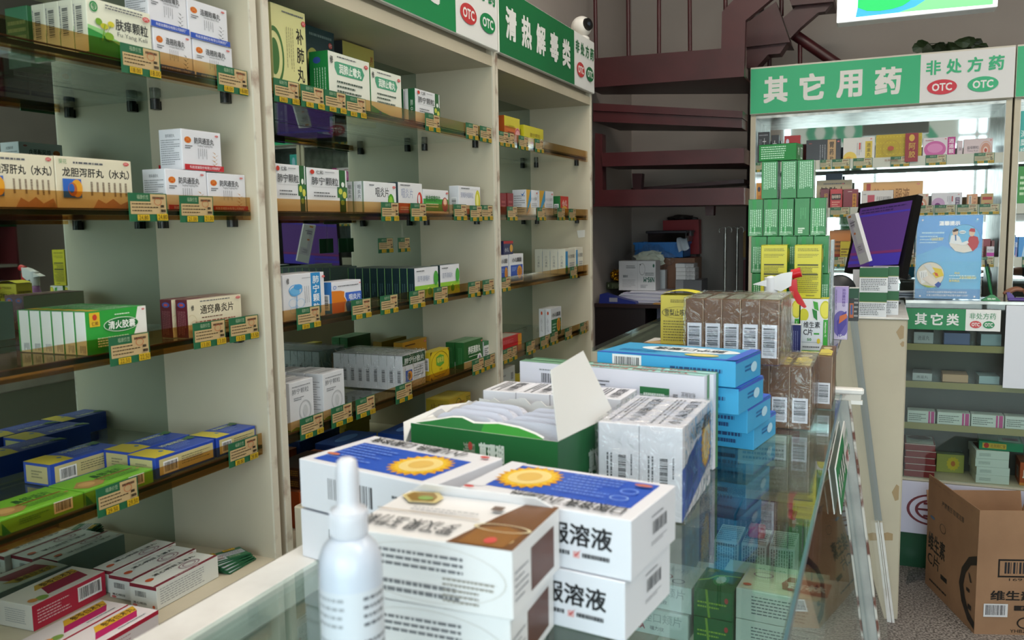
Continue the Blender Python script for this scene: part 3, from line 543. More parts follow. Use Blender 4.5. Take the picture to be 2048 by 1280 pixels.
# lowest shelf
st_fs = ('#cfd0d4', {'F': [('r', 0, .70, 1, 1, '#1f4a30'), ('t', '肺宁分散片', .08, .74, .94, .92, '#dfe4e0', .01), ('r', .12, .22, .40, .55, '#3a5aa8'), ('e', .3, .38, .1, .14, '#d08a2c'), ('e', .26, .38, .06, .09, '#6a4424'), ('l', .46, .3, .9, .6, 4, PRN, .3), ('t', '葵花', .12, .06, .4, .17, '#8a3a34', .02), ('l', .6, .6, .9, .64, 1, PRL)],
    'L': [('bv', .28, .18, .80, .62, '#c9c9cd')], 'T': [('r', 0, 0, 1, 1, '#a9acb0'), ('r', 0, 0, .12, 1, '#8a8c90')]})
fs, q = sbox('dispersible_tablet_box', 'white box with barcode end and green title under film', st_fs, 806, 851, 713, S4+.002, .0225, n=9, pitch=.0228, group='film wrapped white boxes with green title')
mb = MB(); Yl, Yr, hh = q; x0 = XF-.028-.0228*9-.003; mb.box(x0, XF-.0265, Yl-.003, Yr+.003, S4+.0005, S4+hh+.006, M_WRAP)
mb.obj('shrink_wrap', **T('clear shrink film around the green titled white boxes, middle cabinet', 'plastic film'))
st_wp = ('#d5d6db', {'F': [('t', '肺宁颗粒', .1, .74, .8, .85, '#6a6c72'), ('g', .62, .36, .26, .22, '#b5b7bc', .16), ('e', .62, .36, .10, .12, '#c2c4c8'), ('l', .15, .6, .6, .68, 2, PRL), ('l', .1, .88, .9, .92, 1, PRL), ('p', [(0, 0), (1, 0), (1, .04), (.9, .07), (.8, .03), (.6, .07), (.4, .03), (.2, .07), (0, .03)], '#7aa03c')], 'L': [('l', .12, .2, .85, .85, 12, PRL, .3), ('e', .2, .9, .06, .03, '#c45a2c'), ('r', 0, 0, 1, .03, '#7aa03c')], 'T': [('l', .1, .3, .9, .6, 2, PRL)]})
wp, q = sbox('granule_box', 'white upright box with pale grey drop drawing, right one of the front pair', st_wp, 648, 690, 749, S4, .045, X=XF-.026)
copy_obj(wp, (wp.location.x, wp.location.y-q[1]+q[0]-.034, S4), label='white upright box with pale grey drop drawing, left one of the front pair')
for k, (dx, dy) in enumerate(((-.048, 0), (-.048, -.105), (-.096, -.01))):
    copy_obj(wp, (wp.location.x+dx, wp.location.y+dy, S4), label='white upright box in the second rank behind the drop drawing boxes, %s counted outward' % ORD[k])
st_dt = ('#12292c', {'T': [('r', .03, .06, .97, .94, '#3d4a49'), ('l', .1, .3, .8, .7, 3, '#5c6a68')], 'F': [('r', .6, .2, .95, .9, '#c9ccd0')], 'L': [('lv', .2, .2, .8, .8, 3, '#4a6468')]})
Ya = sY(742, XF-.17, S4+.03)
first = None
for k in range(2):
    p = (XF-.203, q[1]+.032+.050*k, S4)
    if not first: first = box_mesh(.09, .048, .026, *st_dt).obj('tablet_box', None, p, 0, **T('dark box lying flat at the back of the lowest shelf, first from the near end', 'medicine box', 'dark flat boxes at the back'))
    else: copy_obj(first, p, label='dark box lying flat at the back of the lowest shelf, %s from the near end' % ORD[k])
st_hg = ('#c08a1f', {'F': [('p', [(0, 0), (1, 0), (1, .5), (.5, .42), (0, .5)], '#8a4a20'), ('t', '黄氏响声丸', .2, .3, .9, .62, '#e8dfc8', .02), ('l', .1, .8, .5, .9, 1, '#5a3a1a')]+RO(.92, .86, .05, .8), 'T': [('r', 0, 0, 1, 1, '#8a7430')]})
sbox('pill_box', 'gold and brown pill box behind the film wrapped row on the lowest shelf', st_hg, 806, 854, 686, S4, .03, X=XF-.205)
st_ys = ('#c2a91c', {'F': [('r', .03, .04, .97, .96, '#cdb51e'), ('g', .5, .5, .46, .46, '#5a4414', .03), ('p', [(.3, .78), (.5, .86), (.7, .78), (.7, .5), (.5, .42), (.3, .5)], '#5a9a34'), ('t', '咽喉清', .34, .56, .68, .76, '#d6cf5a', .02), ('p', [(0, 1), (.1, 1), (0, .86)], '#5a4414'), ('p', [(1, 1), (.9, 1), (1, .86)], '#5a4414'), ('p', [(0, 0), (.1, 0), (0, .14)], '#5a4414'), ('p', [(1, 0), (.9, 0), (1, .14)], '#5a4414'), ('t', '胶囊', .44, .3, .58, .37, '#4a4424'), ('l', .15, .1, .9, .16, 1, '#5a5424')], 'L': [('bv', .2, .35, .85, .8)], 'T': [('r', 0, 0, 1, 1, '#a89a34')]})
sbox('capsule_box', 'bright yellow box with ornate black frame on the lowest shelf of the middle cabinet', st_ys, 861, 899, 706, S4, .03, X=XF-.03)
st_yq = ('#1f5a26', {'F': [('r', 0, 0, 1, .26, '#d3d6d0'), ('t', '养阴清肺丸', .22, .5, .86, .8, '#e6ebe4', .03), ('l', .25, .38, .8, .44, 1, '#bcd0bc'), ('e', .8, .26, .12, .18, '#dcdcdc'), ('e', .8, .26, .05, .1, '#8a6a8a')]+RO(.92, .9, .04, .8), 'L': [('lv', .3, .2, .8, .8, 3, '#4f8a56', .3)], 'T': [('r', 0, 0, 1, 1, '#557a58')]})
sbox('pill_box', 'dark green pill box with white title, lowest shelf end', st_yq, 928, 966, 686, S4, .028, X=XF-.03, n=2, pitch=.03, group='dark green pill boxes')
st_tw = ('#cfd0d2', {'F': [('r', 0, .8, 1, 1, '#2c6a44'), ('r', 0, 0, 1, .2, '#2c4a4c'), ('l', .1, .3, .9, .7, 4, PRN)], 'T': [('r', 0, 0, 1, 1, '#2c6a44')]})
o, q = sbox('ointment_box', 'tiny white and green box perched beside the dark green pill boxes', st_tw, 968, 978, 684, S4, .025, X=XF-.03)
# deck goods of the middle cabinet
def dk2(name, label, style, px, py, w, d, h, rz, z0=DECK, n=1, dz=0, dx=0, dy=0, group=None, cat='medicine box'):
    P = PZ(px, py, z0); mb = box_mesh(w, d, h, *style); cc = ctr(P, w, d, rz)
    o = mb.obj(name, None, (cc[0], cc[1], z0), rz, **T(label+(', bottom one' if n > 1 and dz else ''), cat, group))
    for k in range(1, n): copy_obj(o, (cc[0]+dx*k, cc[1]+dy*k, z0+dz*k), label=label+(', %s from the bottom' % ORD[k] if dz else ', %s along the row' % ORD[k]))
    return o
st_or = ('#a8481a', {'F': [('t', '止嗽宝片', .1, .3, .95, .8, '#e8dcd2', .03), ('r', 0, 0, 1, .12, '#d0843a')], 'L': [('bv', .3, .2, .7, .7, '#c8b8ac')], 'T': [('r', 0, 0, 1, 1, '#8a4a2a'), ('p', [(0, .1), (1, .2), (1, .5), (0, .3)], '#6a3c28')]})
first = None
for k in range(8):
    p = (XF-.045-.0245*k, 1.66, DECK)
    if not first: first = box_mesh(.075, .0238, .085, *st_or).obj('tablet_box', None, p, math.pi/2, **T('orange tablet box standing on the deck, at the front of its row', 'medicine box', 'orange boxes on the deck'))
    else: copy_obj(first, p, label='orange tablet box standing on the deck, %s from the front of its row' % ORD[k])
st_bw = ('#1c3f86', {'F': [('l', .3, .35, .8, .6, 1, '#7a3a4a', .5), ('g', .5, .5, .4, .3, '#2c5aa8', .1)], 'L': [('g', .5, .5, .3, .3, '#2c5aa8', .2)], 'T': [('e', .5, .5, .3, .2, '#4f78b8')]})
mb = box_mesh(.15, .085, .048, *st_bw)
o = mb.obj('medicine_box', None, (XF-.10, 1.93, DECK), math.pi/2, **T('dark blue carton lying on the deck behind the orange boxes, lower one', 'medicine box', 'dark blue cartons'))
copy_obj(o, (XF-.10, 1.93, DECK+.049), label='dark blue carton lying on the deck behind the orange boxes, upper one')
copy_obj(o, (XF-.19, 1.782, DECK+.0), label='dark blue carton at the back of the deck near the mirror, bottom one')
copy_obj(o, (XF-.19, 1.782, DECK+.049), label='dark blue carton at the back of the deck near the mirror, top one')
st_yz = ('#b0982a', {'F': [('t', 'Zhike Wan', .12, .42, .7, .62, '#8a2a22', .02), ('g', .42, .5, .12, .4, '#4a5a24', .15), ('l', .78, .2, .98, .8, 4, '#6a6a24')], 'L': [('t', '止咳', .2, .3, .8, .7, '#6a4a1c')], 'T': [('r', .1, .1, .9, .9, '#b8a644')]})
mb = box_mesh(.135, .075, .036, *st_yz)
o = mb.obj('pill_box', None, (XF-.075, 2.14, DECK), math.pi/2, **T('yellow box with dark red lettering on the deck, bottom of its stack', 'medicine box', 'yellow boxes stacked on the deck'))
for k in range(1, 4): copy_obj(o, (XF-.075-.003*k, 2.14+.004*(k % 2), DECK+.0365*k), label='yellow box with dark red lettering on the deck, %s from the bottom of its stack' % ORD[k])
st_lb = ('#b7c6d2', {'F': [('t', 'Wan', .5, .4, .8, .7, '#8a2a32', .02), ('l', .1, .2, .4, .8, 3, '#5a7aa0')], 'T': [('r', .1, .1, .9, .9, '#8fb0b4')]})
mb = box_mesh(.12, .07, .04, *st_lb)
o = mb.obj('pill_box', None, (XF-.07, 1.785, DECK), math.pi/2, **T('pale blue box lying beside the orange boxes on the deck, lower one', 'medicine box', 'pale blue boxes'))
copy_obj(o, (XF-.07, 1.785, DECK+.041), label='pale blue box lying beside the orange boxes on the deck, upper one')
st_br = ('#4a2c1c', {'L': [('l', .1, .2, .9, .8, 3, '#a07a34', .6)], 'F': [('l', .1, .2, .9, .8, 3, '#a07a34', .6)], 'T': [('r', 0, 0, 1, 1, '#3a2218')]})
mb = box_mesh(.13, .08, .022, *st_br)
o = mb.obj('medicine_box', None, (XF-.10, 1.49, DECK+.081), math.pi/2, **T('dark brown box with gold pattern, lower of the two on the orange boxes', 'medicine box', 'dark brown boxes'))
copy_obj(o, (XF-.10, 1.49, DECK+.104), label='dark brown box with gold pattern, upper of the two on the orange boxes')
mb = box_mesh(.15, .09, .08, *st_or)
mb.obj('carton', None, (XF-.10, 1.485, DECK), math.pi/2, **T('orange carton under the dark brown boxes at the near end of the deck', 'carton'))
st_wl = ('#cfd0d2', {'T': [('l', .1, .1, .9, .9, 8, PRN, .35)], 'F': [('bv', .05, .1, .3, .7, '#cfcdd0')], 'L': [('bv', .3, .05, .9, .7, '#cfcdd0')]})
mb = box_mesh(.14, .07, .07, *st_wl)
mb.obj('carton', None, (XF+.075, 1.405, .0+.86), math.pi/2, **T('white printed carton beside the cabinet post behind the counter boxes', 'carton'))
MB().box(XF+.0, XF+.16, 1.32, 1.5, .0, .858, M_CREAM, .003).obj('stool_cabinet', **T('low cream cupboard standing against the cabinets behind the counter boxes', 'cupboard'))
# tags hanging from the second shelf of the middle cabinet
for k, (a, b) in enumerate(((754, 789), (792, 824))):
    X = -1.21; z1 = LIP[1]+.008; z = sZ(507-2*k, X, sY(a, X, 1.36)); yc = (sY(a, X, z)+sY(b, X, z))/2
    ptag('15.00', (X, yc, z), math.pi/2-.05+.1*k, 'green and white price tag hanging below the second shelf of the middle cabinet, %s one' % ('near' if k == 0 else 'far'), 'hanging price tags', 0, .9)
    MB().box(X-.004, X-.0028, yc-.004, yc+.004, z+.0, z1, M_CLEAR).obj('tag_hanger', **T('clear plastic strip holding the %s hanging price tag' % ('near' if k == 0 else 'far'), 'hanger', 'tag hangers'))
# --- farthest cabinet
st_o1 = ('#c9bb30', {'F': [('r', 0, 0, .72, .62, '#c4632a'), ('e', .84, .3, .2, .34, '#d39a9a'), ('g', .84, .3, .2, .3, '#b5505a', .2), ('t', '小儿肺咳颗粒', .08, .54, .66, .68, '#8a7a1c'), ('l', .2, .3, .6, .45, 2, '#7a2c1a')], 'L': [('r', 0, 0, 1, 1, '#b5551f')]})
sbox('granule_box', 'orange and yellow box with a pink spiral on the top shelf of the farthest cabinet', st_o1, 1009, 1040, 230, S1, .04)
st_o2 = ('#c8be22', {'F': [('t', '肺宁颗粒', .3, .5, .82, .7, '#7a5a14'), ('r', .5, .38, .8, .44, '#b5402c'), ('e', .88, .25, .08, .26, '#dcd8c8'), ('e', .38, .2, .09, .08, '#b5402c')], 'L': [('lv', .2, .3, .8, .8, 3, '#8a8220')]})
sbox('granule_box', 'bright yellow box with a white throat shape on the top shelf of the farthest cabinet', st_o2, 1048, 1087, 249, S1, .04)
st_rd = ('#7c1a20', {'F': [('l', .2, .3, .8, .7, 2, '#a85a5a')], 'T': [('r', 0, 0, 1, 1, '#6a2a2a')]})
a, _q = sbox('pill_jar_box', 'small dark red box on the second shelf of the farthest cabinet, near one', st_rd, 1001, 1013, 386, S2, .04)
sbox('pill_jar_box', 'small dark red box on the second shelf of the farthest cabinet, far one', st_rd, 1015, 1027, 386, S2, .04)
st_wt = ('#d8dae0', {'F': [('p', [(0, 1), (.35, 1), (.35, .2), (0, .0)], '#c99a2c'), ('p', [(.35, 1), (.4, 1), (.4, .6), (0, .05), (0, .2)], '#3a8ab4'), ('t', '小儿七星茶', .42, .6, .92, .72, PRN), ('l', .45, .2, .9, .5, 4, PRL, .3), ('g', .7, .2, .1, .1, '#c9a52c', .2)]+RO(.88, .88, .06, .6), 'L': [('l', .1, .1, .9, .8, 8, PRL, .4), ('p', [(.6, .85), (.75, .75), (.95, .97), (.75, .82)], '#2a6ab0')]})
sbox('granule_box', 'white box with gold and blue ribbon, second shelf, farthest cabinet, near one', st_wt, 1053, 1076, 379, S2, .05)
sbox('granule_box', 'white box with gold and blue ribbon, second shelf, farthest cabinet, far one', st_wt, 1079, 1107, 381, S2, .05, X=XF-.03)
st_rg = ('#c23a2c', {'F': [('e', .5, .1, .5, .4, '#d9a43c'), ('t', '小儿', .2, .5, .8, .8, '#f0e4dc', .03)], 'L': [('r', 0, 0, 1, 1, '#1f6a34'), ('bv', .3, .1, .8, .6)]})
sbox('granule_box', 'small red box with green side on the second shelf of the farthest cabinet', st_rg, 1121, 1137, 392, S2, .035)
KID = [('r', .0, .0, .9, .60, '#2c50a8'), ('e', .7, .4, .24, .3, '#c98a2c'), ('e', .7, .38, .16, .2, '#dcb48a'), ('e', .3, .25, .14, .16, '#c4642c')]
st_kd = ('#d8d9de', {'F': [('r', .06, .05, .94, .62, '#2c50a8'), ('o', .7, .36, .2, .25, '#d0952c', 14), ('e', .7, .36, .12, .15, '#b5702a'), ('l', .12, .4, .45, .55, 3, '#8aa4dc'), ('t', '小儿氨酚', .15, .72, .85, .88, BK, .02)]})
o, q = sbox('granule_box', 'white and blue box with yellow flower, third shelf, farthest cabinet, left', st_kd, 1001, 1017, 511, S3, .04)
sbox('granule_box', 'white and blue box with yellow flower, third shelf, farthest cabinet, right', st_kd, 1020, 1047, 509, S3, .04)
st_nb = ('#2a2f58', {'F': [('r', 0, .8, 1, 1, '#a8343a'), ('t', '小儿', .1, .2, .5, .5, '#d8d8e0', .02), ('o', .78, .45, .18, .32, '#d09a3c', 14)], 'T': [('r', 0, 0, 1, 1, '#8a3a40')]})
mb = box_mesh(.075, .06, .042, *st_nb); mb.obj('granule_box', None, (XF-.06, sY(1017, XF-.03, S3+.1), S3+q[2]+.001), math.pi/2, **T('navy and red box on top of the white and blue boxes', 'medicine box'))
st_ws = ('#d6d3c4', {'F': [('t', '小儿清热颗粒', .3, .6, .95, .76, BK), ('p', [(0, 0), (.24, 0), (.24, .9), (0, .9)], '#3a8ac0'), ('e', .1, .2, .1, .14, '#5a9a3c'), ('l', .4, .2, .9, .45, 3, PRL)], 'L': [('v', '小儿清热', .35, .25, .65, .75, PRN)]})
sbox('granule_box', 'cream white box with blue picture strip, farthest cabinet', st_ws, 1131, 1150, 498, S3, .03, n=4, pitch=.031, group='cream white boxes on the third shelf')
sbox('granule_box', 'cream white box with a blue picture strip beside the far cabinet side', st_ws, 1152, 1166, 495, S3, .03)
st_gk = ('#d4d7dc', {'F': [('r', .05, .05, .95, .62, '#1f6a3c'), ('o', .72, .4, .2, .26, '#d0952c', 14), ('e', .72, .4, .12, .15, '#b5702a'), ('t', '小儿氨酚', .1, .7, .9, .85, BK, .02), ('l', .12, .2, .45, .5, 3, '#a8ccb0')], 'L': [('v', '小儿', .3, .2, .6, .7, PRN), ('e', .5, .85, .15, .06, '#c4502c')]})
sbox('granule_box', 'white and green box with yellow flower, farthest cabinet', st_gk, 1102, 1123, 618, S4, .022, n=2, pitch=.024, group='white and green boxes on the lowest shelf')
st_re = ('#b01f28', {'F': [('l', .1, .2, .6, .7, 4, '#d87a80', .4), ('r', .82, 0, 1, 1, '#c98a2c')], 'L': [('l', .1, .2, .8, .7, 4, '#d87a80', .4)], 'R': [('r', .2, 0, .8, 1, '#c98a2c')], 'T': [('r', .1, .1, .9, .9, '#a8a89c')]})
o = lay('medicine_box', 'red box with orange end lying on the lowest shelf of the farthest cabinet, lower one', st_re, XF-.03, sY(1001, XF-.03, S4), sY(1043, XF-.03, S4), .06, S4, .026, group='red lying boxes')
copy_obj(o, (o.location.x-.002, o.location.y+.006, S4+.0265), label='red box with orange end lying on the lowest shelf of the farthest cabinet, upper one')
st_pw = ('#bfc8c6', {'F': [('l', .1, .3, .5, .7, 2, PRL), ('bv', .75, .2, .92, .7, '#bfc8c6')], 'T': [('r', .1, .1, .9, .9, '#c8cfcd')]})
o = lay('carton', 'pale carton on the farthest cabinet deck, bottom of the stack', st_pw, XF-.04, 2.37, 2.52, .10, DECK, .058, group='pale cartons on the far deck')
for k in (1, 2): copy_obj(o, (o.location.x, o.location.y+.01, DECK+.059*k), label='pale carton on the farthest cabinet deck, %s from the bottom' % ORD[k])
st_yb = ('#a8a03a', {'F': [('e', .85, .6, .08, .14, '#b5642c'), ('l', .2, .3, .7, .7, 4, '#5c5a2c', .3), ('r', 0, .9, 1, 1, '#c2a82a')], 'T': [('r', 0, 0, 1, 1, '#b5a52c')]})
lay('carton', 'olive yellow carton on the deck of the farthest cabinet', st_yb, XF-.05, 2.56, 2.70, .09, DECK, .115)
lay('carton', 'pale carton with barcode right of the olive yellow one on the far deck', st_pw, XF-.06, 2.74, 2.95, .09, DECK, .095)
lay('carton', 'lime green carton at the far end of the deck of the farthest cabinet', st_lg, XF-.04, 2.98, 3.17, .09, DECK, .07)

# small torn note stuck inside the far side of the farthest cabinet
yN = U[2][1]-.0175; a1, a2 = PY(1154, 461, yN), PY(1170, 474, yN)
mb = MB(); mb.prism([(a1[0], yN, a1[2]), (a2[0], yN, a1[2]+.002), (a2[0]-.001, yN, a2[2]), (a1[0]+.006, yN, a2[2]-.003), (a1[0]+.003, yN, a2[2]+.008)], (0, -.0006, 0), '#d8d6d2')
mb.obj('paper_note', **T('small torn white note stuck on the far side of the farthest left cabinet', 'note'))
# ================================================================== FRONT GLASS COUNTER
ZT = 1.04; CX0, CX1 = -.604, -.068; CY0, CY1 = -.55, 1.885
SL = .140                                    # outward slant of the glass front per metre of drop
def fx(z): return CX1+(ZT-z)*SL
ct = empty('display_counter', (-.3, .7, 0), **T('long glass topped display counter with slanting glass front and white rim in the foreground', 'display counter'))
def cob(mb, name, par=ct, **k):
    for j, v in enumerate(mb.v): mb.v[j] = (v[0]+.3, v[1]-.7, v[2])
    return mb.obj(name, par, **k)
mb = MB(); mb.box(CX0+.046, CX1, CY0, CY1, ZT-.009, ZT-.0006, M_GTOP); mb.box(CX1, CX1+.0035, CY0, CY1, ZT-.010, ZT-.0004, M_GEDGE2); cob(mb, 'glass_top')
mb = MB(); mb.box(CX0, CX0+.048, CY0, CY1, ZT-.035, ZT-.0003, M_WHITE, .003); mb.box(CX0+.048, CX1-.01, CY1-.02, CY1, ZT-.035, ZT-.0095, M_WHITE); cob(mb, 'white_rim')
mb = MB(); mb.box(CX0+.004, CX0+.016, CY0, CY1, .12, ZT-.035, cm('#a9b0a6', .3)); 
for y in (.2, .9, 1.5): mb.box(CX0+.016, CX0+.022, y, y+.03, .12, ZT-.035, M_STEEL)
cob(mb, 'rear_door')
def slant(mb, y0, y1, z0, z1, t, m, off=0):
    p = [(fx(z1)+off, y0, z1), (fx(z0)+off, y0, z0), (fx(z0)+off-t, y0, z0), (fx(z1)+off-t, y0, z1)]; mb.prism(p, (0, y1-y0, 0), m)
mb = MB(); slant(mb, CY0, CY1-.02, .12, ZT-.011, .005, M_GLASS); cob(mb, 'front_glass')
mb = MB(); slant(mb, CY1-.018, CY1, .0, ZT-.012, .034, M_POST, .014); slant(mb, CY1-.0195, CY1-.017, .0, ZT-.012, .0035, M_GEDGE2, -.003); slant(mb, CY1-.0198, CY1-.002, .0, ZT-.012, .0045, M_RUST, .0185); cob(mb, 'end_post')
mb = MB(); mb.box(CX0, fx(.12), CY0, CY1, .04, .12, M_WHITE); cob(mb, 'plinth')
mb = MB(); mb.box(CX1-.055, CX1+.045, CY1-.012, CY1+.012, ZT+.000, ZT+.012, M_WHITE, .003); mb.box(CX1-.05, CX1+.04, CY1-.012, CY1+.008, ZT-.012, ZT, M_RUST); mb.box(CX1-.055, CX1+.043, CY1-.012, CY1+.0, ZT-.02, ZT-.012, M_WHITE); cob(mb, 'end_cap')
IS = [.72, .42]
for z in IS: cob(MB().box(CX0+.03, fx(z)-.03, CY0+.02, CY1-.03, z-.006, z, M_GLASS), 'inner_shelf')
# sign on the glass front
mb = MB(); z0, z1 = .925, 1.0; y0, y1 = 1.44, 1.80; off = .006
O = (fx(z0)+off, y0, z0); V = (fx(z1)-fx(z0), 0, z1-z0); N = Vector((1, 0, SL)).normalized()
mb.prism([(fx(z0)+off, y0, z0), (fx(z1)+off, y0, z1), (fx(z1)+off-.002, y0, z1), (fx(z0)+off-.002, y0, z0)], (0, y1-y0, 0), '#e2e2e0')
decals(mb, O, (0, y1-y0, 0), V, N, sign_items('清热解毒类', .7, '#12824a')); mb.obj('shelf_sign', **T('small green and white category sign stuck to the slanting glass front of the near counter', 'sign'))

# ---------------- goods inside the near counter
def stack(name, labels, style, loc, w, d, h, rz, dz, group, dxy=(0, 0), cat='medicine box'):
    o = box_mesh(w, d, h, *style).obj(name, None, loc, rz, **T(labels[0], cat, group))
    for k in range(1, len(labels)): copy_obj(o, (loc[0]+dxy[0]*k, loc[1]+dxy[1]*k, loc[2]+dz*k), label=labels[k])
    return o
Z1 = IS[0]+.0005
st_bg = ('#c9cbc2', {'T': [('r', .03, .05, .97, .95, '#d6cdb4'), ('e', .22, .72, .12, .12, '#a8848a'), ('e', .22, .72, .1, .09, '#e0d6c0'), ('p', [(.5, .25), (1, .2), (1, .8), (.52, .82), (.46, .5)], '#a04a44'), ('t', '吉林', .52, .34, .96, .62, '#e6dccb', .04, 0), ('e', .1, .2, .05, .05, '#c4552c')], 'F': [('l', .18, .2, .82, .85, 6, PRN, .3)]})
a = PZ(1480, 1185, Z1+.055)
stack('medicine_box', ['beige boxed remedy with brown panel inside the counter, lower of the two', 'beige boxed remedy with brown panel inside the counter, upper of the two'], st_bg, (-.125, 1.372, Z1), .135, .092, .050, -.08, .051, 'beige boxes inside the counter', (0, .0))
GREENW = [('r', 0, 0, 1, 1, '#156a34'), ('e', .55, .5, .2, .26, '#3f9a5a'), ('o', .55, .5, .14, .2, '#c9e0c4', 12), ('p', [(.0, .3), (.25, .42), (.4, .62), (.7, .7), (1, .72), (1, .76), (.7, .75), (.38, .68), (.22, .48), (0, .36)], '#8fc43c'), ('l', .1, .78, .4, .95, 3, '#9ab83a')]
st_gw = ('#14602f', {'T': GREENW, 'F': [('l', .1, .3, .9, .6, 2, '#8fb03a', .4), ('p', [(.3, 1), (.36, 1), (.44, 0), (.38, 0)], '#7aa034'), ('e', .85, .7, .05, .1, '#b03a3a')]})
stack('medicine_box', ['dark green box with a white starburst inside the counter, lower of the two', 'dark green box with a white starburst inside the counter, upper of the two'], st_gw, (-.228, 1.365, Z1), .062, .088, .047, -.06, .048, 'dark green boxes inside the counter')
st_wo = ('#ccd2ce', {'T': [('t', '硝唑口颊片', .2, .6, .85, .78, '#a8aeb0'), ('g', .45, .35, .25, .18, '#a84a4a', .08), ('g', .8, .2, .08, .1, '#7a7c80', .2)], 'F': [('t', '硝唑口颊片', .30, .50, .92, .88, '#9aa2a0'), ('t', 'OKA', .26, .18, .46, .4, '#a83a4a', .03), ('t', '福力欣', .52, .2, .7, .36, PRN)]})
stack('medicine_box', ['white box with red leaf outline inside the counter, lower of the two', 'white box with red leaf outline inside the counter, upper of the two'], st_wo, (-.334, 1.372, Z1), .135, .090, .044, -.08, .0448, 'white boxes inside the counter', (.004, .006))
st_pg = ('#bccdb8', {'T': [('r', .02, .05, .98, .95, '#c4d4be'), ('t', '参灵草', .3, .45, .6, .7, '#4a6a3c'), ('r', 0, 0, 1, .1, '#7aa84a')], 'F': [('r', 0, 0, 1, .2, '#7aa84a')]})
stack('medicine_box', ['pale green flat box behind the beige boxes inside the counter'], st_pg, (-.15, 1.475, Z1), .17, .06, .075, -.06, 0, None)
st_mr = ('#5a2440', {'F': [('lv', .1, .2, .9, .9, 4, '#8a6078', .3)], 'T': [('r', .1, .1, .9, .9, '#6d4458')], 'R': [('l', .1, .3, .9, .6, 2, '#8a6078')]})
for k in range(4):
    box_mesh(.05, .12, .09, *st_mr).obj('medicine_box', None, (-.12-.054*k, 1.765, Z1), 0, **T('maroon box standing inside the counter near the sign, %s from the glass front' % ORD[k], 'medicine box', 'maroon boxes inside the counter'))
st_si = ('#b5b8ba', {'F': [('lv', .05, .05, .95, .95, 9, '#5c5f62', .5)], 'T': [('l', .05, .05, .95, .95, 8, '#4c4f52', .5)]})
for k in range(3):
    box_mesh(.045, .09, .085, *st_si).obj('pill_packet', None, (-.15-.05*k, 1.615, Z1), 0, **T('silver striped packet before the maroon boxes in the counter, %s from the glass' % ORD[k], 'packet', 'silver striped packets'))
MB().box(-.215, -.185, 1.60, 1.625, Z1+.0856, Z1+.108, '#c01f3a', .003).obj('red_box', **T('tiny bright red box on the middle silver striped packet inside the counter', 'box'))
for k in range(5):
    box_mesh(.10, .07, .035, *(st_wo if k % 2 else st_lb)).obj('medicine_box', None, (-.43+.02*(k % 2), .35+.0*k, Z1+.036*k) if k < 2 else (-.50, .62+.10*(k-2), Z1), -.1, **T('small pale box lying inside the counter by the rear doors, %s from the near end' % ORD[k], 'medicine box', 'small pale boxes by the rear doors'))
st_in = [('#8a9a8c', {'T': [('r', .1, .2, .9, .8, '#b5c4b4')], 'F': [('l', .1, .2, .9, .8, 3, '#4a5a50')]}), ('#7c4a4c', {'T': [('r', .1, .2, .9, .8, '#c0a8a4')]}), ('#9aa8b0', {'T': [('r', .1, .3, .9, .7, '#3a5a84')]})]
Z2 = IS[1]+.0005
cols = ['green-grey', 'dull red', 'blue-grey']
for r_ in range(2):
    for k in range(9):
        box_mesh(.12, .085, .05, *st_in[(k+r_) % 3]).obj('medicine_box', None, (-.17-.17*r_, .15+.19*k, Z2), .06*((k*7) % 3-1), **T('%s box low inside the near counter, %s along the %s row' % (cols[(k+r_) % 3], ORD[k], ['front', 'rear'][r_]), 'medicine box', 'boxes on the lower shelf of the near counter'))

# ---------------- goods on top of the near counter
def lay3(name, style, ztop, h, pL, pR, d, tags, w=None, drz=0, dx=0, dy=0, anchor='R'):
    A = PZ(*pL, ztop); B = PZ(*pR, ztop); yw = math.atan2(B[1]-A[1], B[0]-A[0]); L = w or float(np.linalg.norm(B-A)); a = np.array([math.cos(yw), math.sin(yw), 0]); b = np.array([-a[1], a[0], 0])
    cc = (B-a*L/2 if anchor == 'R' else A+a*L/2)+b*d/2
    o = box_mesh(L, d, h, *style).obj(name, None, (cc[0]+dx, cc[1]+dy, ztop-h), yw+drz, **tags); return o, L, yw
def sun(u, v, ru, rv): return [('o', u, v, ru, rv, '#d99a12', 22), ('o', u, v, ru*.86, rv*.86, '#e8bd2c', 20), ('e', u, v, ru*.62, rv*.64, '#e9cf86'), ('e', u, v, ru*.36, rv*.38, '#dcb45c')]
BLUEP = '#1f50b8'
topR = [('r', .10, .26, .93, .93, BLUEP), ('p', [(0, 1), (.1, 1), (.1, .2), (0, .2)], '#dcdce4')]+sun(.25, .62, .19, .33)+[('t', '口服溶液', .62, .05, .93, .23, BK, .02, 180), ('t', '小儿肺热', .30, .05, .60, .23, BK, .02, 180), ('l', .46, .34, .78, .88, 7, '#6f93e0', .3), ('g', .84, .6, .05, .07, '#6f93e0', .2), ('e', .87, .8, .05, .03, '#c9704a'), ('l', .05, .01, .9, .04, 1, PRL), ('e', .06, .1, .03, .03, '#c63a3a'), ('g', .84, .38, .05, .06, '#8fb0e8', .15)]
topL = [('r', .07, .07, .90, .74, BLUEP)]+sun(.70, .42, .19, .33)+[('t', '口服溶液', .08, .78, .40, .95, BK, .02, 180), ('t', '小儿肺热', .44, .78, .80, .95, BK, .02, 180), ('l', .10, .16, .46, .68, 7, '#6f93e0', .3), ('e', .12, .25, .05, .03, '#c9704a'), ('e', .93, .88, .03, .03, '#c63a3a')]
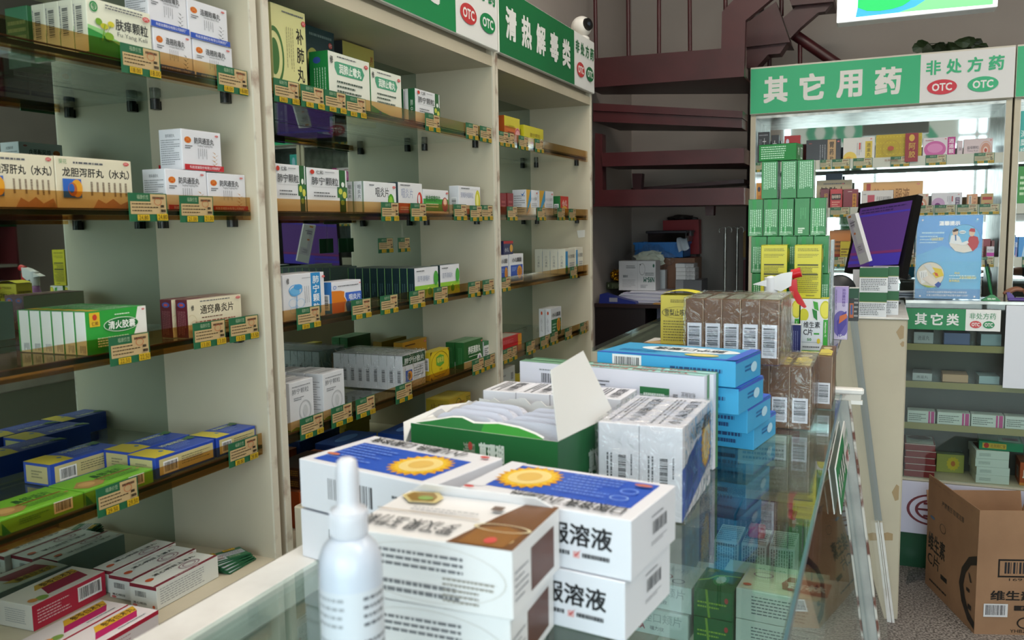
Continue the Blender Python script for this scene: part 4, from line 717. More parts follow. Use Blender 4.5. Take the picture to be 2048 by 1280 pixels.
frR = [('t', '口服溶液', .46, .42, .905, .80, '#1c1c20', .025), ('l', .46, .24, .68, .33, 1, '#34353a', .8), ('r', .70, .22, .735, .33, '#e0b0b0'), ('p', [(.705, .29), (.715, .24), (.745, .38), (.715, .28)], '#c8403c'), ('l', .75, .24, .90, .33, 1, '#4a4b50', .8)]
st_sun = ('#e0dfe6', {'T': topR, 'F': frR, 'R': [('b', .42, .42, .80, .72, '#dcdbe2'), ('l', .42, .28, .80, .36, 2, PRL, .4), ('l', .42, .76, .8, .82, 1, PRL)]})
st_sunL = ('#e0dfe6', {'T': topL, 'F': [('b', .20, .22, .62, .78, '#e0dfe6'), ('l', .72, .3, .98, .7, 3, PRN, .4)], 'L': [('l', .2, .2, .8, .8, 5, PRL, .3)]})
HB = .0545
o, L, yw = lay3('oral_solution_box', st_sun, ZT+2*HB, HB-.0005, (906, 981), (1262, 1042), .112, T('white box with sunflower on blue, upper box of the right hand stack in the foreground', 'medicine box', 'white boxes with sunflower on blue'))
copy_obj(o, (o.location.x-.005, o.location.y-.001, ZT), yw-.004, label='white box with sunflower on blue, lower box of the right hand stack in the foreground')
o, L, yw = lay3('oral_solution_box', st_sunL, ZT+2*HB+.002, HB-.0005, (598, 917), (884, 977), .118, T('white box with sunflower on blue, upper box of the left hand stack in the foreground', 'medicine box', 'white boxes with sunflower on blue'), anchor='L', w=.190)
copy_obj(o, (o.location.x-.002, o.location.y+.001, ZT), yw, label='white box with sunflower on blue, lower box of the left hand stack in the foreground')
# brown and white boxes in front
st_fbx = ('#e2dfe0', {'T': [('p', [(.62, 0), (1, 0), (1, 1), (.80, 1), (.72, .6)], '#6d4420'), ('e', .86, .16, .1, .1, '#c9b48a'), ('p', [(.68, .02), (.94, .02), (.97, .34), (.84, .44), (.70, .34)], '#8a5a22'), ('g', .83, .38, .17, .08, '#d8cba8', .12), ('e', .84, .12, .035, .06, '#c64a44'), ('t', '罗汉果', .30, .10, .60, .34, '#55565a', .01, 180), ('t', '玉竹颗', .02, .10, .28, .34, '#55565a', .01, 180), ('r', .0, .46, .66, .475, '#9a8468'), ('l', .2, .5, .62, .6, 2, PRL, .4),
    ('p', [(.03, .80), (.13, .66), (.30, .70), (.30, .84), (.22, .97), (.06, .92)], '#c9b882'), ('p', [(.06, .80), (.14, .69), (.27, .73), (.26, .84), (.20, .93), (.08, .89)], '#8a6a2c'), ('e', .2, .78, .05, .05, '#7d9a4a'), ('r', .66, .68, .73, .78, '#6a564a')],
    'F': [('b', .02, .30, .11, .70, '#e2dfe0'), ('g', .5, .5, .47, .44, '#cfcac6', .02), ('l', .20, .52, .72, .82, 3, '#77777c', .45), ('l', .22, .12, .70, .36, 2, '#77777c', .5), ('l', .60, .1, .9, .5, 5, '#9a948c', .4)],
    'R': [('r', .36, .14, .86, .80, '#5c3426'), ('l', .04, .2, .3, .7, 5, PRL, .3)]})
zt = 1.153
o, L, yw = lay3('granule_carton', st_fbx, zt, .0555, (757, 1065), (1024, 1103), .108, T('white box with brown corner and golden picture, upper box at the front of the counter', 'medicine box', 'white and brown boxes at the front'), w=.150)
B = PZ(1024, 1103, zt)
mbf = MB(); w_ = .150
cp = copy_obj(o, (o.location.x-.006, o.location.y+.002, ZT+.0005), yw+.03, label='white box with brown corner and golden picture, lower box at the front of the counter')
fl = [(-w_/2+.002, .052, .0556), (w_/2-.004, .052, .0556), (w_/2-.02, .050, .0640), (-w_/2+.02, .047, .0665)]
MB().prism(fl, (0, -.0006, -.0008), '#e2dfe0').obj('tuck_flap', o)

# spray bottle in front
bp = PF_ = CAM+ray(700, 1100)*.585
bx_, by_ = float(bp[0]), float(bp[1])
t = empty('spray_bottle', (bx_, by_, ZT), **T('white fine mist spray bottle with printed label standing at the front edge of the view', 'spray bottle'))
M_PL = cm('#c4cad8', .3, 0, .3)
mb = MB(); mb.lathe([(0, 0), (.0195, 0), (.0215, .002), (.0218, .02), (.0218, .128), (.0212, .136), (.0185, .144), (.0140, .149), (.0118, .151), (0, .151)], (0, 0, 0), M_PL, 48); mb.obj('bottle_body', t)
lb = MB(); R_ = .02195
def cyl_patch(a0, a1, z0, z1, m, r=R_, n=20):
    vs = []; 
    for i in range(n+1):
        a = a0+(a1-a0)*i/n; vs += [(r*math.cos(a), r*math.sin(a), z0), (r*math.cos(a), r*math.sin(a), z1)]
    lb.add(vs, [(2*i, 2*i+2, 2*i+3, 2*i+1) for i in range(n)], m, True)
th0 = math.atan2(-by_, -bx_)
cyl_patch(th0-1.45, th0+1.45, .012, .118, '#cdd0d8')
rr = random.Random(4)
for k in range(16):
    z = .112-.006*k
    if k in (4, 9): continue
    for (a, b) in ((-1.3, -.25), (.35, 1.3)):
        x = a
        while x < b-.1:
            w2 = rr.uniform(.05, .22); cyl_patch(th0+x, th0+min(x+w2, b), z, z+.0022, '#5a5c64' if (a > 0) else '#9a9ca4', R_+.0001, 3); x += w2+.05
cyl_patch(th0+.35, th0+1.35, .060, .0665, '#3c5fc0', R_+.0002)
for k in range(12): cyl_patch(th0-1.0+.05*k, th0-1.0+.05*k+.02, .0, .03, '#7a90b4', R_+.0003, 2)
lb.obj('bottle_label', t)
mb = MB(); mb.lathe([(.0118, .151), (.0125, .152), (.0128, .164), (.0122, .170), (.0082, .172), (.0080, .176), (.0078, .196), (.0066, .2035), (.004, .2055), (0, .206)], (0, 0, 0), cm('#cfced6', .35), 40)
for k in range(36): a = 2*math.pi*k/36; mb.box(.0126*math.cos(a)-.0003, .0126*math.cos(a)+.0003, .0126*math.sin(a)-.0003, .0126*math.sin(a)+.0003, .153, .169, '#dddbe2')
mb.obj('spray_cap', t)

# torn green display carton full of blister packs
zt = 1.150; A = PZ(854, 844, zt); B = PZ(1153, 882, zt); yw = math.atan2(B[1]-A[1], B[0]-A[0]); W_ = float(np.linalg.norm(B-A)); D_ = .165; H_ = .108
a = np.array([math.cos(yw), math.sin(yw), 0]); b = np.array([-a[1], a[0], 0]); cc = A+a*W_/2+b*D_/2+np.array([-.022, -.004, 0])
t = empty('display_carton', (cc[0], cc[1], ZT), yw, **T('torn open dark green display carton with a raised white flap on the counter', 'carton'))
G_ = '#14642f'; x, y = W_/2, D_/2
mb = MB(); tk = .0012
def wall(mb, p0, p1, tops, mo, mi, n):   # wall with a ragged torn top edge
    p0 = Vector(p0); p1 = Vector(p1); N = len(tops); nn = Vector(n)*tk
    for i in range(N-1):
        q0 = p0.lerp(p1, i/(N-1)); q1 = p0.lerp(p1, (i+1)/(N-1)); u0 = Vector((0, 0, tops[i])); u1 = Vector((0, 0, tops[i+1]))
        mb.quad(q0, q1, q1+u1, q0+u0, mo); mb.quad(q1-nn, q0-nn, q0+u0-nn, q1+u1-nn, mi); mb.quad(q0+u0, q1+u1, q1+u1-nn, q0+u0-nn, '#dedbd8')
rj = random.Random(11)
wall(mb, (-x, -y, 0), (x, -y, 0), [H_]*2, G_, '#d6d6d4', (0, -1, 0))
wall(mb, (x, -y, 0), (x, y, 0), [H_]*2, '#1d5a34', '#d6d6d4', (1, 0, 0))
wall(mb, (x, y, 0), (-x, y, 0), [H_+rj.uniform(0, .009) for _ in range(26)], '#dcdcdc', '#e3e1e0', (0, 1, 0))
wall(mb, (-x, y, 0), (-x, -y, 0), [H_+rj.uniform(-.004, .006) for _ in range(18)], '#dcdcdc', '#e3e1e0', (-1, 0, 0))
mb.quad((-x, -y, .0006), (x, -y, .0006), (x, y, .0006), (-x, y, .0006), '#c9c9c6')
decals(mb, (-x, -y-.0001, 0), (W_, 0, 0), (0, 0, H_), (0, -1, 0), [('t', '清咽', .38, .62, .46, .86, '#8f9a86', .02), ('e', .43, .82, .015, .05, '#b5443a'), ('t', '草珊瑚', .49, .66, .66, .88, '#dfe6dc', .05), ('r', .14, 0, .17, .55, '#a8aab4'), ('r', .27, 0, .47, .42, '#a0a2ae'), ('p', [(.60, 0), (.60, .3), (.68, .34), (.76, .22), (.80, 0)], '#a8aab8')])
decals(mb, (x+.0001, -y, 0), (0, D_, 0), (0, 0, H_), (1, 0, 0), [('t', '草珊瑚', .50, .40, .84, .72, '#a8b4aa', .05), ('t', '清咽', .2, .3, .44, .5, '#77806c', .02), ('l', .2, .02, .44, .25, 4, '#7a8a7c', .4), ('b', .66, -.0, .98, .28, '#1d5a34')])
mb.obj('tray', t)
# torn lid pieces: front leaf, left scrap and the tall raised flap
mb = MB()
ed = [(-x+.002, 0), (-x+.03, .012), (-.05, .026), (-.035, .028), (-.015, .018), (0, .020), (.02, .024), (.05, .020), (.075, .010), (x-.02, .002)]
for i in range(len(ed)-1):
    (x0, d0), (x1, d1) = ed[i], ed[i+1]
    mb.quad((x0, -y+.001, H_), (x1, -y+.001, H_), (x1, -y+.001+d1*.4, H_+d1*.42), (x0, -y+.001+d0*.4, H_+d0*.42), '#2c8a2c' if i > 4 else '#1a6a30')
    mb.quad((x0, -y+.001+d0*.4, H_+d0*.42), (x1, -y+.001+d1*.4, H_+d1*.42), (x1, -y+.001+d1*.4+.003, H_+d1*.42+.0015), (x0, -y+.001+d0*.4+.003, H_+d0*.42+.0015), '#e2e0de')
mb.obj('torn_front_edge', t)
mb = MB(); pts = [(-x, y, H_-.002), (-x-.016, y*.1, H_+.004), (-x-.028, -y*.75, H_-.006), (-x-.012, -y*1.0, H_-.030), (-x, -y, H_-.004)]
mb.prism(pts, (.0008, 0, -.0008), '#d3d2d0'); mb.prism([(-x, -y*.4, H_), (-x+.035, -y*.85, H_+.006), (-x+.04, -y*.98, H_-.002), (-x, -y, H_)], (0, .0006, .001), '#e0dedc'); mb.obj('torn_side_scrap', t)
mb = MB(); ztop = .072
Mi = Matrix.Translation((cc[0], cc[1], ZT)) @ Matrix.Rotation(yw, 4, 'Z'); Mi = Mi.inverted()
q1 = Mi @ Vector(PY(1100, 741, cc[1]-.055)); q2 = Mi @ Vector(PY(1165, 702, cc[1]+.045))
pts = [(x-.001, -y+.002, H_), (x-.001, y-.002, H_), tuple(q2), tuple(q1)]
mb.prism(pts, (.0010, 0, .0006), cm('#dcdad8', .25)); mb.obj('raised_flap', t)
# blister packs in the tray
M_BL = cm('#d3d4e2', .3)
first = None
for k in range(8):
    col_, row_ = (k % 2, k//2)
    p = A+np.array([-.022, -.004, 0])+a*(.056+.100*col_)+b*(.036+.026*row_)
    if first is None:
        mb = MB(); n = 10; r = .02; w2, h2 = .047, .046; pts = []
        for (cx, cz, a0) in ((w2-r, h2-r, 0), (-w2+r, h2-r, 90), (-w2+.004, -h2+.004, 180), (w2-.004, -h2+.004, 270)):
            for i in range(7): an = math.radians(a0+15*i); rr_ = r if a0 < 180 else .004; pts.append((cx+rr_*math.cos(an), -.009, cz+rr_*math.sin(an)))
        mb.prism(pts, (0, .018, 0), M_BL)
        decals(mb, (-w2, -.0092, -h2), (2*w2, 0, 0), (0, 0, 2*h2), (0, -1, 0), [('e', .5, .62, .09, .09, '#9fbce0'), ('o', .5, .62, .06, .06, '#4a8ad0', 8), ('t', '草珊瑚', .55, .2, .85, .34, '#3a9a6a', .02), ('t', '清咽', .2, .2, .45, .33, PRN, .02), ('p', [(.02, .2), (.2, .2), (.2, .45), (.1, .4), (.02, .3)], '#2f9a3c')])
        first = mb.obj('lozenge_case', None, (p[0], p[1], ZT+.070), yw, **T('white rounded lozenge case in the torn green carton, front left of the rows', 'lozenge case', 'lozenge cases in the green carton'))
        first.rotation_euler = (-.35, 0, yw)
    else:
        c_ = copy_obj(first, (p[0], p[1], ZT+.070), None, label='white rounded lozenge case in the torn green carton, %s row, %s side' % (['front', 'second', 'third', 'fourth', 'fifth'][row_], ['left', 'right'][col_]))

# wrapped upright white boxes behind on the right
st_up = ('#dddce4', {'F': [('bv', .46, .36, .70, .70, '#dddce4'), ('lv', .18, .2, .36, .68, 2, PRN, .4), ('lv', .76, .36, .84, .68, 1, PRN, .4), ('r', .0, 0, .012, 1, '#9a98a0')], 'T': [('lv', .15, .08, .45, .92, 3, '#55565c', .55), ('t', '小儿肺热口服液', .55, .1, .85, .9, '#3c3d44', .02, 90)],
    'R': [('p', [(.0, 0), (1, .30), (1, .76), (.86, .8), (.2, .58), (0, .56)], '#3c5ab0'), ('p', [(.12, .2), (.5, .3), (.5, .72), (.18, .62), (.12, .5)], '#22408e')]+sun(.80, .58, .19, .32)+[('t', '小儿肺热口服溶液', .2, .76, .95, .92, BK, .02)]})
XR = -.209; hh = .1165; tt = .0535
up = box_mesh(tt-.0006, .176, hh, *st_up).obj('oral_solution_box', None, (XR-tt/2, .989+.088, ZT+.0008), -.01, **T('upright white box with sunflower on its right side under clear film, rightmost of its pack', 'medicine box', 'upright white boxes under film'))
copy_obj(up, (XR-tt*1.5+.0015, .9895+.088, ZT+.0008), label='upright white box with barcode end under clear film, second from the right of its pack')
up2 = box_mesh(tt-.0006, .080, hh, *st_up)
first = None
for k in range(4):
    p = (XR-tt*(2.5+k)-.010, 1.172, ZT+.0002)
    if not first: first = up2.obj('oral_solution_box', None, p, -.02, **T('upright white box behind the raised flap, first from the right', 'medicine box', 'upright white boxes behind the green carton'))
    else: copy_obj(first, p, label='upright white box behind the raised flap, %s from the right' % ORD[k])
mb = MB(); mb.box(XR-2*tt-.002, XR+.003, .986, 1.168, ZT+.0003, ZT+hh+.003, M_WRAP); mb.obj('shrink_wrap', **T('clear shrink film around the upright white boxes beside the green carton', 'plastic film'))

# long white and green boxes
st_lwg = ('#dcdae6', {'F': [('b', .12, .76, .27, .90, '#dcdae6'), ('l', .12, .91, .27, .94, 1, PRL), ('r', .68, .56, .83, .84, '#2a7040'), ('l', .70, .60, .81, .80, 3, '#c9d8cc', .4), ('t', '产品批号', .89, .62, .96, .68, PRN, 0, 180), ('t', '有效期至', .89, .76, .96, .82, PRN, 0, 180), ('l', .85, .62, .875, .82, 2, PRN, .4), ('l', .45, .80, .52, .88, 2, PRN, .4)],
    'T': [('r', 0, 0, .34, 1, '#6d9a7c'), ('r', .34, 0, 1, 1, '#a7cfc6'), ('t', 'Yuan Lifei Koufuye', .36, .15, .92, .85, '#b5605a', .03, 180), ('r', 0, .8, 1, 1, '#5a8a6c')], 'R': [('r', 0, 0, .5, 1, '#dcdae6'), ('r', .5, 0, 1, 1, '#4f8a60')]})
o, L, yw = lay3('oral_solution_box', st_lwg, 1.182, .1415, (1039, 722), (1409, 753), .0195, T('long white and green box standing on edge behind the film pack, front one', 'medicine box', 'long white and green boxes'))
copy_obj(o, (o.location.x-math.sin(yw)*.0205+.006, o.location.y+math.cos(yw)*.0205, o.location.z), label='long white and green box standing on edge behind the film pack, rear one')

# light blue boxes
st_sb = ('#3fa3d6', {'F': [('b', .12, .10, .34, .96), ('l', .55, .5, .93, .66, 1, '#2c4a7a', .9), ('l', .74, .2, .93, .4, 1, '#2c4a7a', .8)],
    'T': [('r', 0, 0, 1, .1, '#2f5ac0'), ('e', .56, .62, .36, .22, '#e4ecf2'), ('t', '肺宁口服液', .30, .52, .82, .74, '#2b3038', .03, 180), ('l', .1, .25, .5, .42, 2, '#2c7ab8', .5), ('e', .72, .25, .12, .10, '#d8cf7a'), ('r', .93, 0, 1, 1, '#3c62c8')], 'R': [('r', 0, .9, 1, 1, '#3c5ac0'), ('l', .35, .4, .8, .7, 2, '#2c6aa8', .5), ('e', .7, .5, .12, .2, '#b8dcf0')]})
hb = .0395; zt = ZT+4*hb+.001
o, L, yw = lay3('oral_solution_box', st_sb, zt, hb-.0006, (1194, 702), (1466, 724), .122, T('sky blue box with white oval title, topmost of its stack of four', 'medicine box', 'sky blue boxes'), drz=.04)
BR = np.array(PZ(1466, 724, zt)); 
for k, (pr_, dy) in enumerate((((1467, 765+40), .004), ((1490, 818), .012), ((1503, 853), .018))):
    zz = ZT+(3-k)*hb; P = PZ(pr_[0], pr_[1], zz)
    a = np.array([math.cos(yw), math.sin(yw)]); b = np.array([-a[1], a[0]]); cc = np.array(P[:2])-a*L/2+b*.061
    if k == 0: cc = np.array([o.location.x+.004, o.location.y+.004])
    copy_obj(o, (cc[0], cc[1], zz-hb), yw+.04, label='sky blue box with barcode, %s from the top of its stack of four' % ORD[k+1])

# brown cartons under film
st_bb = ('#5f3b18', {'F': [('bv', .12, .10, .88, .50, '#d3d2da'), ('r', .97, 0, 1, 1, '#b59a80')], 'T': [('p', [(.1, .1), (.9, .1), (.9, .5), (.5, .7), (.1, .6)], '#c9b84e'), ('e', .5, .75, .3, .1, '#b5a684'), ('l', .1, .05, .9, .3, 2, '#8a7a4a')], 'R': [('r', .1, .2, .6, .8, '#8a6442')]})
w1 = .0343; h1 = .1095
first = None
for k in range(6):
    p = (-.103-w1*(k+.5), 1.524+.088 if k < 3 else 1.690, ZT+.0008)
    if k == 3: third_ = box_mesh(w1-.0006, .06, h1, *st_bb).obj('syrup_carton', None, p, 0, **T('brown carton with barcode under film in the lower pack, fourth from the right', 'medicine box', 'brown cartons in the lower film pack')); continue
    if k > 3: copy_obj(third_, p, label='brown carton with barcode under film in the lower pack, %s from the right' % ORD[k]); continue
    if not first: first = box_mesh(w1-.0006, .176, h1, *st_bb).obj('syrup_carton', None, p, 0, **T('brown carton with barcode under film in the lower pack, first from the right', 'medicine box', 'brown cartons in the lower film pack'))
    else: copy_obj(first, p, label='brown carton with barcode under film in the lower pack, %s from the right' % ORD[k])
o_ = copy_obj(first, (-.092, 1.787, ZT+.0008), label='brown carton standing behind the lower film pack at the counter edge'); o_.scale = (.85, .88, .93)
MB().box(-.103-3*w1-.002, -.1005, 1.522, 1.702, ZT+.0002, ZT+h1+.0035, M_WRAP).obj('shrink_wrap', **T('clear shrink film around the lower brown cartons', 'plastic film'))
st_bu = ('#5f3b18', {'F': [('bv', .10, .10, .90, .62, '#d3d2da'), ('r', .97, 0, 1, 1, '#b59a80')], 'T': [('p', [(.1, .1), (.9, .1), (.9, .5), (.5, .7), (.1, .6)], '#a8ac9a'), ('l', .1, .05, .9, .9, 5, '#8a908a')], 'R': [('r', .1, .2, .6, .8, '#8a6442')]})
w2 = .0322; zb = ZT+h1+.0058
first = None
for k in range(5):
    p = (-.153-w2*(k+.5), 1.499+.090, zb)
    if not first: first = box_mesh(w2-.0006, .172, .111, *st_bu).obj('syrup_carton', None, p, -.02, **T('brown carton with barcode under film in the upper pack, first from the right', 'medicine box', 'brown cartons in the upper film pack'))
    else: copy_obj(first, (p[0], p[1]+w2*k*.02, zb), label='brown carton with barcode under film in the upper pack, %s from the right' % ORD[k])
MB().box(-5*w2/2-.003, 5*w2/2+.003, -.090, .090, 0, .115, M_WRAP).obj('shrink_wrap', None, (-.153-w2*2.5, 1.591, zb-.0015), -.02, **T('clear shrink film around the upper brown cartons', 'plastic film'))
# flat golden boxes with the yellow syrup box
st_gd = ('#8a6434', {'T': [('p', [(0, .5), (.3, .9), (1, 1), (0, 1)], '#c4c0bc'), ('e', .25, .55, .2, .12, '#c9ab7a'), ('r', .05, .05, .95, .12, '#c09a62'), ('t', '颗粒', .4, .7, .9, .9, '#5c5652', .02)], 'F': [('l', .3, .3, .95, .7, 1, '#c9a878', .7)]})
xg = sX(1252, 1.50, 1.166)
g0 = box_mesh(.108, .15, .0415, *st_gd).obj('medicine_box', None, (xg+.050, 1.64, ZT), -.05, **T('flat golden brown box under the yellow syrup box, bottom of three', 'medicine box', 'flat golden brown boxes'))
copy_obj(g0, (xg+.050, 1.64, ZT+.042), label='flat golden brown box under the yellow syrup box, middle of three')
copy_obj(g0, (xg+.050, 1.64, ZT+.084), label='flat golden brown box under the yellow syrup box, topmost of three')
st_yl = ('#c8b944', {'F': [('t', '雪梨止咳糖浆', .12, .58, .96, .72, '#2c2618', .01), ('g', .52, .65, .48, .12, '#5c5228', .04), ('l', .28, .85, .85, .92, 2, '#7a6a2c', .5), ('l', .08, .06, .96, .5, 8, '#6a5e2c', .3)]+RO(.93, .88, .05, .5), 'L': [('l', .1, .1, .9, .8, 7, '#7a6a2c')], 'T': [('r', 0, 0, 1, 1, '#b5a844')]})
zy = ZT+.1258; Ylw = 1.63
x0 = sX(1321, Ylw, zy); x1 = sX(1392, Ylw, zy); hy = sZ(590, x0, Ylw)-zy
yb = box_mesh(x1-x0, .05, hy, *st_yl).obj('syrup_box', None, ((x0+x1)/2, Ylw+.025, zy), 0, **T('yellow syrup box with arched open lid standing on the golden boxes', 'medicine box'))
mb = MB(); n = 10; vs = []
for i in range(n+1):
    t_ = i/n; zz = .0016+.007*math.sin(math.pi*t_*.9+.1); vs += [(-(x1-x0)/2+(x1-x0)*1.06*t_, -.024, zz), (-(x1-x0)/2+(x1-x0)*1.06*t_, .024, zz)]
mb.add([(v[0], v[1], v[2]+hy) for v in vs], [(2*i, 2*i+2, 2*i+3, 2*i+1) for i in range(n)], '#d4cb3a'); mb.obj('lid_flap', yb)

# trigger spray bottle
ty = 1.83; tx = sX(1541, ty, 1.2); 
t = empty('trigger_sprayer', (tx, ty, ZT), **T('lilac bottle with white and red trigger sprayer behind the brown cartons', 'spray bottle'))
zh = sZ(560, tx, ty)-ZT
mb = MB(); mb.lathe([(0, 0), (.040, 0), (.042, .004), (.042, zh*.35), (.034, zh*.50), (.020, zh*.70), (.013, zh*.80), (.012, zh*.86), (0, zh*.86)], (0, 0, 0), cm('#b07ab8', .3), 32); mb.obj('bottle_body', t)
u_ = (x1-x0)/71  # metres per pixel near here
u_ = 1.05*(ty*1.02)/FPX*1.0
u_ = (sX(1600, ty, 1.3)-sX(1500, ty, 1.3))/100
def hp(px, py, yy=0): return ((px-1541)*u_, yy, (563-py)*u_+zh)
mb = MB(); mb.prism([hp(1505, 572, -.011), hp(1528, 575, -.011), hp(1562, 586, -.011), hp(1582, 574, -.011), hp(1584, 545, -.011), hp(1560, 550, -.011), hp(1530, 563, -.011)], (0, .022, 0), cm('#e0dfe2', .35)); mb.lathe([(.012, 0), (.012, .022), (.008, .034), (0, .036)], (0, 0, hp(1541, 590)[2]), cm('#e0dfe2', .35), 20); mb.tube([(0, 0, zh*.84), (0, 0, zh+.005)], .0135, cm('#dcdbe0', .35), 20); mb.obj('sprayer_head', t)
mb = MB(); R2 = cm('#c4141c', .3); mb.tube([hp(1582, 551), hp(1600, 546)], [.0095, .010], R2, 16); mb.prism([hp(1576, 563, -.006), hp(1592, 560, -.006), hp(1594, 585, -.006), hp(1612, 618, -.006), hp(1608, 620, -.006), hp(1594, 610, -.006), hp(1578, 582, -.006)], (0, .012, 0), R2); mb.obj('trigger', t)

# ================================================================== SECOND COUNTER AND THE GOODS ON IT
Z2T = 1.112; D0, D1 = 1.902, 3.135
c2 = empty('display_counter', (-.35, 2.5, 0), **T('glass topped counter carrying the green and yellow cartons beyond the near counter', 'display counter'))
def cob2(mb, name, **k):
    for j, v in enumerate(mb.v): mb.v[j] = (v[0]+.35, v[1]-2.5, v[2])
    return mb.obj(name, c2, **k)
fx2 = lambda z: -.085+(Z2T-z)*SL
cob2(MB().box(-.62, -.085, D0, D1, Z2T-.0095, Z2T-.0006, M_GTOP), 'glass_top')
def slant2(mb, y0, y1, z0, z1, t, m, off=0): mb.prism([(fx2(z1)+off, y0, z1), (fx2(z0)+off, y0, z0), (fx2(z0)+off-t, y0, z0), (fx2(z1)+off-t, y0, z1)], (0, y1-y0, 0), m)
mb = MB(); slant2(mb, D0, D1, .12, Z2T-.011, .005, M_GLASS); cob2(mb, 'front_glass')
cob2(MB().box(-.62, fx2(.12), D0, D1, .03, .12, M_WHITE), 'plinth')
cob2(MB().box(-.62, -.60, D0, D1, .12, Z2T-.011, M_CREAM), 'rear_door')
cob2(MB().box(-.58, fx2(.8)-.03, D0+.02, D1-.02, .80, .806, M_GLASS), 'inner_shelf')
mb = MB(); slant2(mb, D1-.004, D1, .36, Z2T-.012, .012, cm('#8d9190', .25), .012); slant2(mb, D1-.012, D1, .0, .36, .014, M_WHITE, .002); slant2(mb, D1-.012, D1, .0, .355, .008, M_WHITE, .012); cob2(mb, 'end_post')
for k in range(3):
    box_mesh(  .12, .09, .06, *st_in[k]).obj('medicine_box', None, (-.25, 2.15+.25*k, .8065), .1*k, **T('%s box lying inside the second counter, %s from the near end' % (['green-grey', 'dull red', 'blue-grey'][k], ORD[k]), 'medicine box', 'boxes inside the second counter'))

def fbox(name, style, xl, xr, ytop, zb, Y, d, tags, h=None, rz=0, n=1):
    x0 = sX(xl, Y, zb+.03); x1 = sX(xr, Y, zb+.03); hh = h or (sZ(ytop, (x0+x1)/2, Y)-zb)
    return box_mesh(x1-x0, d, hh, *style).obj(name, None, ((x0+x1)/2, Y+d/2, zb), rz, **tags), (x0, x1, hh)
st_vc = ('#2f9a2f', {'F': [('r', 0, .04, .84, 1, '#dfe0e2'), ('r', 0, .60, 1, 1, '#e0dfe0'), ('e', .9, .80, .20, .17, '#c9c42a'), ('e', .9, .80, .17, .14, '#e2d84c'), ('e', .12, .70, .18, .12, '#c9c42a'), ('p', [(.45, .96), (.62, .94), (.66, .78), (.5, .82)], '#3fa02c'), ('p', [(.42, .82), (.6, .78), (.62, .60), (.48, .66)], '#1c7a2c'), ('r', .84, 0, 1, .62, '#36a02f'), ('r', .06, .2, .82, .60, '#d6dadf'),
    ('t', '维生素', .12, .46, .72, .58, BK, .02), ('t', 'C片', .12, .32, .46, .45, BK, .02), ('r', .50, .34, .70, .37, '#3a9a3a'), ('t', '50', .26, .22, .42, .27, '#2f8a3a', .02), ('e', .68, .22, .06, .05, '#d9c02c'), ('l', .1, .08, .75, .13, 1, PRN), ('t', 'vitamin C', .89, .30, .95, .58, '#e8ecdc', .02, 270), ('r', 0, 0, 1, .03, '#d9c92c')],
    'R': [('r', 0, 0, 1, 1, '#ccd3d6'), ('lv', .2, .1, .8, .9, 4, '#7a8a90', .3)], 'T': [('r', 0, 0, 1, 1, '#d4c92c')]})
st_vy = ('#cdc31a', {'F': [('l', .12, .88, .9, .94, 2, '#5a561a', .4), ('l', .12, .76, .9, .84, 3, '#6a641c', .3), ('r', .12, .615, .88, .64, '#38350f'), ('l', .12, .46, .9, .60, 5, '#6a641c', .4), ('r', .12, .435, .88, .46, '#38350f'), ('l', .12, .10, .9, .42, 9, '#7a7420', .4), ('l', .45, .04, .9, .07, 1, '#5a561a', .5)],
    'R': [('r', 0, 0, 1, 1, '#3a8a3a'), ('e', .5, .8, .5, .14, '#c9bd2a'), ('lv', .5, .1, .8, .6, 1, '#c9d8b0')], 'L': [('r', 0, 0, 1, 1, '#a9a83a')], 'T': [('r', 0, 0, 1, 1, '#b0a93c')]})
YV = 1.965; ZI = Z2T
o, (x0, x1, h) = fbox('vitamin_box', st_vc, 1600, 1655, 598, ZI, YV, .050, T('white and green vitamin box with lemon slices, right of the pair', 'medicine box', 'vitamin boxes with lemon slices'))
HV = h; o2 = copy_obj(o, (o.location.x-(x1-x0)-.003, o.location.y+.006, ZI), label='white and green vitamin box with lemon slices, left one behind the trigger sprayer')
copy_obj(o2, (o2.location.x-(x1-x0)-.008, o2.location.y+.012, ZI), label='white and green vitamin box hidden behind the brown cartons, leftmost of three')
o, (x0, x1, h) = fbox('vitamin_box', st_vy, 1588, 1642, 490, ZI+HV+.001, YV+.002, .048, T('bright yellow carton back with black bars, right of the two upright ones', 'medicine box', 'bright yellow carton backs'))
copy_obj(o, (sX(1547, YV+.01, 1.25), YV+.034, ZI+HV+.001), label='bright yellow carton back with black bars, left of the two upright ones')
st_sm = ('#1f2c6a', {'F': [('lv', .2, .1, .8, .8, 3, '#8a94c0', .3)], 'T': [('r', 0, 0, 1, 1, '#d5d8dc')], 'R': [('r', 0, 0, 1, 1, '#ccd2d8')]})
fbox('small_box', st_sm, 1581, 1601, 650, ZI, 1.925, .022, T('small navy and white box in front of the vitamin boxes', 'medicine box'))
st_dg = ('#173f24', {'F': [('e', .5, .8, .4, .12, '#dfe6dc'), ('l', .2, .3, .8, .6, 3, '#8ab09a')], 'T': [('r', 0, 0, 1, 1, '#3a6a4a')]})
fbox('small_box', st_dg, 1566, 1580, 628, ZI, 1.93, .022, T('dark green narrow box with white arc beside the navy box', 'medicine box'))

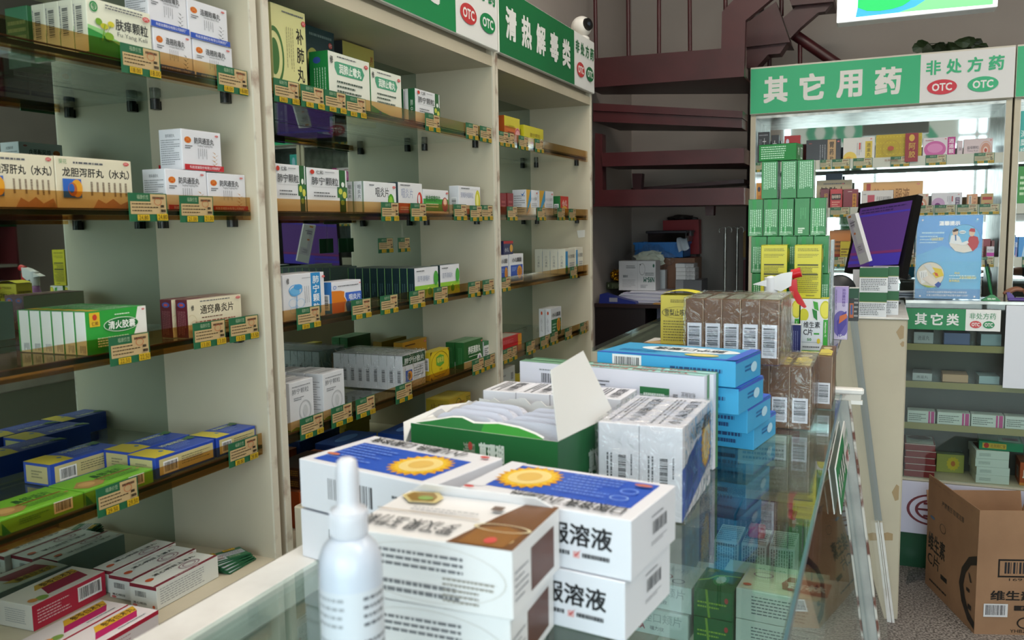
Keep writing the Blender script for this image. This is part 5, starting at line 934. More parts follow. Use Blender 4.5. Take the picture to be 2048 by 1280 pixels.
# stack of green cartons
WH = [('lv', .12, .04, .92, .72, 6, '#b9dcc0', .5), ('l', .1, .02, .9, .12, 3, '#b9dcc0', .5)]
st_G = ('#1a7a35', {'F': [('r', .28, 0, .55, 1, '#218a3f')]+WH, 'B': [('lv', .12, .04, .92, .72, 6, '#b9dcc0', .5), ('l', .2, .05, .8, .14, 3, '#d0e4d2', .5)], 'R': [('r', 0, 0, .6, 1, '#cdd6d2'), ('r', .7, 0, .8, 1, '#c9d04c'), ('t', '西洋', .1, .6, .45, .72, '#6a746e'), ('l', .1, .2, .5, .4, 3, '#9aa8a0')], 'L': [('r', .3, .1, .9, .9, '#2f8a44')], 'T': [('r', 0, 0, 1, 1, '#5fa06c')]})
st_G2 = ('#1a7a35', {'F': [('lv', .12, .25, .92, .96, 7, '#b9dcc0', .5)], 'B': [('lv', .12, .04, .92, .72, 6, '#b9dcc0', .5)], 'R': st_G[1]['R'], 'T': [('r', 0, 0, 1, 1, '#5fa06c')]})
st_G3 = ('#1a7a35', {'F': [('lv', .35, .45, .8, .75, 3, '#5aa86c', .4), ('l', .25, .06, .7, .22, 3, '#dcebdc', .7)], 'B': [('lv', .12, .04, .92, .72, 6, '#b9dcc0', .5)], 'R': st_G[1]['R'], 'T': [('r', 0, 0, 1, 1, '#5fa06c')]})
YG = 2.035; zt5 = [ZI]; 
hG = (sZ(321, -.2, YG)-ZI)/5
lay_names = ['bottom', 'second', 'third', 'fourth', 'fifth']
rows = [[(1503, 1534), (1535, 1564), (1565, 1596), (1597, 1627), (1628, 1658)], [(1503, 1534), (1535, 1564), (1565, 1596), (1597, 1627), (1628, 1658)], [(1502, 1533), (1534, 1563), (1564, 1593), (1594, 1626), (1627, 1657)],
        [(1496.5, 1525.5), (1526.5, 1556), (1557, 1587), (1589, 1619), (1620, 1652)], [(1523, 1555), (1562, 1593), (1594, 1627)]]
protos = {}
for li, row in enumerate(rows):
    for k, (a_, b_) in enumerate(row):
        sty = 'G2' if li == 4 else ('G3' if (li, k) in ((3, 3), (2, 4), (1, 1)) else 'G'); z = ZI+hG*li+.0002*li
        x0 = sX(a_, YG, z+.05); x1 = sX(b_, YG, z+.05); dy = [0, .003, .006, .001, .004][k]
        tg = T('upright green carton with white print, %s layer of its stack, %s from the left' % (lay_names[li], ORD[k]), 'medicine box', 'green cartons')
        if sty not in protos: protos[sty] = box_mesh(.0375, .062, hG-.001, *{'G': st_G, 'G2': st_G2, 'G3': st_G3}[sty]).mesh('green_carton')
        o = bpy.data.objects.new('green_carton', protos[sty]); COL.objects.link(o); o.location = ((x0+x1)/2, YG+.031+dy, z); o.scale = ((x1-x0)/.0375*.99, 1, 1)
        for kk, v in tg.items(): o[kk] = v
zz = ZI+hG*5+.0012; x0 = sX(1520, YG, zz); x1 = sX(1597, YG, zz)
st_Gt = ('#1a7a35', {'F': [('l', .06, .1, .72, .9, 6, '#b9dcc0', .45)], 'R': [('r', 0, .1, 1, .9, '#2c6a34'), ('t', '冲剂', .2, .3, .42, .8, '#dfe8dc', .02), ('b', .6, .1, .9, .8, '#d6ded8')], 'T': [('r', 0, 0, 1, 1, '#7fb088')]})
box_mesh(x1-x0, .062, .037, *st_Gt).obj('green_carton', None, ((x0+x1)/2, YG+.035, zz), -.14, **T('green carton lying flat across the top of the green stack', 'medicine box', 'green cartons'))
# thin white boxes and the purple box right of the stack
st_tn = ('#c9cfd2', {'F': [('lv', .2, .1, .8, .9, 2, '#7a8a94', .3)], 'R': [('l', .1, .2, .9, .8, 5, '#9aa8b0')]})
fbox('carton', st_tn, 1657, 1663, 480, ZI, 2.12, .05, T('narrow white carton wedged right of the green stack', 'carton'))
st_pp = ('#c9b9d8', {'F': [('r', 0, .7, 1, 1, '#b29ad0'), ('e', .5, .3, .6, .25, '#6a5aa8'), ('p', [(.3, .05), (.9, .3), (.9, .55), (.6, .5), (.2, .35)], '#4a3a98'), ('p', [(.35, .3), (.95, .42), (.9, .5), (.4, .45)], '#d06a3a'), ('v', '添加量科精华', .55, .62, .8, .97, '#6a4a9a', .01), ('t', '15ml', .35, .03, .9, .10, '#ece6f0', .02), ('lv', .05, .55, .2, .95, 1, '#8a7aa8')], 'R': [('r', 0, 0, 1, 1, '#d2cfda')], 'T': [('r', 0, 0, 1, 1, '#b8a6cc')]})
fbox('cosmetic_box', st_pp, 1668, 1695, 574, ZI, 2.20, .03, T('lilac and purple box with orange streaks standing on the glass', 'cosmetic box'))
fbox('carton', st_tn, 1660, 1668, 574, ZI, 2.21, .04, T('narrow pale carton with vertical print left of the lilac box', 'carton'))
st_bs = ('#2a2c30', {'F': [('r', .1, .1, .5, .55, '#b5623a'), ('r', .2, .2, .4, .5, '#3a5a98'), ('l', .55, .1, .95, .9, 6, '#a8a8a8', .4), ('r', 0, .7, 1, 1, '#1f4a34')], 'R': [('r', 0, 0, 1, 1, '#c9c9cb')], 'T': [('r', 0, 0, 1, 1, '#d0d2d0')]})
fbox('small_box', st_bs, 1697, 1717, 577, ZI, 2.62, .05, T('small dark printed box between the lilac box and the white and green boxes', 'medicine box'))

# cream end cabinet beyond, with the white and green boxes on it
ec = MB(); ec.box(-.115, .092, 3.15, 3.85, .0, 1.062, M_CREAM, .004)
ec.box(-.110, .088, 3.1495, 3.152, .03, 1.055, M_CREAM); ec.box(-.118, .095, 3.146, 3.86, 1.0625, 1.069, M_WHITE, .002)
for (u, z, w_, h_) in ((.072, 1.02, .03, .05), (.078, .98, .016, .02), (.074, .46, .028, .06), (.05, .30, .06, .03)): ec.prism([(u-w_/2, 3.149, z), (u-w_*.1, 3.149, z-h_/2), (u+w_*.3, 3.149, z-h_*.4), (u+w_*.3, 3.149, z+h_*.4), (u, 3.149, z+h_*.5)], (0, -.0006, 0), '#a38a66')
ec.obj('end_cabinet', **T('worn cream end cabinet with chipped corner beyond the near counters', 'cabinet'))
st_wg = ('#dcdde2', {'F': [('r', 0, .62, 1, 1, '#155c2c'), ('r', 0, .60, 1, .62, '#a8a04a'), ('l', .06, .06, .94, .56, 7, '#5c5e62', .45), ('r', .72, .06, .95, .25, '#dcdde2')], 'R': [('r', 0, .62, 1, 1, '#1c5030'), ('l', .1, .1, .9, .5, 5, PRN)], 'L': [('r', 0, .5, 1, 1, '#1c5030'), ('l', .1, .1, .9, .4, 5, PRN)], 'T': [('l', .1, .2, .9, .8, 3, '#8a8c92')]})
ZE = 1.0695
o, (x0, x1, h) = fbox('medicine_box', st_wg, 1716, 1773, 585, ZE, 3.10+.055, .075, T('white box with dark green top band, lower front of four on the end cabinet', 'medicine box', 'white boxes with dark green band'))
copy_obj(o, (o.location.x+.002, o.location.y+.003, ZE+h+.0005), label='white box with dark green top band, upper front of four on the end cabinet')
o, (x0, x1, h2) = fbox('medicine_box', st_wg, 1745, 1797, 582, ZE, 3.235, .070, T('white box with dark green top band, lower rear of four on the end cabinet', 'medicine box', 'white boxes with dark green band'))
copy_obj(o, (o.location.x-.002, o.location.y+.003, ZE+h2+.0005), label='white box with dark green top band, upper rear of four on the end cabinet')
# payment display leaning
P1_ = PY(1700, 430, 3.14); pd = MB()
q = [PY(x, y, 3.36) for x, y in ((1692, 431), (1710, 427), (1737, 523), (1720, 530))]
q = [tuple(PY(x, y, Y)) for x, y, Y in ((1692, 431, 3.395), (1710, 427, 3.345), (1738, 523, 3.345), (1720, 530, 3.395))]
nrm = (Vector(q[1])-Vector(q[0])).cross(Vector(q[3])-Vector(q[0])).normalized()
if nrm.y > 0: nrm = -nrm
pd.prism([Vector(v) for v in q], -nrm*.014, '#d9d8dc'); O = Vector(q[3])+nrm*.0002
decals(pd, O, Vector(q[2])-Vector(q[3]), Vector(q[0])-Vector(q[3]), nrm, [('r', .12, .2, .88, .9, '#c9c2d2'), ('r', .2, .72, .8, .86, '#b9b2c4'), ('r', .2, .92, .5, .96, '#c9823a'), ('l', .2, .74, .8, .84, 2, '#5a5560', .4), ('r', .3, .58, .5, .62, '#c9784a'), ('l', .3, .25, .7, .35, 3, '#6a6470', .4)])
pd.box(-.09, -.04, 3.355, 3.385, ZE+.0002, 1.22, '#bcbcc2'); pd.obj('payment_display', **T('slim white payment code display leaning beside the monitor', 'display'))

# monitor
S_ = [Vector(PY(1718, 408, 3.64)), Vector(PY(1834, 389, 3.41)), Vector(PY(1802, 556, 3.36)), Vector(PY(1688, 545, 3.59))]
mt_ = empty('monitor', (.0, 3.62, 1.0705), **T('black flat monitor with purple screen angled on the service counter', 'monitor'))
W0 = Vector((0, 3.62, 1.0705)); n_ = (S_[1]-S_[0]).cross(S_[3]-S_[0]).normalized()
if n_.y > 0: n_ = -n_
mb = MB(); U_ = S_[1]-S_[0]; V_ = S_[0]-S_[3]
mb.prism([v-W0 for v in S_], -n_*.028, M_BLACK); mb.obj('bezel', mt_)
M_SCR = emis('purple_screen', '#4b2f6e', .55); M_SCR2 = emis('blue_screen_rows', '#3a2f8e', .6); M_SCR3 = emis('dark_screen_text', '#2b1c4a', .5); M_SCR4 = emis('red_screen_rows', '#6a2c5e', .5)
mb = MB(); mb.quad(*[S_[3]-W0+U_*a_+V_*b_+n_*.0006 for a_, b_ in ((.05, .07), (.95, .07), (.95, .93), (.05, .93))], M_SCR)
decals(mb, S_[3]-W0+U_*.05+V_*.07+n_*.0008, U_*.9, V_*.86, n_, [('r', 0, .84, 1, .87, M_SCR2), ('r', 0, .2, 1, .24, M_SCR4), ('r', .05, .14, .6, .18, M_SCR2), ('r', 0, .05, .9, .1, M_SCR2), ('r', .45, .0, 1, .19, M_SCR2), ('l', .05, .88, .95, .97, 2, M_SCR3, .4)]); mb.obj('screen', mt_)
mb = MB(); cc = (S_[2]+S_[3])/2-W0-n_*.04; mb.beam(cc+V_*.35, (0, .04, .022), .05, .02, M_BLACK, (1, 0, 0)); mb.lathe([(0, .0022), (.08, .0022), (.08, .006), (.03, .016), (0, .016)], (0, .04, .0), M_BLACK, 32); mb.obj('stand', mt_)
# monitor rear hub seen left of the payment display
mb = MB(); mb.lathe([(0, -.012), (.05, -.012), (.056, 0), (.05, .012), (0, .012)], (0, 0, 0), cm('#202226', .4), 32); o = mb.obj('phone_dock', None, (sX(1678, 2.98, 1.15), 2.98, Z2T+.0565), 0, **T('round dark grey device standing on edge beside the green stack', 'device')); o.rotation_euler = (math.pi/2, 0, .35)
MB().box(-.04, .04, -.03, .03, 0, .035, cm('#c9c8b0', .4), .012).obj('card_reader', None, (sX(1672, 3.02, 1.2), 3.05, Z2T+.0003), .2, **T('rounded cream card reader near the monitor', 'device'))

# ================================================================== SERVICE COUNTER FACING THE ROOM
XE = .745; F3 = 3.67; Z3 = float(sZ(602, .35, F3))
c3 = empty('service_counter', (.8, F3, 0), **T('glass fronted service counter with green plinth below the far cabinet', 'display counter'))
def cob3(mb, name, **k):
    for j, v in enumerate(mb.v): mb.v[j] = (v[0]-.8, v[1]-F3, v[2])
    return mb.obj(name, c3, **k)
cob3(MB().box(.097, XE, F3-.005, F3+.20, Z3-.010, Z3-.0006, cm('#5d625f', .12)), 'top')
cob3(MB().box(.097, XE, F3-.006, F3, Z3-.012, Z3-.0006, M_STEEL), 'front_edge')
za, zb_ = float(sZ(662, .35, F3-.01)), float(sZ(619, .35, F3-.01))
Zs = [float(sZ(y_, .3, F3+.02)) for y_ in (692, 768, 852)]; ZD = float(sZ(958, .2, F3+.01))
cob3(MB().box(.097, XE, F3+.001, F3+.006, ZD, Z3-.013, M_GLASS), 'front_glass')
cob3(MB().box(.10, XE, F3+.185, F3+.197, .14, Z3-.011, cm('#4a4a46', .3)), 'rear_door')
for z in Zs:
    mb = MB(); mb.box(.10, XE-.01, F3+.02, F3+.183, z-.005, z, M_GLASS); mb.box(.10, XE-.01, F3+.012, F3+.016, z-.022, z+.004, cm('#8f8452', .4)); cob3(mb, 'inner_shelf')
cob3(MB().box(.10, XE-.01, F3+.012, F3+.183, ZD-.012, ZD-.0006, M_CREAM), 'deck')
mb = MB(); mb.box(.097, XE, F3, F3+.01, .145, ZD-.013, cm('#c9c8dc', .4))
decals(mb, (.097, F3-.0002, .145), (1.8, 0, 0), (0, 0, ZD-.158), (0, -1, 0), [('g', .066, .48, .050, .30, '#6a2430', .12), ('g', .066, .48, .033, .2, '#6a2430', .18), ('r', .035, .46, .097, .50, '#6a2430'), ('r', .064, .25, .068, .72, '#6a2430'), ('r', .05, .58, .082, .62, '#6a2430'), ('r', .05, .34, .082, .38, '#6a2430')]); cob3(mb, 'front_panel')
cob3(MB().box(.097, XE, F3+.01, F3+.197, .0, .144, cm('#0f4a2c', .35)), 'plinth')
# category label on the counter front
mb = MB(); xa, xb = sX(1812, F3-.01, 1.04), sX(2002, F3-.01, 1.04)
mb.box(xa, xb, F3-.010, F3-.0075, za, zb_, '#e2e2e0')
mb2 = [('r', 0, 0, .64, 1, '#14824a'), ('t', '其', .10, .22, .23, .78, SW, .03), ('t', '它', .27, .22, .40, .78, SW, .03), ('t', '类', .44, .22, .57, .78, SW, .03), ('t', '非处方药', .68, .55, .95, .84, '#14824a', .0)]+otc(.745, .30, .06, .17, '#c23a3c')+otc(.88, .30, .06, .17, '#14824a')
decals(mb, (xa, F3-.010, za), (xb-xa, 0, 0), (0, 0, zb_-za), (0, -1, 0), mb2); mb.obj('shelf_sign', **T('green and white category strip hanging on the front of the service counter', 'sign'))
MB().box(sX(2011, F3-.01, 1), sX(2011, F3-.01, 1)+.24, F3-.012, F3-.0085, sZ(774, .4, F3-.01), sZ(610, .4, F3-.01), '#d3d5de').obj('paper_notice', **T('white paper sheet with blue edge hanging on the service counter at the right', 'notice'))
# goods inside
st_mg = ('#c6cdc8', {'F': [('r', .76, 0, .82, 1, '#b5307f'), ('r', .85, 0, .97, 1, '#b5307f'), ('l', .05, .15, .7, .8, 4, '#5a605c', .4)], 'T': [('r', .1, .1, .9, .9, '#aebab2')]})
xs_ = [(1816, 1872), (1876, 1942), (1944, 2010), (2012, 2076)]
for k, (a_, b_) in enumerate(xs_):
    x0 = sX(a_, F3+.03, .70); x1 = sX(b_, F3+.03, .70)
    x0 = max(x0, .102)
    box_mesh(x1-x0-.001, .06, .048, *st_mg).obj('medicine_box', None, ((x0+x1)/2, F3+.06, Zs[2]+.0006), 0, **T('white box with magenta end stripes in the service counter, %s from the left' % ORD[k], 'medicine box', 'white boxes with magenta stripes'))
st_rr = ('#7c1a22', {'T': [('r', .05, .05, .95, .95, '#c3cbc4'), ('l', .2, .2, .6, .4, 2, '#7a7c74'), ('e', .5, .75, .4, .2, '#6a4038')], 'F': [('r', 0, .9, 1, 1, '#c9b8b4')], 'R': [('r', 0, .85, 1, 1, '#c9b8b4')]})
for k in range(5): box_mesh(.11, .15, .0265, *st_rr).obj('medicine_box', None, (.168+.002*(k % 2), F3+.10, ZD+.0006+.027*k), .02*(k % 2), **T('red edged flat box in the left stack of the service counter, %s from the bottom' % ORD[k], 'medicine box', 'red edged flat boxes'))
st_ww = ('#cdd5d0', {'F': [('l', .1, .3, .45, .7, 3, '#7a807c', .4)], 'T': [('r', .1, .1, .6, .9, '#5a2a34')]})
xq = sX(1975, F3+.09, .55)
for k in range(4): box_mesh(.115, .15, .032, *st_ww).obj('medicine_box', None, (xq+.012-.002*k, F3+.10, ZD+.0006+.0325*k), .04*(k % 2)+.06, **T('pale flat box in the right stack of the service counter, %s from the bottom' % ORD[k], 'medicine box', 'pale flat boxes'))
st_gg = ('#167a54', {'T': [('r', .45, .1, .95, .9, '#8ab8a4'), ('r', .55, .3, .9, .6, '#5a2430')], 'F': [('r', .08, .2, .62, .8, '#c9a83a'), ('e', .17, .5, .06, .3, '#b02c24'), ('t', '北京同仁堂', .26, .3, .6, .7, '#5a2416')]})
box_mesh(.15, .13, .034, *st_gg).obj('medicine_box', None, (xq+.045, F3+.10, ZD+.1314), -.05, **T('green flat box with gold label on top of the pale stack', 'medicine box'))
st_yo2 = ('#9a9a4a', {'F': [('o', .6, .5, .25, .4, '#c9b02c', 12), ('e', .6, .5, .08, .15, '#b5642c')], 'T': [('r', 0, 0, 1, 1, '#8a9a7a')]})
box_mesh(.10, .04, .075, *st_yo2).obj('medicine_box', None, (.285, F3+.155, ZD+.0006), .05, **T('yellow flowered box at the back of the service counter deck', 'medicine box'))
box_mesh(.09, .12, .09, *st_or).obj('medicine_box', None, (xq+.155, F3+.10, ZD+.0006), 0, **T('orange box at the right end of the service counter deck', 'medicine box'))
st_sh = [('#b8bcc0', {'F': [('t', '逍遥丸', .2, .3, .8, .7, '#5a5c60')], 'T': [('r', 0, 0, 1, 1, '#8a8e94')]}), ('#c9c9c9', {'F': [('r', 0, .5, 1, .9, '#b58a8a')]}), ('#5a6a9a', {}), ('#a85a50', {'F': [('r', .2, .2, .8, .8, '#c9a8a0')]}), ('#9ab0b8', {}), ('#c09a7a', {})]
for z, lv in ((Zs[0]+.0006, 'top'), (Zs[1]+.0006, 'middle')):
    for k in range(5):
        w_ = .07 if (k+int(z*10)) % 2 else .09
        box_mesh(w_, .10, .045 if lv == 'top' else .03, *st_sh[(k*(2 if lv == 'top' else 5)) % 6]).obj('medicine_box', None, (.17+.115*k, F3+.10, z), .05*((k % 3)-1), **T('small lying box on the %s inner shelf of the service counter, %s from the left' % (lv, ORD[k]), 'medicine box', 'lying boxes on the inner shelves'))
# notice stand
YN3 = F3+.055
px0, px1 = sX(1832, YN3, 1.25), sX(1963, YN3, 1.25); pz1 = float(sZ(432, px0, YN3))
nst = empty('notice_stand', ((px0+px1)/2, YN3+.02, Z3), **T('clear acrylic stand with a sky blue notice showing two round cartoons', 'notice'))
mb = MB(); cx_ = (px0+px1)/2
mb.box(px0-cx_, px1-cx_, -.0215, -.0195, .002, pz1-Z3, '#3fa4d4')
its = [('r', 0, .45, 1, 1, '#3a93dc'), ('p', [(0, .45), (1, .45), (1, .62), (.7, .55), (.4, .64), (0, .52)], '#46a6dc'), ('r', 0, .0, 1, .12, '#2b7cba'), ('t', '温馨提示', .34, .88, .66, .935, '#f2f6fa', .05),
    ('l', .08, .77, .44, .82, 1, '#b4dcf2', .4), ('l', .05, .66, .44, .77, 3, '#b4dcf2', .4), ('t', '“运动员慎用”', .22, .70, .42, .74, '#e0dc9a', .02),
    ('e', .73, .72, .235, .17, '#2c4a5c'), ('e', .73, .72, .231, .167, '#66b4e0'),
    ('p', [(.50, .68), (.52, .64), (.60, .575), (.73, .555), (.86, .575), (.93, .64), (.95, .68), (.88, .66), (.6, .66)], '#dcd6cc'),
    ('p', [(.51, .67), (.53, .76), (.60, .78), (.66, .74), (.70, .67), (.64, .655)], '#e2e4e6'), ('e', .59, .80, .045, .045, '#dcc0a8'), ('p', [(.55, .82), (.60, .845), (.64, .83), (.63, .815), (.56, .80)], '#3a2c2c'), ('p', [(.585, .77), (.605, .77), (.61, .7), (.59, .7)], '#4a7ab0'),
    ('p', [(.78, .66), (.80, .74), (.85, .76), (.93, .74), (.95, .68), (.93, .62), (.86, .57), (.84, .60)], '#b8474c'), ('e', .84, .79, .042, .042, '#dcc0a8'), ('p', [(.79, .81), (.82, .845), (.88, .84), (.89, .80), (.86, .80)], '#b8474c'), ('p', [(.64, .66), (.78, .70), (.80, .67), (.70, .64)], '#e6e6e6'), ('e', .70, .80, .05, .02, '#e8f0f4'), ('l', .66, .79, .74, .81, 1, '#6a7a84', .5),
    ('e', .23, .29, .215, .155, '#3a5a6c'), ('e', .23, .29, .211, .152, '#d9d2c2'), ('p', [(.05, .33), (.17, .35), (.21, .22), (.10, .18)], '#e6e6e4'), ('lv', .08, .22, .18, .32, 3, '#7a7c80', .2), ('p', [(.26, .38), (.40, .36), (.44, .28), (.32, .25), (.24, .33)], '#d9c03c'), ('p', [(.29, .32), (.34, .31), (.36, .27), (.31, .28)], '#c4582c'), ('p', [(.12, .41), (.22, .42), (.30, .33), (.25, .30)], '#cfd2d4'), ('p', [(.10, .24), (.20, .28), (.36, .20), (.34, .15), (.24, .17)], '#e0d6cc'), ('p', [(.30, .17), (.36, .21), (.41, .18), (.36, .13)], '#3a5aa8'), ('p', [(.1, .17), (.28, .15), (.32, .14), (.2, .135)], '#a0b44a'),
    ('l', .52, .23, .92, .30, 2, '#c2e4f0', .35), ('t', '无处方销售含兴', .68, .245, .93, .275, '#e6dc8a', .02), ('t', '奋剂药品', .52, .205, .68, .235, '#e6dc8a', .02), ('t', '药店', .60, .30, .68, .325, '#e6dc8a', .02),
    ('t', '北京市药品监督管理局感谢市民与游客朋友', .18, .070, .80, .095, '#e6eef4', .01), ('t', '对含兴奋剂药品实施严格监管的理解与支持！', .18, .032, .82, .057, '#e6eef4', .01)]
for (u, v, s_) in ((.90, .93, .05), (.15, .55, .05), (.86, .42, .05), (.47, .49, .03)):
    for q_ in range(4): an = math.pi*q_/4; its.append(('p', [(u+s_*math.cos(an), v+s_*.7*math.sin(an)), (u+.003*math.sin(an), v-.003), (u-s_*math.cos(an), v-s_*.7*math.sin(an)), (u-.003, v+.003)], '#8fd0ee'))
decals(mb, (px0-cx_, -.0216, .002), (px1-px0, 0, 0), (0, 0, pz1-Z3-.002), (0, -1, 0), its); mb.obj('notice_sheet', nst)
mb = MB(); mb.box(px0-cx_-.004, px1-cx_+.004, -.0245, -.0225, .001, pz1-Z3+.004, M_CLEAR); mb.box(px0-cx_-.004, px1-cx_+.004, -.0190, -.0170, .001, pz1-Z3+.004, M_CLEAR); mb.obj('acrylic_panel', nst)
mb = MB(); mb.box(px0-cx_, px1-cx_, -.022, .05, .0, .0009, M_CLEAR); 
for (u, v) in ((-.095, .012), (.095, .012), (-.095, .31), (.095, .31)): mb.tube([(u, -.0265, v), (u, -.016, v)], .0035, cm('#d8dde2', .2), 12)
mb.obj('screws_and_foot', nst)
# pen on stand
t = empty('pen_stand', (sX(1983, F3+.032, Z3), F3+.032, Z3), **T('green triangular pen stand with a leaning dark green pen at the counter edge', 'pen stand'))
mb = MB(); mb.add([(-.035, -.02, 0), (.030, -.02, 0), (.030, .02, 0), (-.035, .02, 0), (-.006, -.006, .022), (.008, -.006, .022), (.008, .006, .022), (-.006, .006, .022)], [(0, 3, 2, 1), (0, 1, 5, 4), (1, 2, 6, 5), (2, 3, 7, 6), (3, 0, 4, 7), (4, 5, 6, 7)], '#1d7a4a')
decals(mb, (-.02, -.0185, .003), (.036, 0, 0), (0, .009, .012), (0, -.8, .6), [('t', '健康', .1, .1, .9, .9, '#c9dcd0', .02)]); mb.obj('base', t)
mb = MB(); mb.tube([(0, 0, .02), (-.006, 0, .045), (-.022, 0, .13)], [.004, .006, .0055], cm('#17693a', .3), 12); mb.tube([(-.022, 0, .13), (-.026, 0, .155)], [.0045, .003], M_BLACK, 12); mb.tube([(.001, .001, .02), (-.004, .004, .05), (-.006, .006, .10), (-.018, .005, .14)], .0035, M_BLACK, 8); mb.obj('pen', t)
# papers, pens and purple tape cutter
rp_ = random.Random(5)
for k in range(7):
    mb = MB(); mb.box(-.05, .05, -.03, .03, 0, .003, ['#c9ccd4', '#7c8494', '#3a3f4a'][k % 3]); o = mb.obj('paper_sheet', None, (sX(1808, F3+.135, 1.1)+rp_.uniform(-.008, .008), F3+.135+rp_.uniform(-.005, .005), Z3+.0034*k), rp_.uniform(-.4, .4), **T('loose paper in the heap left of the blue notice, %s from the bottom' % ORD[k], 'paper', 'papers on the service counter'))
t = empty('tape_cutter', (sX(2028, F3+.035, Z3), F3+.035, Z3), **T('purple plastic tape cutter beside the hand at the right edge', 'tape cutter'))
mb = MB(); mb.box(-.022, .040, -.012, .012, 0.0005, .012, cm('#4c2a86', .3), .003); mb.prism([(-.022, -.01, .010), (.002, -.01, .010), (-.004, -.01, .022), (-.018, -.01, .034), (-.026, -.01, .03)], (0, .02, 0), cm('#4c2a86', .3)); mb.obj('body', t)
for k in range(3): MB().box(-.05, .05, -.035, .035, 0, .0015, ['#d5d8e0', '#b9c2d0', '#e0e0e4'][k]).obj('paper_slip', None, (sX(2050, F3+.12, Z3)+.01*k, F3+.12, Z3+.0018*k), .3-.2*k, **T('white paper slip under the hand at the right edge, %s from the bottom' % ORD[k], 'paper', 'paper slips under the hand'))

# ================================================================== FAR CABINETS FACING THE ROOM
YC = 4.10; XC0, XC1 = -.565, .482
LZ = [sZ(y, x_, YC) for (y, x_) in ((325, .44), (428, .44), (534, .43))]
HZ0, HZ1 = 1.885, 2.095
def far_cabinet(x0, x1, label, sign):
    c = empty('display_cabinet', ((x0+x1)/2, YC, 0), **T(label, 'cabinet', 'far cabinets'))
    def ob(mb, name, par=c):
        for j, v in enumerate(mb.v): mb.v[j] = (v[0]-(x0+x1)/2, v[1]-YC, v[2])
        return mb.obj(name, par)
    for a in (x0, x1-.022):
        mb = MB(); mb.box(a, a+.022, YC, YC+.29, .0, HZ0, M_CREAM); ob(mb, 'side_panel')
        b0 = a+.022 if a == x0 else a-.002
        ob(MB().box(b0, b0+.002, YC+.004, YC+.278, .86, HZ0-.002, M_STEEL), 'side_lining')
    ob(MB().box(x0+.024, x1-.024, YC+.279, YC+.285, .86, HZ0-.002, M_MIRROR2), 'mirror_back')
    ob(MB().box(x0+.022, x1-.022, YC+.01, YC+.285, .05, .855, M_CREAM), 'base_cupboard')
    ob(MB().box(x0+.024, x1-.024, YC+.004, YC+.278, HZ0-.014, HZ0-.002, M_STEEL), 'top_lining')
    mb = MB(); mb.box(x0, x1, YC, YC+.29, HZ0, HZ1, M_CREAM); ob(mb, 'header_box')
    mb = MB(); mb.box(x0-.002, x1+.002, YC-.014, YC-.002, HZ0+.004, HZ1+.004, '#cfc9bd', .002)
    decals(mb, (x0+.0, YC-.014, HZ0+.007), (x1-x0, 0, 0), (0, 0, HZ1-HZ0-.010), (0, -1, 0), sign); ob(mb, 'sign_board')
    for k, z in enumerate(LZ):
        so = ob(MB().box(x0+.024, x1-.024, YC+.012, YC+.276, z+.010, z+.017, M_GLASS), 'glass_shelf')
        r = MB(); r.box(x0+.024, x1-.024, YC+.006, YC+.0095, z+.0, z+.042, cm('#b8b7a8', .25)); r.box(x0+.024, x1-.024, YC+.0095, YC+.03, z, z+.003, cm('#8f8b78', .3)); ob(r, 'price_rail', so)
GS = '#2fae79'
fs_ = [('r', 0, 0, .668, 1, GS), ('r', .668, 0, 1, 1, '#dcdbdc')]
for k, ch in enumerate('其它用药'): x = .105+.148*k; fs_.append(('t', ch, x-.050, .22, x+.050, .80, '#dcdbd8', .045))
for k, ch in enumerate('非处方药'): x = .715+.074*k; fs_.append(('t', ch, x-.027, .56, x+.027, .86, GS, .035))
fs_ += [('e', .748, .30, .054, .155, '#c9283c'), ('t', 'OTC', .712, .22, .784, .38, '#e6e2e2', .03), ('e', .893, .30, .054, .155, GS), ('t', 'OTC', .857, .22, .929, .38, '#e6e2e2', .03)]
far_cabinet(XC0, XC1, 'far cabinet with the bright green four character header sign and mirrored back', fs_)
far_cabinet(XC1+.008, XC1+.300, 'far cabinet cut by the right picture edge', [('r', 0, 0, 1, 1, '#2fae79')])
def cbox(name, style, xl, xr, yt, k, tags, dep=.04, yoff=.016, h=None, yb=None):
    Y = YC+yoff; z = LZ[k]+.0178; x0 = sX(xl, Y, z+.03); x1 = sX(xr, Y, z+.03); hh = h or sZ(yt, (x0+x1)/2, Y)-z
    return box_mesh(x1-x0, dep, max(hh, .015), *style).obj(name, None, ((x0+x1)/2, Y+dep/2, z), 0, **tags)
F_ = lambda d, body, **k: (body, dict(F=d, **k))
far = 'on the top far cabinet shelf'
cbox('medicine_box', F_([('v', '十全', .42, .35, .72, .85, '#c9c9cc', .01), ('lv', .1, .2, .35, .8, 2, '#6a6c72'), ('l', .1, .88, .9, .94, 1, '#8a8a90')], '#23242a'), 1515, 1538, 264, 0, T('black box with white vertical title at the left end '+far, 'medicine box'))
cbox('medicine_box', F_([('v', '十全', .2, .35, .7, .85, '#c9c9cc', .01)], '#23242a'), 1542, 1557, 270, 0, T('narrow black box right of the wider black one '+far, 'medicine box'))
cbox('medicine_box', F_([('r', 0, 0, 1, 1, '#a01f26'), ('e', .5, .1, .6, .5, '#c9923a'), ('e', .5, .05, .55, .5, '#b0242a'), ('e', .2, .8, .1, .1, '#c9c4d8')], '#8c1a22'), 1568, 1600, 271, 0, T('red and gold box behind the green stack '+far, 'medicine box'))
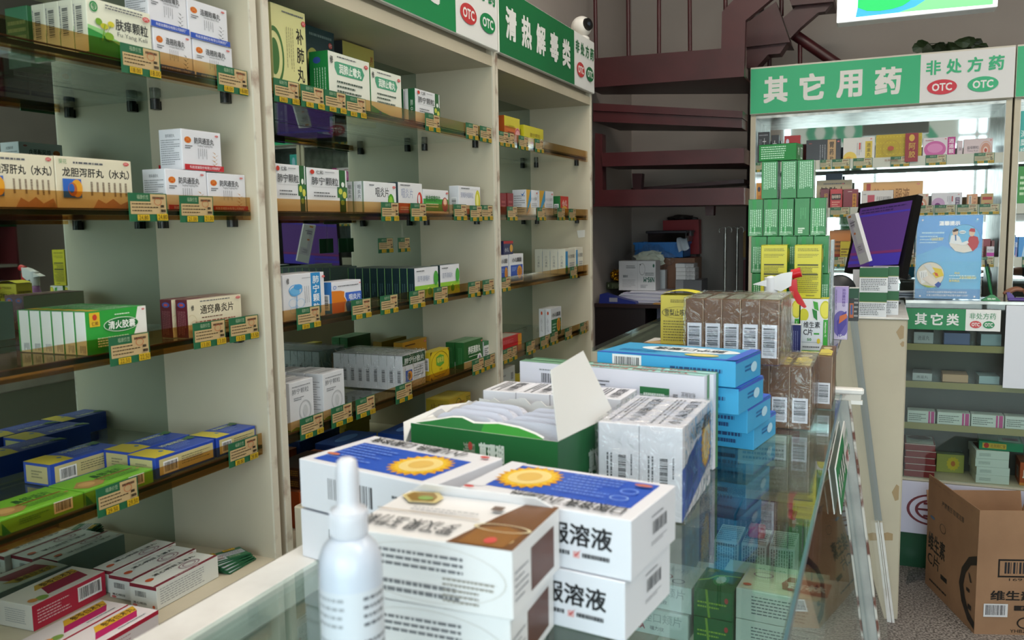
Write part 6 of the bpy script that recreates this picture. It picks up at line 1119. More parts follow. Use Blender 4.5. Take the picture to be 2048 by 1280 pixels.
cbox('medicine_box', F_([('r', .62, .02, .86, .98, '#b5946a'), ('v', '胃药片', .68, .1, .80, .92, '#2a2420', .02), ('lv', .38, .1, .58, .8, 3, '#8a8c92', .4), ('l', .08, .82, .2, .9, 1, '#8a3a3a')]+RO(.93, .9, .035, .7), '#24252c'), 1612, 1681, 279, 0, T('black box with tan vertical title band '+far, 'medicine box'))
cbox('medicine_box', F_([('r', .70, .2, .92, .85, '#cdb23c'), ('v', '逍遥丸', .75, .25, .87, .8, '#5a4a1c', .01), ('e', .22, .22, .22, .26, '#d9bd52'), ('e', .18, .16, .12, .14, '#d9a040'), ('lv', .42, .3, .6, .8, 3, PRL, .3), ('r', .5, .55, .55, .8, '#c4504a')]+RO(.88, .93, .03, .7), '#cfccc8'), 1686, 1749, 275, 0, T('white box with a yellow flower and yellow title patch '+far, 'medicine box'))
gold = [('r', 0, 0, 1, 1, '#b8a01c')]
for i in range(5):
    for j in range(14): gold.append(('p', [((j+.1)/14, (i+.3)/5), ((j+.5)/14, (i+.7)/5), ((j+.9)/14, (i+.3)/5), ((j+.5)/14, (i+.5)/5)], '#c9b42c'))
gold += [('r', .64, 0, .92, 1, '#8c1a26'), ('v', '阿胶', .72, .12, .86, .68, '#b8923a', .02), ('e', .78, .83, .06, .12, '#c9a23a'), ('e', .33, .5, .07, .08, '#a8442c'), ('g', .33, .5, .2, .3, '#a8902a', .06), ('t', '东阿阿胶', .2, .04, .5, .12, '#7a3a1c')]
cbox('gift_tin', F_(gold, '#a8921c'), 1751, 1843, 268, 0, T('shiny gold tin with dark red vertical band '+far, 'medicine tin'))
cbox('medicine_box', F_([('e', .38, .5, .34, .36, '#c05a9a'), ('e', .38, .55, .24, .2, '#d080b4'), ('r', .76, 0, 1, 1, '#b02a80'), ('v', '逍遥颗粒', .80, .05, .96, .95, '#e6d2e0', .02), ('l', .08, .86, .35, .92, 1, '#a04a5a'), ('l', .3, .1, .7, .16, 1, '#5a7a4a')]+RO(.7, .93, .03, .7), '#cfc6cc'), 1845, 1910, 275, 0, T('white and magenta granule box with pink oval '+far, 'medicine box'))
pk = [('e', .76, .42, .17, .36, '#c08a76'), ('g', .76, .42, .22, .45, '#c9a08e', .1), ('e', .76, .42, .08, .17, '#d9c4bc'), ('e', .76, .42, .05, .1, '#b0402c'), ('t', '益母颗粒', .12, .5, .52, .65, '#5c5058'), ('t', 'Yimu Keli', .12, .38, .5, .46, '#7a6a74')]+RO(.93, .9, .035, .7)
cbox('medicine_box', F_([('t', '益', .3, .5, .8, .65, '#5c5058')], '#c2b0b6'), 1914, 1925, 281, 0, T('narrow mauve box left of the rose box '+far, 'medicine box'))
cbox('medicine_box', F_(pk, '#c8b5b8'), 1927, 1985, 277, 0, T('mauve box with round rose emblem at the right end '+far, 'medicine box'))
far = 'on the second far cabinet shelf'
cbox('medicine_box', F_([('r', 0, .4, 1, 1, '#c98a3a'), ('r', .6, .1, 1, .9, '#c9622c'), ('e', .4, .8, .2, .08, '#3a3a4a'), ('lv', .3, .1, .7, .6, 2, '#8a3a2c')], '#c98c34'), 1512, 1526, 366, 1, T('orange and yellow box at the left end '+far, 'medicine box'))
cbox('medicine_box', F_([('t', '健脾丸', .1, .35, .85, .8, '#3a2a24', .02), ('l', .2, .86, .8, .92, 1, PRN)]+RO(.75, .88, .03, .6), '#ab9c7a'), 1632, 1703, 360, 1, T('tan box with large dark title behind the red boxes '+far, 'medicine box'), yoff=.075)
cbox('medicine_box', F_([('r', 0, .85, 1, 1, '#1c2f4a'), ('l', .1, .4, .9, .6, 1, '#c9b23a')], '#26303a'), 1650, 1683, 347, 1, T('dark box with yellow line behind the tan box '+far, 'medicine box'), yoff=.12)
cbox('medicine_box', F_([('v', '妇科', .45, .3, .8, .85, '#c9a040', .01)], '#6a1c2c'), 1640, 1658, 378, 1, T('dark red box left of the bright red pair '+far, 'medicine box'))
cbox('medicine_box', F_([('r', .1, .55, .9, .8, '#2a1c1c'), ('t', '咖啡精华', .14, .6, .86, .75, '#d9c4b4', .02), ('l', .15, .1, .85, .5, 4, '#d99a8a', .5)], '#b5262c'), 1660, 1684, 378, 1, T('bright red box with black title patch '+far, 'medicine box'))
cbox('medicine_box', F_([('r', .62, .1, .88, .8, '#c98a34'), ('v', '知母地黄', .67, .12, .83, .78, '#5a2414', .01), ('l', .3, .86, .6, .92, 1, '#d4b0b0')], '#7c1c2c'), 1686, 1716, 378, 1, T('maroon box with gold vertical title '+far, 'medicine box'))
cbox('medicine_box', F_([('p', [(0, 0), (1, 0), (1, .4), (.5, .5), (0, .3)], '#c98a4c'), ('t', '静心口服液', .18, .35, .78, .78, '#8a5a24', .01), ('r', .06, .7, .13, .95, '#a8443a')]+RO(.92, .9, .025, .8), '#cf9c58'), 1725, 1845, 363, 1, T('long orange box with brown title '+far, 'medicine box'), yoff=.075)
cbox('medicine_box', F_([('r', .2, .1, .42, .8, '#b85060'), ('t', '丹溪玉屏风颗粒', .48, .5, .94, .72, '#5a5254'), ('l', .06, .8, .16, .86, 1, PRN)], '#cdc8c6'), 1722, 1786, 381, 1, T('white box with dusty red square before the orange box '+far, 'medicine box'))
cbox('medicine_box', F_([('e', .4, .4, .42, .32, '#bd8b70'), ('e', .4, .4, .22, .18, '#dccfc4'), ('e', .4, .4, .12, .1, '#b0402c')]+RO(.8, .88, .08, .6), '#c2ab98'), 1836, 1857, 387, 1, T('beige box with round emblem right of the monitor top '+far, 'medicine box'))
cbox('medicine_box', F_([('e', .2, .28, .2, .34, '#a86aa8'), ('e', .2, .28, .12, .2, '#7c2c7c'), ('e', .22, .36, .22, .36, '#b894b8'), ('e', .2, .28, .1, .16, '#6a1c6a'), ('r', .78, .0, .92, .72, '#4a3a58'), ('v', '加味逍遥丸', .80, .02, .90, .70, '#c9b8c9', .01), ('lv', .5, .35, .66, .8, 3, PRL, .3), ('r', .66, .5, .7, .8, '#b04a4a')]+RO(.88, .88, .03, .6), '#ccc9cf'), 1863, 1924, 385, 1, T('white box with purple lotus flower '+far, 'medicine box'))
cbox('medicine_box', F_([('r', .15, .35, .42, .9, '#d2ccc4'), ('lv', .2, .4, .38, .85, 1, '#3a3434', .5), ('v', '二七', .60, .15, .85, .75, '#7a3a1c', .01)]+RO(.8, .92, .06, .5), '#c08a5e'), 1934, 1955, 388, 1, T('small orange box with white strip near the right end '+far, 'medicine box'))
cbox('medicine_box', F_([('r', .1, .62, .9, .8, '#a02422'), ('r', .28, 0, .72, .42, '#a82a26'), ('e', .5, .2, .14, .12, '#cfa880')], '#a88a50'), 1962, 1986, 387, 1, T('small gold and red box at the right end '+far, 'medicine box'))
far = 'on the third far cabinet shelf'
for n_, (a_, b_, y_, col_, lab) in enumerate(((1658, 1700, 461, '#c07a3a', 'orange box half hidden by the monitor'), (1680, 1700, 483, '#c2b02c', 'yellow box with red spot left of the monitor'), (1819, 1828, 480, '#d0cdc8', 'white box with orange base right of the monitor'), (1964, 1980, 478, '#8c2634', 'dark red box behind the magenta one'), (1982, 1988, 481, '#8a4a4c', 'dusty rose box at the right end'))):
    cbox('medicine_box', F_([('l', .1, .3, .9, .7, 3, '#6a4a2a'), ('r', .1, .05, .9, .25, '#a83a2c')], col_), a_, b_, y_, 2, T(lab+' '+far, 'medicine box'), yoff=.016 if n_ in (1, 2) else .07)
cbox('medicine_box', F_([('r', 0, .4, 1, .62, '#b0309a'), ('t', '罗红霉素', .1, .68, .9, .84, PRN), ('e', .6, .18, .2, .16, '#b0309a'), ('e', .3, .12, .1, .12, '#d9a03a')], '#cfcdd4'), 1973, 1988, 493, 2, T('white box with magenta stripe beside the pen stand '+far, 'medicine box'))
for a_, b_, y_, k_, sty, lab in ((2037, 2070, 222, 0, F_([('r', 0, .3, 1, 1, '#2fa8a0'), ('e', .55, .75, .2, .16, '#9fc8e0'), ('v', '消糜栓', .05, .05, .35, .6, '#dff0ee', .01)], '#2fa8a0'), 'tall teal box with blue flower in the cabinet at the right edge'),
        (2032, 2080, 333, 1, F_([('l', .1, .3, .9, .8, 4, '#c9e6c0')], '#2a8a2c'), 'green box in the cabinet at the right edge'),
        (2015, 2034, 474, 2, F_([('t', '开塞露', .1, .6, .9, .8, '#e0e8f4', .02), ('p', [(.4, .05), (.8, .05), (.65, .6), (.55, .6)], '#d08a84'), ('e', .2, .1, .25, .2, '#dfe6f0')], '#1f6fc0'), 'blue box with white title in the cabinet at the right edge'),
        (2036, 2064, 474, 2, F_([('p', [(.2, .05), (.7, .05), (.55, .7), (.4, .7)], '#a8cce8')], '#2f8ad0'), 'sky blue box beside the darker blue one at the right edge')):
    Yq = YC+.016; z = LZ[k_]+.0178; x0 = sX(a_, Yq, z+.03); x1 = sX(b_, Yq, z+.03); x0 = max(x0, XC1+.034)
    box_mesh(x1-x0, .04, sZ(y_, x0, Yq)-z, *sty).obj('medicine_box', None, ((x0+x1)/2, Yq+.02, z), 0, **T(lab, 'medicine box'))
# price tags on the far rails; plastic glare is put into their paler colour
for k, L in enumerate((((1511, 1530), (1640, 1662), (1664, 1700), (1706, 1745), (1781, 1819), (1851, 1893), (1948, 1989)), ((1660, 1700), (1831, 1867), (1869, 1911), (1914, 1956), (1958, 1999)), ((1659, 1690), (1812, 1833), (1958, 1988)))):
    for j, (a_, b_) in enumerate(L):
        Y = YC+.0045; z = LZ[k]-.001; x0 = sX(a_, Y, z+.02); x1 = sX(b_, Y, z+.02); s = (x1-x0)/.076
        o = ptag(['18.00', '13.00', '28.00'][j % 3], ((x0+x1)/2, Y-.0005, z), 0, 'price tag on the far cabinet %s rail, %s from the left' % (['top', 'second', 'third'][k], ORD[j]), 'price tags on the far cabinets', plain='#b5b090'); o.scale = (s, 1, 1.0)
for k in range(3):
    ptag('15.00', (XC1+.05+.05, YC+.004, LZ[k]-.001), 0, 'price tag on the %s rail of the cabinet at the right edge' % ['top', 'second', 'third'][k], 'price tags on the far cabinets', plain='#b5b090')

# pothos on top of the far cabinet
M_LEAF = cm('#16240f', .5); M_LEAF2 = cm('#1d3215', .5)
t = empty('pothos_plant', (sX(1905, YC+.15, 2.13), YC+.15, HZ1), **T('dark green pothos plant trailing over the top of the far cabinet', 'plant'))
mb = MB(); mb.lathe([(0, .0008), (.05, .0008), (.06, .05), (.055, .05), (0, .045)], (.0, .03, .0), cm('#3a2a22', .7), 24); mb.obj('pot', t)
rl = random.Random(8); base_z = .030; st_ = MB(); kx = 0
for px_, py_ in ((1840, 96), (1855, 103), (1868, 99), (1882, 100), (1895, 104), (1915, 101), (1925, 85), (1938, 82), (1950, 88), (1960, 97), (1932, 98), (1846, 90), (1905, 95), (1876, 95)):
    P = PY(px_, py_, YC+.12+rl.uniform(-.05, .06)); P = Vector(P)-t.location; P.z = max(P.z, base_z)
    L = .036; an = rl.uniform(0, 6.28); d1 = Vector((math.cos(an), .4*math.sin(an), rl.uniform(-.3, .7))).normalized(); d2 = d1.cross(Vector((0, 1, .3))).normalized()
    pts = [P+d1*L*u+d2*L*v for u, v in ((-.9, 0), (-.7, .5), (-.2, .62), (.5, .4), (1, 0), (.5, -.4), (-.2, -.62), (-.7, -.5))]; mid = [P-d1*L*.9+Vector((0, .006, 0)), P+d1*L]
    lf = MB(); lf.add(pts+[P+Vector((0, .008, .004))], [(i, (i+1) % 8, 8) for i in range(8)], M_LEAF if rl.random() < .6 else M_LEAF2); lf.obj('leaf', t)
    st_.tube([(.0, .03, .045), ((P.x)*.5, .02, max(P.z, .05)*.7+.03), tuple(P-d1*L*.8)], .0018, M_LEAF, 6)
st_.obj('stems', t)

# hanging light box
YL = 2.6; lx0, lx1, lz = -.130, .262, 1.945; M_LB = emis('lit_panel_white', '#f2f3f4', .9); M_LG = emis('lit_panel_green', '#16c060', .75); M_LBL = emis('lit_panel_blue', '#3aa8e0', .75); M_LG2 = emis('lit_panel_lime', '#7ad08a', .75)
t = empty('light_box_sign', ((lx0+lx1)/2, YL, lz), **T('lit white hanging sign with green and blue swoosh at the top right', 'sign'))
w2 = (lx1-lx0)/2; H2 = .62
MB().box(-w2, w2, .0015, .06, 0, H2, '#d9d9d9', .003).obj('housing', t)
mb = MB(); mb.box(-w2+.001, w2-.001, -.002, .0012, .001, H2-.001, M_LB)
decals(mb, (-w2, -.002, 0), (2*w2, 0, 0), (0, 0, H2), (0, -1, 0), [('p', [(.125, .017), (.5, .019), (.62, .08), (.62, .3), (.137, .3), (.137, .057)], M_LBL), ('p', [(.40, .019), (.97, .012), (.97, .45), (.62, .45), (.62, .08), (.5, .035)], M_LG2), ('p', [(.137, .057), (.2, .038), (.286, .033), (.36, .036), (.425, .045), (.47, .062), (.5, .12), (.5, .45), (.3, .4), (.15, .2)], M_LG)])
mb.obj('lit_face', t)
mb = MB()
for x in (-w2*.8, w2*.8): mb.tube([(x, .03, H2), (x, .03, CEIL-lz)], .0025, M_STEEL, 8)
mb.obj('hanging_rods', t)

# security camera on the farthest left cabinet
cz = 2.1003; cp_ = PX(1163, 96, -1.12); t = empty('security_camera', (-1.085, float(sY(1163, -1.085, 2.13)), cz), **T('white round security camera standing on the farthest left cabinet', 'security camera'))
MW = cm('#d2cfca', .4)
mb = MB(); mb.lathe([(0, 0), (.030, 0), (.031, .004), (.031, .018), (.024, .024), (0, .026)], (0, 0, 0), MW, 32); mb.obj('base', t)
bm = bmesh.new(); bmesh.ops.create_uvsphere(bm, u_segments=32, v_segments=20, radius=.040); mb = MB(); mb.bm(bm, MW, True)
o = mb.obj('camera_head', t); o.location = (0, 0, .060)
mb = MB(); d_ = Vector((.75, -.35, .1)).normalized(); a_ = d_.cross(Vector((0, 0, 1))).normalized()
mb.tube([d_*.020, d_*.0405], [.027, .022], M_BLACK, 28); mb.tube([d_*.0405, d_*.042], [.008, .007], cm('#333a44', .1), 20); o = mb.obj('lens', t); o.location = (0, 0, .060)

# ================================================================== SPIRAL STAIRCASE
sc = empty('staircase', (-.62, 4.5, 0), **T('dark maroon metal spiral staircase with bar railing beyond the cabinets', 'staircase'))
def sob(mb, name):
    for j, v in enumerate(mb.v): mb.v[j] = (v[0]+.62, v[1]-4.5, v[2])
    return mb.obj(name, sc)
YS = 3.93
def plate(px, Y, dep, m): return MB().prism([Vector(PY(x, y, Y)) for x, y in px], (0, dep, 0), m)
sob(plate([(1176, 176), (1176, 130), (1186, 129), (1442, 110), (1444, 24), (1474, -8), (1550, -8), (1491, 41), (1488, 153), (1186, 175)], YS, .04, M_MAROON), 'outer_stringer')
sob(plate([(1176, 118), (1186, 117), (1442, 97), (1442, 110), (1186, 129), (1176, 130)], YS+.005, .09, M_MAROON), 'base_rail')
def wedge(tl, tr, br, bl, dl, dr, Y=YS, thick=None):
    P = [Vector(PY(*p, Y)) for p in (tl, tr, br, bl)]; Q = [P[0]+Vector((0, dl, 0)), P[1]+Vector((0, dr, 0)), P[2]+Vector((0, dr, 0)), P[3]+Vector((0, dl, 0))]
    mb = MB(); return mb.add(P+Q, [(0, 1, 2, 3), (4, 7, 6, 5), (0, 4, 5, 1), (3, 2, 6, 7), (0, 3, 7, 4), (1, 5, 6, 2)], M_MAROON)
sob(wedge((1178, 171), (1488, 149), (1488, 154), (1178, 178), .20, .55, YS+.045), 'landing_tread')
m_ = wedge((1186, 222), (1484, 237), (1484, 256), (1186, 243), .45, .16); m_2 = wedge((1186, 206), (1485, 222), (1485, 236), (1186, 221), .50, .16, YS-.012)
m_.add(m_2.v, m_2.f, M_MAROON); sob(m_, 'tread')
sob(wedge((1202, 306), (1488, 296), (1488, 326), (1205, 333), .26, .50), 'tread')
sob(wedge((1205, 380), (1488, 375), (1488, 409), (1186, 413), .38, .50), 'tread')
sob(wedge((1262, 376), (1488, 358), (1488, 366), (1262, 382), .30, .3, YS+.35), 'tread')
sob(plate([(1190, 266), (1204, 268), (1206, 412), (1190, 412)], YS+.02, .06, M_MAROON), 'side_stringer')
for q in ([(1264, 347), (1284, 347), (1282, 378), (1266, 378)], [(1410, 412), (1428, 412), (1427, 431), (1411, 431)]): sob(plate(q, YS+.2, .05, M_MAROON), 'tread_bracket')
for (xb_, xt_, yb_) in ((1192, 1190, 118), (1257, 1256, 112), (1318, 1318, 107), (1380, 1379, 102)):
    sob(MB().tube([PY(xb_, yb_, YS+.045), PY(xt_, -40, YS+.045)], .0095, M_MAROON, 12), 'baluster')
sob(MB().tube([PY(1451, 22, YS+.045), PY(1451, -60, YS+.045)], .0095, M_MAROON, 12), 'baluster')
sob(MB().tube([PY(1139, 76, YS+.4), PY(1138, -50, YS+.4)], .011, M_MAROON, 12), 'baluster')
A1 = PY(1509, 300, 4.66); sob(MB().tube([(A1[0], 4.66, 0), (A1[0], 4.66, CEIL)], .038, cm('#1d1014', .4), 24), 'centre_column')
# upper flight to the right
YU = 4.32
sob(wedge((1492, 47), (1552, 3), (1580, 84), (1492, 94), .10, .22, YU), 'tread')
sob(plate([(1493, 94), (1574, 86), (1560, 107), (1536, 109), (1512, 136), (1493, 136)], YU+.02, .10, M_MAROON), 'tread')
sob(plate([(1577, -6), (1583, 11), (1667, 3), (1669, -8)], YU, .25, M_MAROON), 'tread')
sob(plate([(1566, 36), (1600, 6), (1667, 3), (1650, 23), (1636, 25), (1600, 56), (1581, 76)], YU+.03, .06, M_MAROON), 'upper_stringer')
sob(MB().tube([PY(1587, 68, YU+.15), PY(1700, 146, YU+.15)], .026, M_MAROON, 14), 'handrail')
for (x, y0, y1) in ((1539, 106, 160), (1600, 86, 160), (1563, -30, 32)): sob(MB().tube([PY(x, y0, YU+.15), PY(x, y1, YU+.15)], .0105, M_MAROON, 12), 'baluster')

# ================================================================== NOOK UNDER THE STAIRS
ZN = 1.0; YN = 4.16
dsk = empty('desk', (-1.05, 4.48, 0), **T('dark brown desk under the stairs heaped with papers and cartons', 'desk'))
def dob(mb, name):
    for j, v in enumerate(mb.v): mb.v[j] = (v[0]+1.05, v[1]-4.48, v[2])
    return mb.obj(name, dsk)
dob(MB().box(-1.338, -1.075, YN, 4.8, .02, ZN-.02, cm('#150a0e', .45)), 'cupboard_base')
dob(MB().box(-1.338, -.765, YN-.01, 4.83, ZN-.0195, ZN, cm('#2a1a1c', .35)), 'desk_top')
dob(MB().box(-1.02, -.80, YN+.02, 4.80, .0, ZN-.0200, cm('#3a3c4e', .5)), 'desk_pedestal')
def nb(name, style, xl, xr, yt, yb, Y, d, tags, rz=0, z=None):
    zb = z if z is not None else sZ(yb, 0, Y)
    if z is None: zb = sZ(yb, sX((xl+xr)/2, Y, 1.1), Y)
    x0 = sX(xl, Y, zb); x1 = sX(xr, Y, zb); h = sZ(yt, (x0+x1)/2, Y)-zb
    return box_mesh(x1-x0, d, h, *style).obj(name, None, ((x0+x1)/2, Y+d/2, zb), rz, **tags), (x0, x1, zb, zb+h)
# paper heap
rp_ = random.Random(6)
for k in range(9):
    w_ = rp_.uniform(.20, .27); MB().box(-w_/2, w_/2, -.10, .10, 0, .0055, ['#c9c8d8', '#b4b2c8', '#d2d0dc'][k % 3]).obj('paper_stack', None, (-1.13+rp_.uniform(-.012, .012)+.012*k*.5, 4.325, ZN+.0008+.0065*k), rp_.uniform(-.12, .12), **T('thin paper bundle in the heap under the upside down mask carton, %s from the bottom' % ORD[k], 'paper bundle', 'paper heap under the stairs'))
zp = ZN+.0008+.0065*9
# N95 carton, print upside down
st_n = ('#c9c9cd', {'L': [], 'F': [('r', 0, 0, .52, 1, '#c6c6ca'), ('r', .515, 0, .52, 1, '#a8a8ac'), ('b', .10, .42, .26, .53, '#c9c9cd'), ('l', .1, .1, .45, .38, 6, '#77787e', .25), ('l', .2, .74, .45, .86, 2, '#77787e', .5), ('t', 'N95-M', .68, .28, .97, .46, '#1f5f4c', .03, 180), ('g', .64, .72, .08, .2, '#55575c', .06), ('e', .95, .84, .025, .06, '#1f5f4c'), ('l', .72, .5, .96, .62, 2, '#4c5a58', .4), ('l', .6, .08, .8, .2, 3, PRL), ('e', .59, .88, .02, .02, '#333333')]})
o, q = nb('mask_carton', st_n, 1238, 1311, 522, 580, 4.27, .10, T('white respirator mask carton printed upside down on the paper heap', 'carton'), z=zp+.0006)
# blue card terminal on the front of the papers
mb = MB(); MBL = cm('#1c2a78', .4); mb.prism([(-.10, 0, .0), (-.095, 0, .045), (-.07, 0, .052), (-.035, 0, .040), (.09, 0, .010), (.095, 0, 0)], (0, .055, 0), MBL); 
decals(mb, (-.06, -.0002, .006), (.13, 0, 0), (0, 0, .026), (0, -1, 0), [('r', .12, .1, .45, .9, '#8a8c98')]); mb.obj('card_terminal', None, (-1.215, 4.152, ZN+.0005), 0, **T('dark blue wedge shaped card terminal at the front of the paper heap', 'device'))
st_go = ('#3a4428', {'F': [('lv', .3, .1, .95, .8, 7, '#8a9472', .4), ('r', .08, .3, .14, .7, '#a8b094')]})
o, q = nb('gift_carton', st_go, 1203, 1236, 565, 578, 4.34, .10, T('olive green open box with crumpled gold foil under the stairs', 'box'), z=ZN+.0008+.0065*9+.001)
o.location.x = -1.285
bm = bmesh.new(); bmesh.ops.create_icosphere(bm, subdivisions=4, radius=1)
rg = random.Random(2)
from mathutils import noise as mn
for v in bm.verts:
    n1 = mn.noise(v.co*3.1)*.35+mn.noise(v.co*8)*.22; v.co *= 1+n1
    v.co = Vector((v.co.x*.036, v.co.y*.03, v.co.z*.030))
mb = MB(); mb.bm(bm, cm('#c08a1c', .22, 1)); mb.obj('gold_foil', None, (-1.285, 4.39, q[3]+.034), 0, **T('crumpled shiny gold foil sitting in the olive green box', 'foil'))
# brown carton, crate, tub, bag
st_ca = ('#8a5c40', {'F': [('t', '易碎', .15, .7, .3, .85, '#5a3a28')], 'T': []})
YB2 = 4.50
o, q = nb('carton', st_ca, 1312, 1389, 516, 580, YB2, .19, T('brown cardboard carton carrying the blue crate under the stairs', 'carton'), z=ZN+.0005)
zc = q[3]+.0006
x0 = sX(1268, YB2, zc); x1 = sX(1366, YB2, zc); hc = sZ(485, x0, YB2)-zc
mb = MB(); MB_ = cm('#1f6fb8', .4); w_ = (x1-x0)/2
def tray(mb, w_, d_, h, t_, m, taper=.0):
    for (a0, a1, b0, b1) in ((-w_, w_, -d_, -d_+t_), (-w_, w_, d_-t_, d_), (-w_, -w_+t_, -d_, d_), (w_-t_, w_, -d_, d_)): mb.box(a0, a1, b0, b1, 0, h, m)
    mb.box(-w_, w_, -d_, d_, 0, t_, m)
tray(mb, w_, .09, hc, .003, MB_); mb.box(-w_-.006, w_+.006, -.096, -.09, hc-.012, hc, MB_); mb.box(w_, w_+.006, -.096, .096, hc-.012, hc, MB_)
for k in range(9): mb.box(-w_+.02+k*(2*w_-.04)/8, -w_+.024+k*(2*w_-.04)/8, -.094, -.09, .0, hc-.012, MB_)
mb.obj('storage_crate', None, ((x0+x1)/2, YB2+.10, zc), 0, **T('blue plastic storage crate on the brown carton', 'crate'))
zt_ = zc+hc+.0006; x0t = sX(1291, YB2, zt_); x1t = sX(1372, YB2, zt_); ht = sZ(462, x0t, YB2)-zt_
tb = empty('storage_tub', ((x0t+x1t)/2, YB2+.12, zt_), **T('smoky clear storage tub with dark lid on the blue crate', 'storage tub'))
M_SM = clear_mat('smoky_plastic', (.42, .40, .45, 1), 1.45, .12)
mb = MB(); w_ = (x1t-x0t)/2-.008; tray(mb, w_, .10, ht-.014, .002, M_SM); mb.obj('tub_body', tb)
mb = MB(); mb.box(-w_-.010, w_+.010, -.112, .112, ht-.014, ht, cm('#26242c', .35), .004); mb.box(-w_-.018, -w_-.008, -.03, .03, ht-.03, ht-.004, cm('#26242c', .35)); mb.box(w_+.008, w_+.018, -.03, .03, ht-.03, ht-.004, cm('#26242c', .35)); mb.obj('lid', tb)
# cloth over the crate corner
mb = MB(); n = 8; c0 = Vector((sX(1356, YB2-.01, 1.2), YB2-.012, 0)); zc2 = sZ(476, c0.x, YB2); vs = []
for i in range(n+1):
    for j in range(n+1):
        u, v = i/n, j/n; vs.append((c0.x-.012+.055*u+.02*v*v, YB2+.02-.045*math.sin(v*1.6)+.006*math.sin(u*9), zc2+.004*math.sin(u*7)-.055*v*v*(1 if v > 0 else 0)-.02*(1-u)*v))
mb.add(vs, [(i*(n+1)+j, (i+1)*(n+1)+j, (i+1)*(n+1)+j+1, i*(n+1)+j+1) for i in range(n) for j in range(n)], '#c2c9d4', True); mb.obj('cleaning_cloth', **T('pale blue cloth hanging over the right corner of the blue crate', 'cloth'))
# red carrier bag
YR = 4.76
pr4 = [PY(x, y, YR) for x, y in ((1325, 441), (1397, 439), (1400, 508), (1327, 508))]
rb = empty('carrier_bag', (float((pr4[2][0]+pr4[3][0])/2), YR+.02, float(pr4[3][2])), **T('dark red carrier bag with black contents standing behind the tubs', 'bag'))
mb = MB(); w_ = (pr4[1][0]-pr4[0][0])/2; h = float(pr4[0][2]-pr4[3][2]); 
vs = [(-w_, -.03, 0), (w_, -.03, 0), (w_*1.0, .03, 0), (-w_, .03, 0), (-w_*1.0, -.045, h), (w_*.97, -.045, h*1.01), (w_*.97, .03, h*1.01), (-w_, .03, h)]
mb.add(vs, [(0, 1, 5, 4), (1, 2, 6, 5), (2, 3, 7, 6), (3, 0, 4, 7), (0, 3, 2, 1)], '#8c1420'); mb.obj('bag_body', rb)
bm = bmesh.new(); bmesh.ops.create_icosphere(bm, subdivisions=3, radius=1)
for v in bm.verts: v.co *= 1+mn.noise(v.co*2.5)*.4; v.co = Vector((v.co.x*w_*.8, v.co.y*.028-.005, v.co.z*.022+h+.006))
mb = MB(); mb.bm(bm, cm('#120c10', .5)); mb.obj('dark_contents', rb)
MB().box(float(rb.location.x)-.10, float(rb.location.x)+.09, YR-.045, 4.825, ZN+.0, float(rb.location.z)-.0005, cm('#3a2a26', .6)).obj('carton', **T('dark brown carton behind carrying the red bag', 'carton'))
# clear bag of white paper
bm = bmesh.new(); bmesh.ops.create_icosphere(bm, subdivisions=4, radius=1)
for v in bm.verts:
    v.co *= 1+mn.noise(v.co*2.0)*.25+mn.noise(v.co*6)*.10; s = 1.15-.45*max(v.co.z, 0); v.co = Vector((v.co.x*.115*s, v.co.y*.032, max(v.co.z, -.75)*.075))
zbag = q[3]; bx0 = sX(1296, 4.40, 1.2)
mbb = MB(); mbb.bm(bm, M_WRAP); pb = empty('plastic_bag', (bx0, 4.445, 1.215), **T('clear plastic bag of crumpled white tissue above the mask carton', 'bag')); mbb.obj('bag_film', pb)
bm = bmesh.new(); bmesh.ops.create_icosphere(bm, subdivisions=3, radius=1)
for v in bm.verts: v.co *= 1+mn.noise(v.co*3.0)*.5; v.co = Vector((v.co.x*.075, v.co.y*.022, v.co.z*.040))
mb = MB(); mb.bm(bm, cm('#c4c8b8', .7)); o = mb.obj('tissue', pb)
mb = MB(); mb.box(bx0-.06, bx0+.085, 4.43, 4.475, ZN+.0006, 1.157, '#c3c5c8'); mb.obj('carton', **T('grey white carton behind the mask carton holding up the clear bag', 'carton'))
# wrapped stack, grey binder box, envelope
st_wk = ('#b9b9bd', {'F': [('r', 0, 0, .5, 1, '#c9c9cc'), ('lv', .5, 0, 1, 1, 6, '#5c5c62', .3)], 'R': [('lv', 0, 0, 1, 1, 8, '#4c4c52', .3)], 'T': [('l', .1, .1, .9, .9, 3, '#8a8a90')]})
zg = None
o, q2 = nb('binder_box', ('#55565c', {'F': [('r', 0, 0, .3, 1, '#7a7b80')]}), 1351, 1403, 560, 578, 4.28, .16, T('grey flat box under the film wrapped packets', 'box'), z=ZN+.012)
for k in range(4):
    zk = q2[3]+.0008+.0205*k; x0 = sX(1351, 4.28, zk); x1 = sX(1389, 4.28, zk)
    box_mesh(x1-x0-.004*(k == 3), .10, .0195, *st_wk).obj('wrapped_packet', None, ((x0+x1)/2-.004*(k == 3), 4.34, zk), 0, **T('film wrapped white packet on the grey box, %s from the bottom' % ORD[k], 'packet', 'film wrapped packets under the stairs'))
MB().box(-.99, -.78, 4.235, 4.46, ZN+.0003, ZN+.0115, cm('#2a2c34', .5)).obj('folder', **T('black folder under the grey flat box', 'folder'))
MB().box(-.06, .06, -.03, .03, 0, .004, '#b07a1c').obj('envelope', None, (sX(1332, 4.19, 1.02), 4.19, ZN+.0005), .1, **T('ochre envelope lying at the front of the desk under the stairs', 'envelope'))
MB().box(-.02, .02, -.02, .02, 0, .026, '#2a5ab0', .002).obj('small_box', None, (sX(1366, 4.17, 1.02), 4.19, ZN+.0005), 0, **T('small blue box in front of the grey flat box', 'box'))
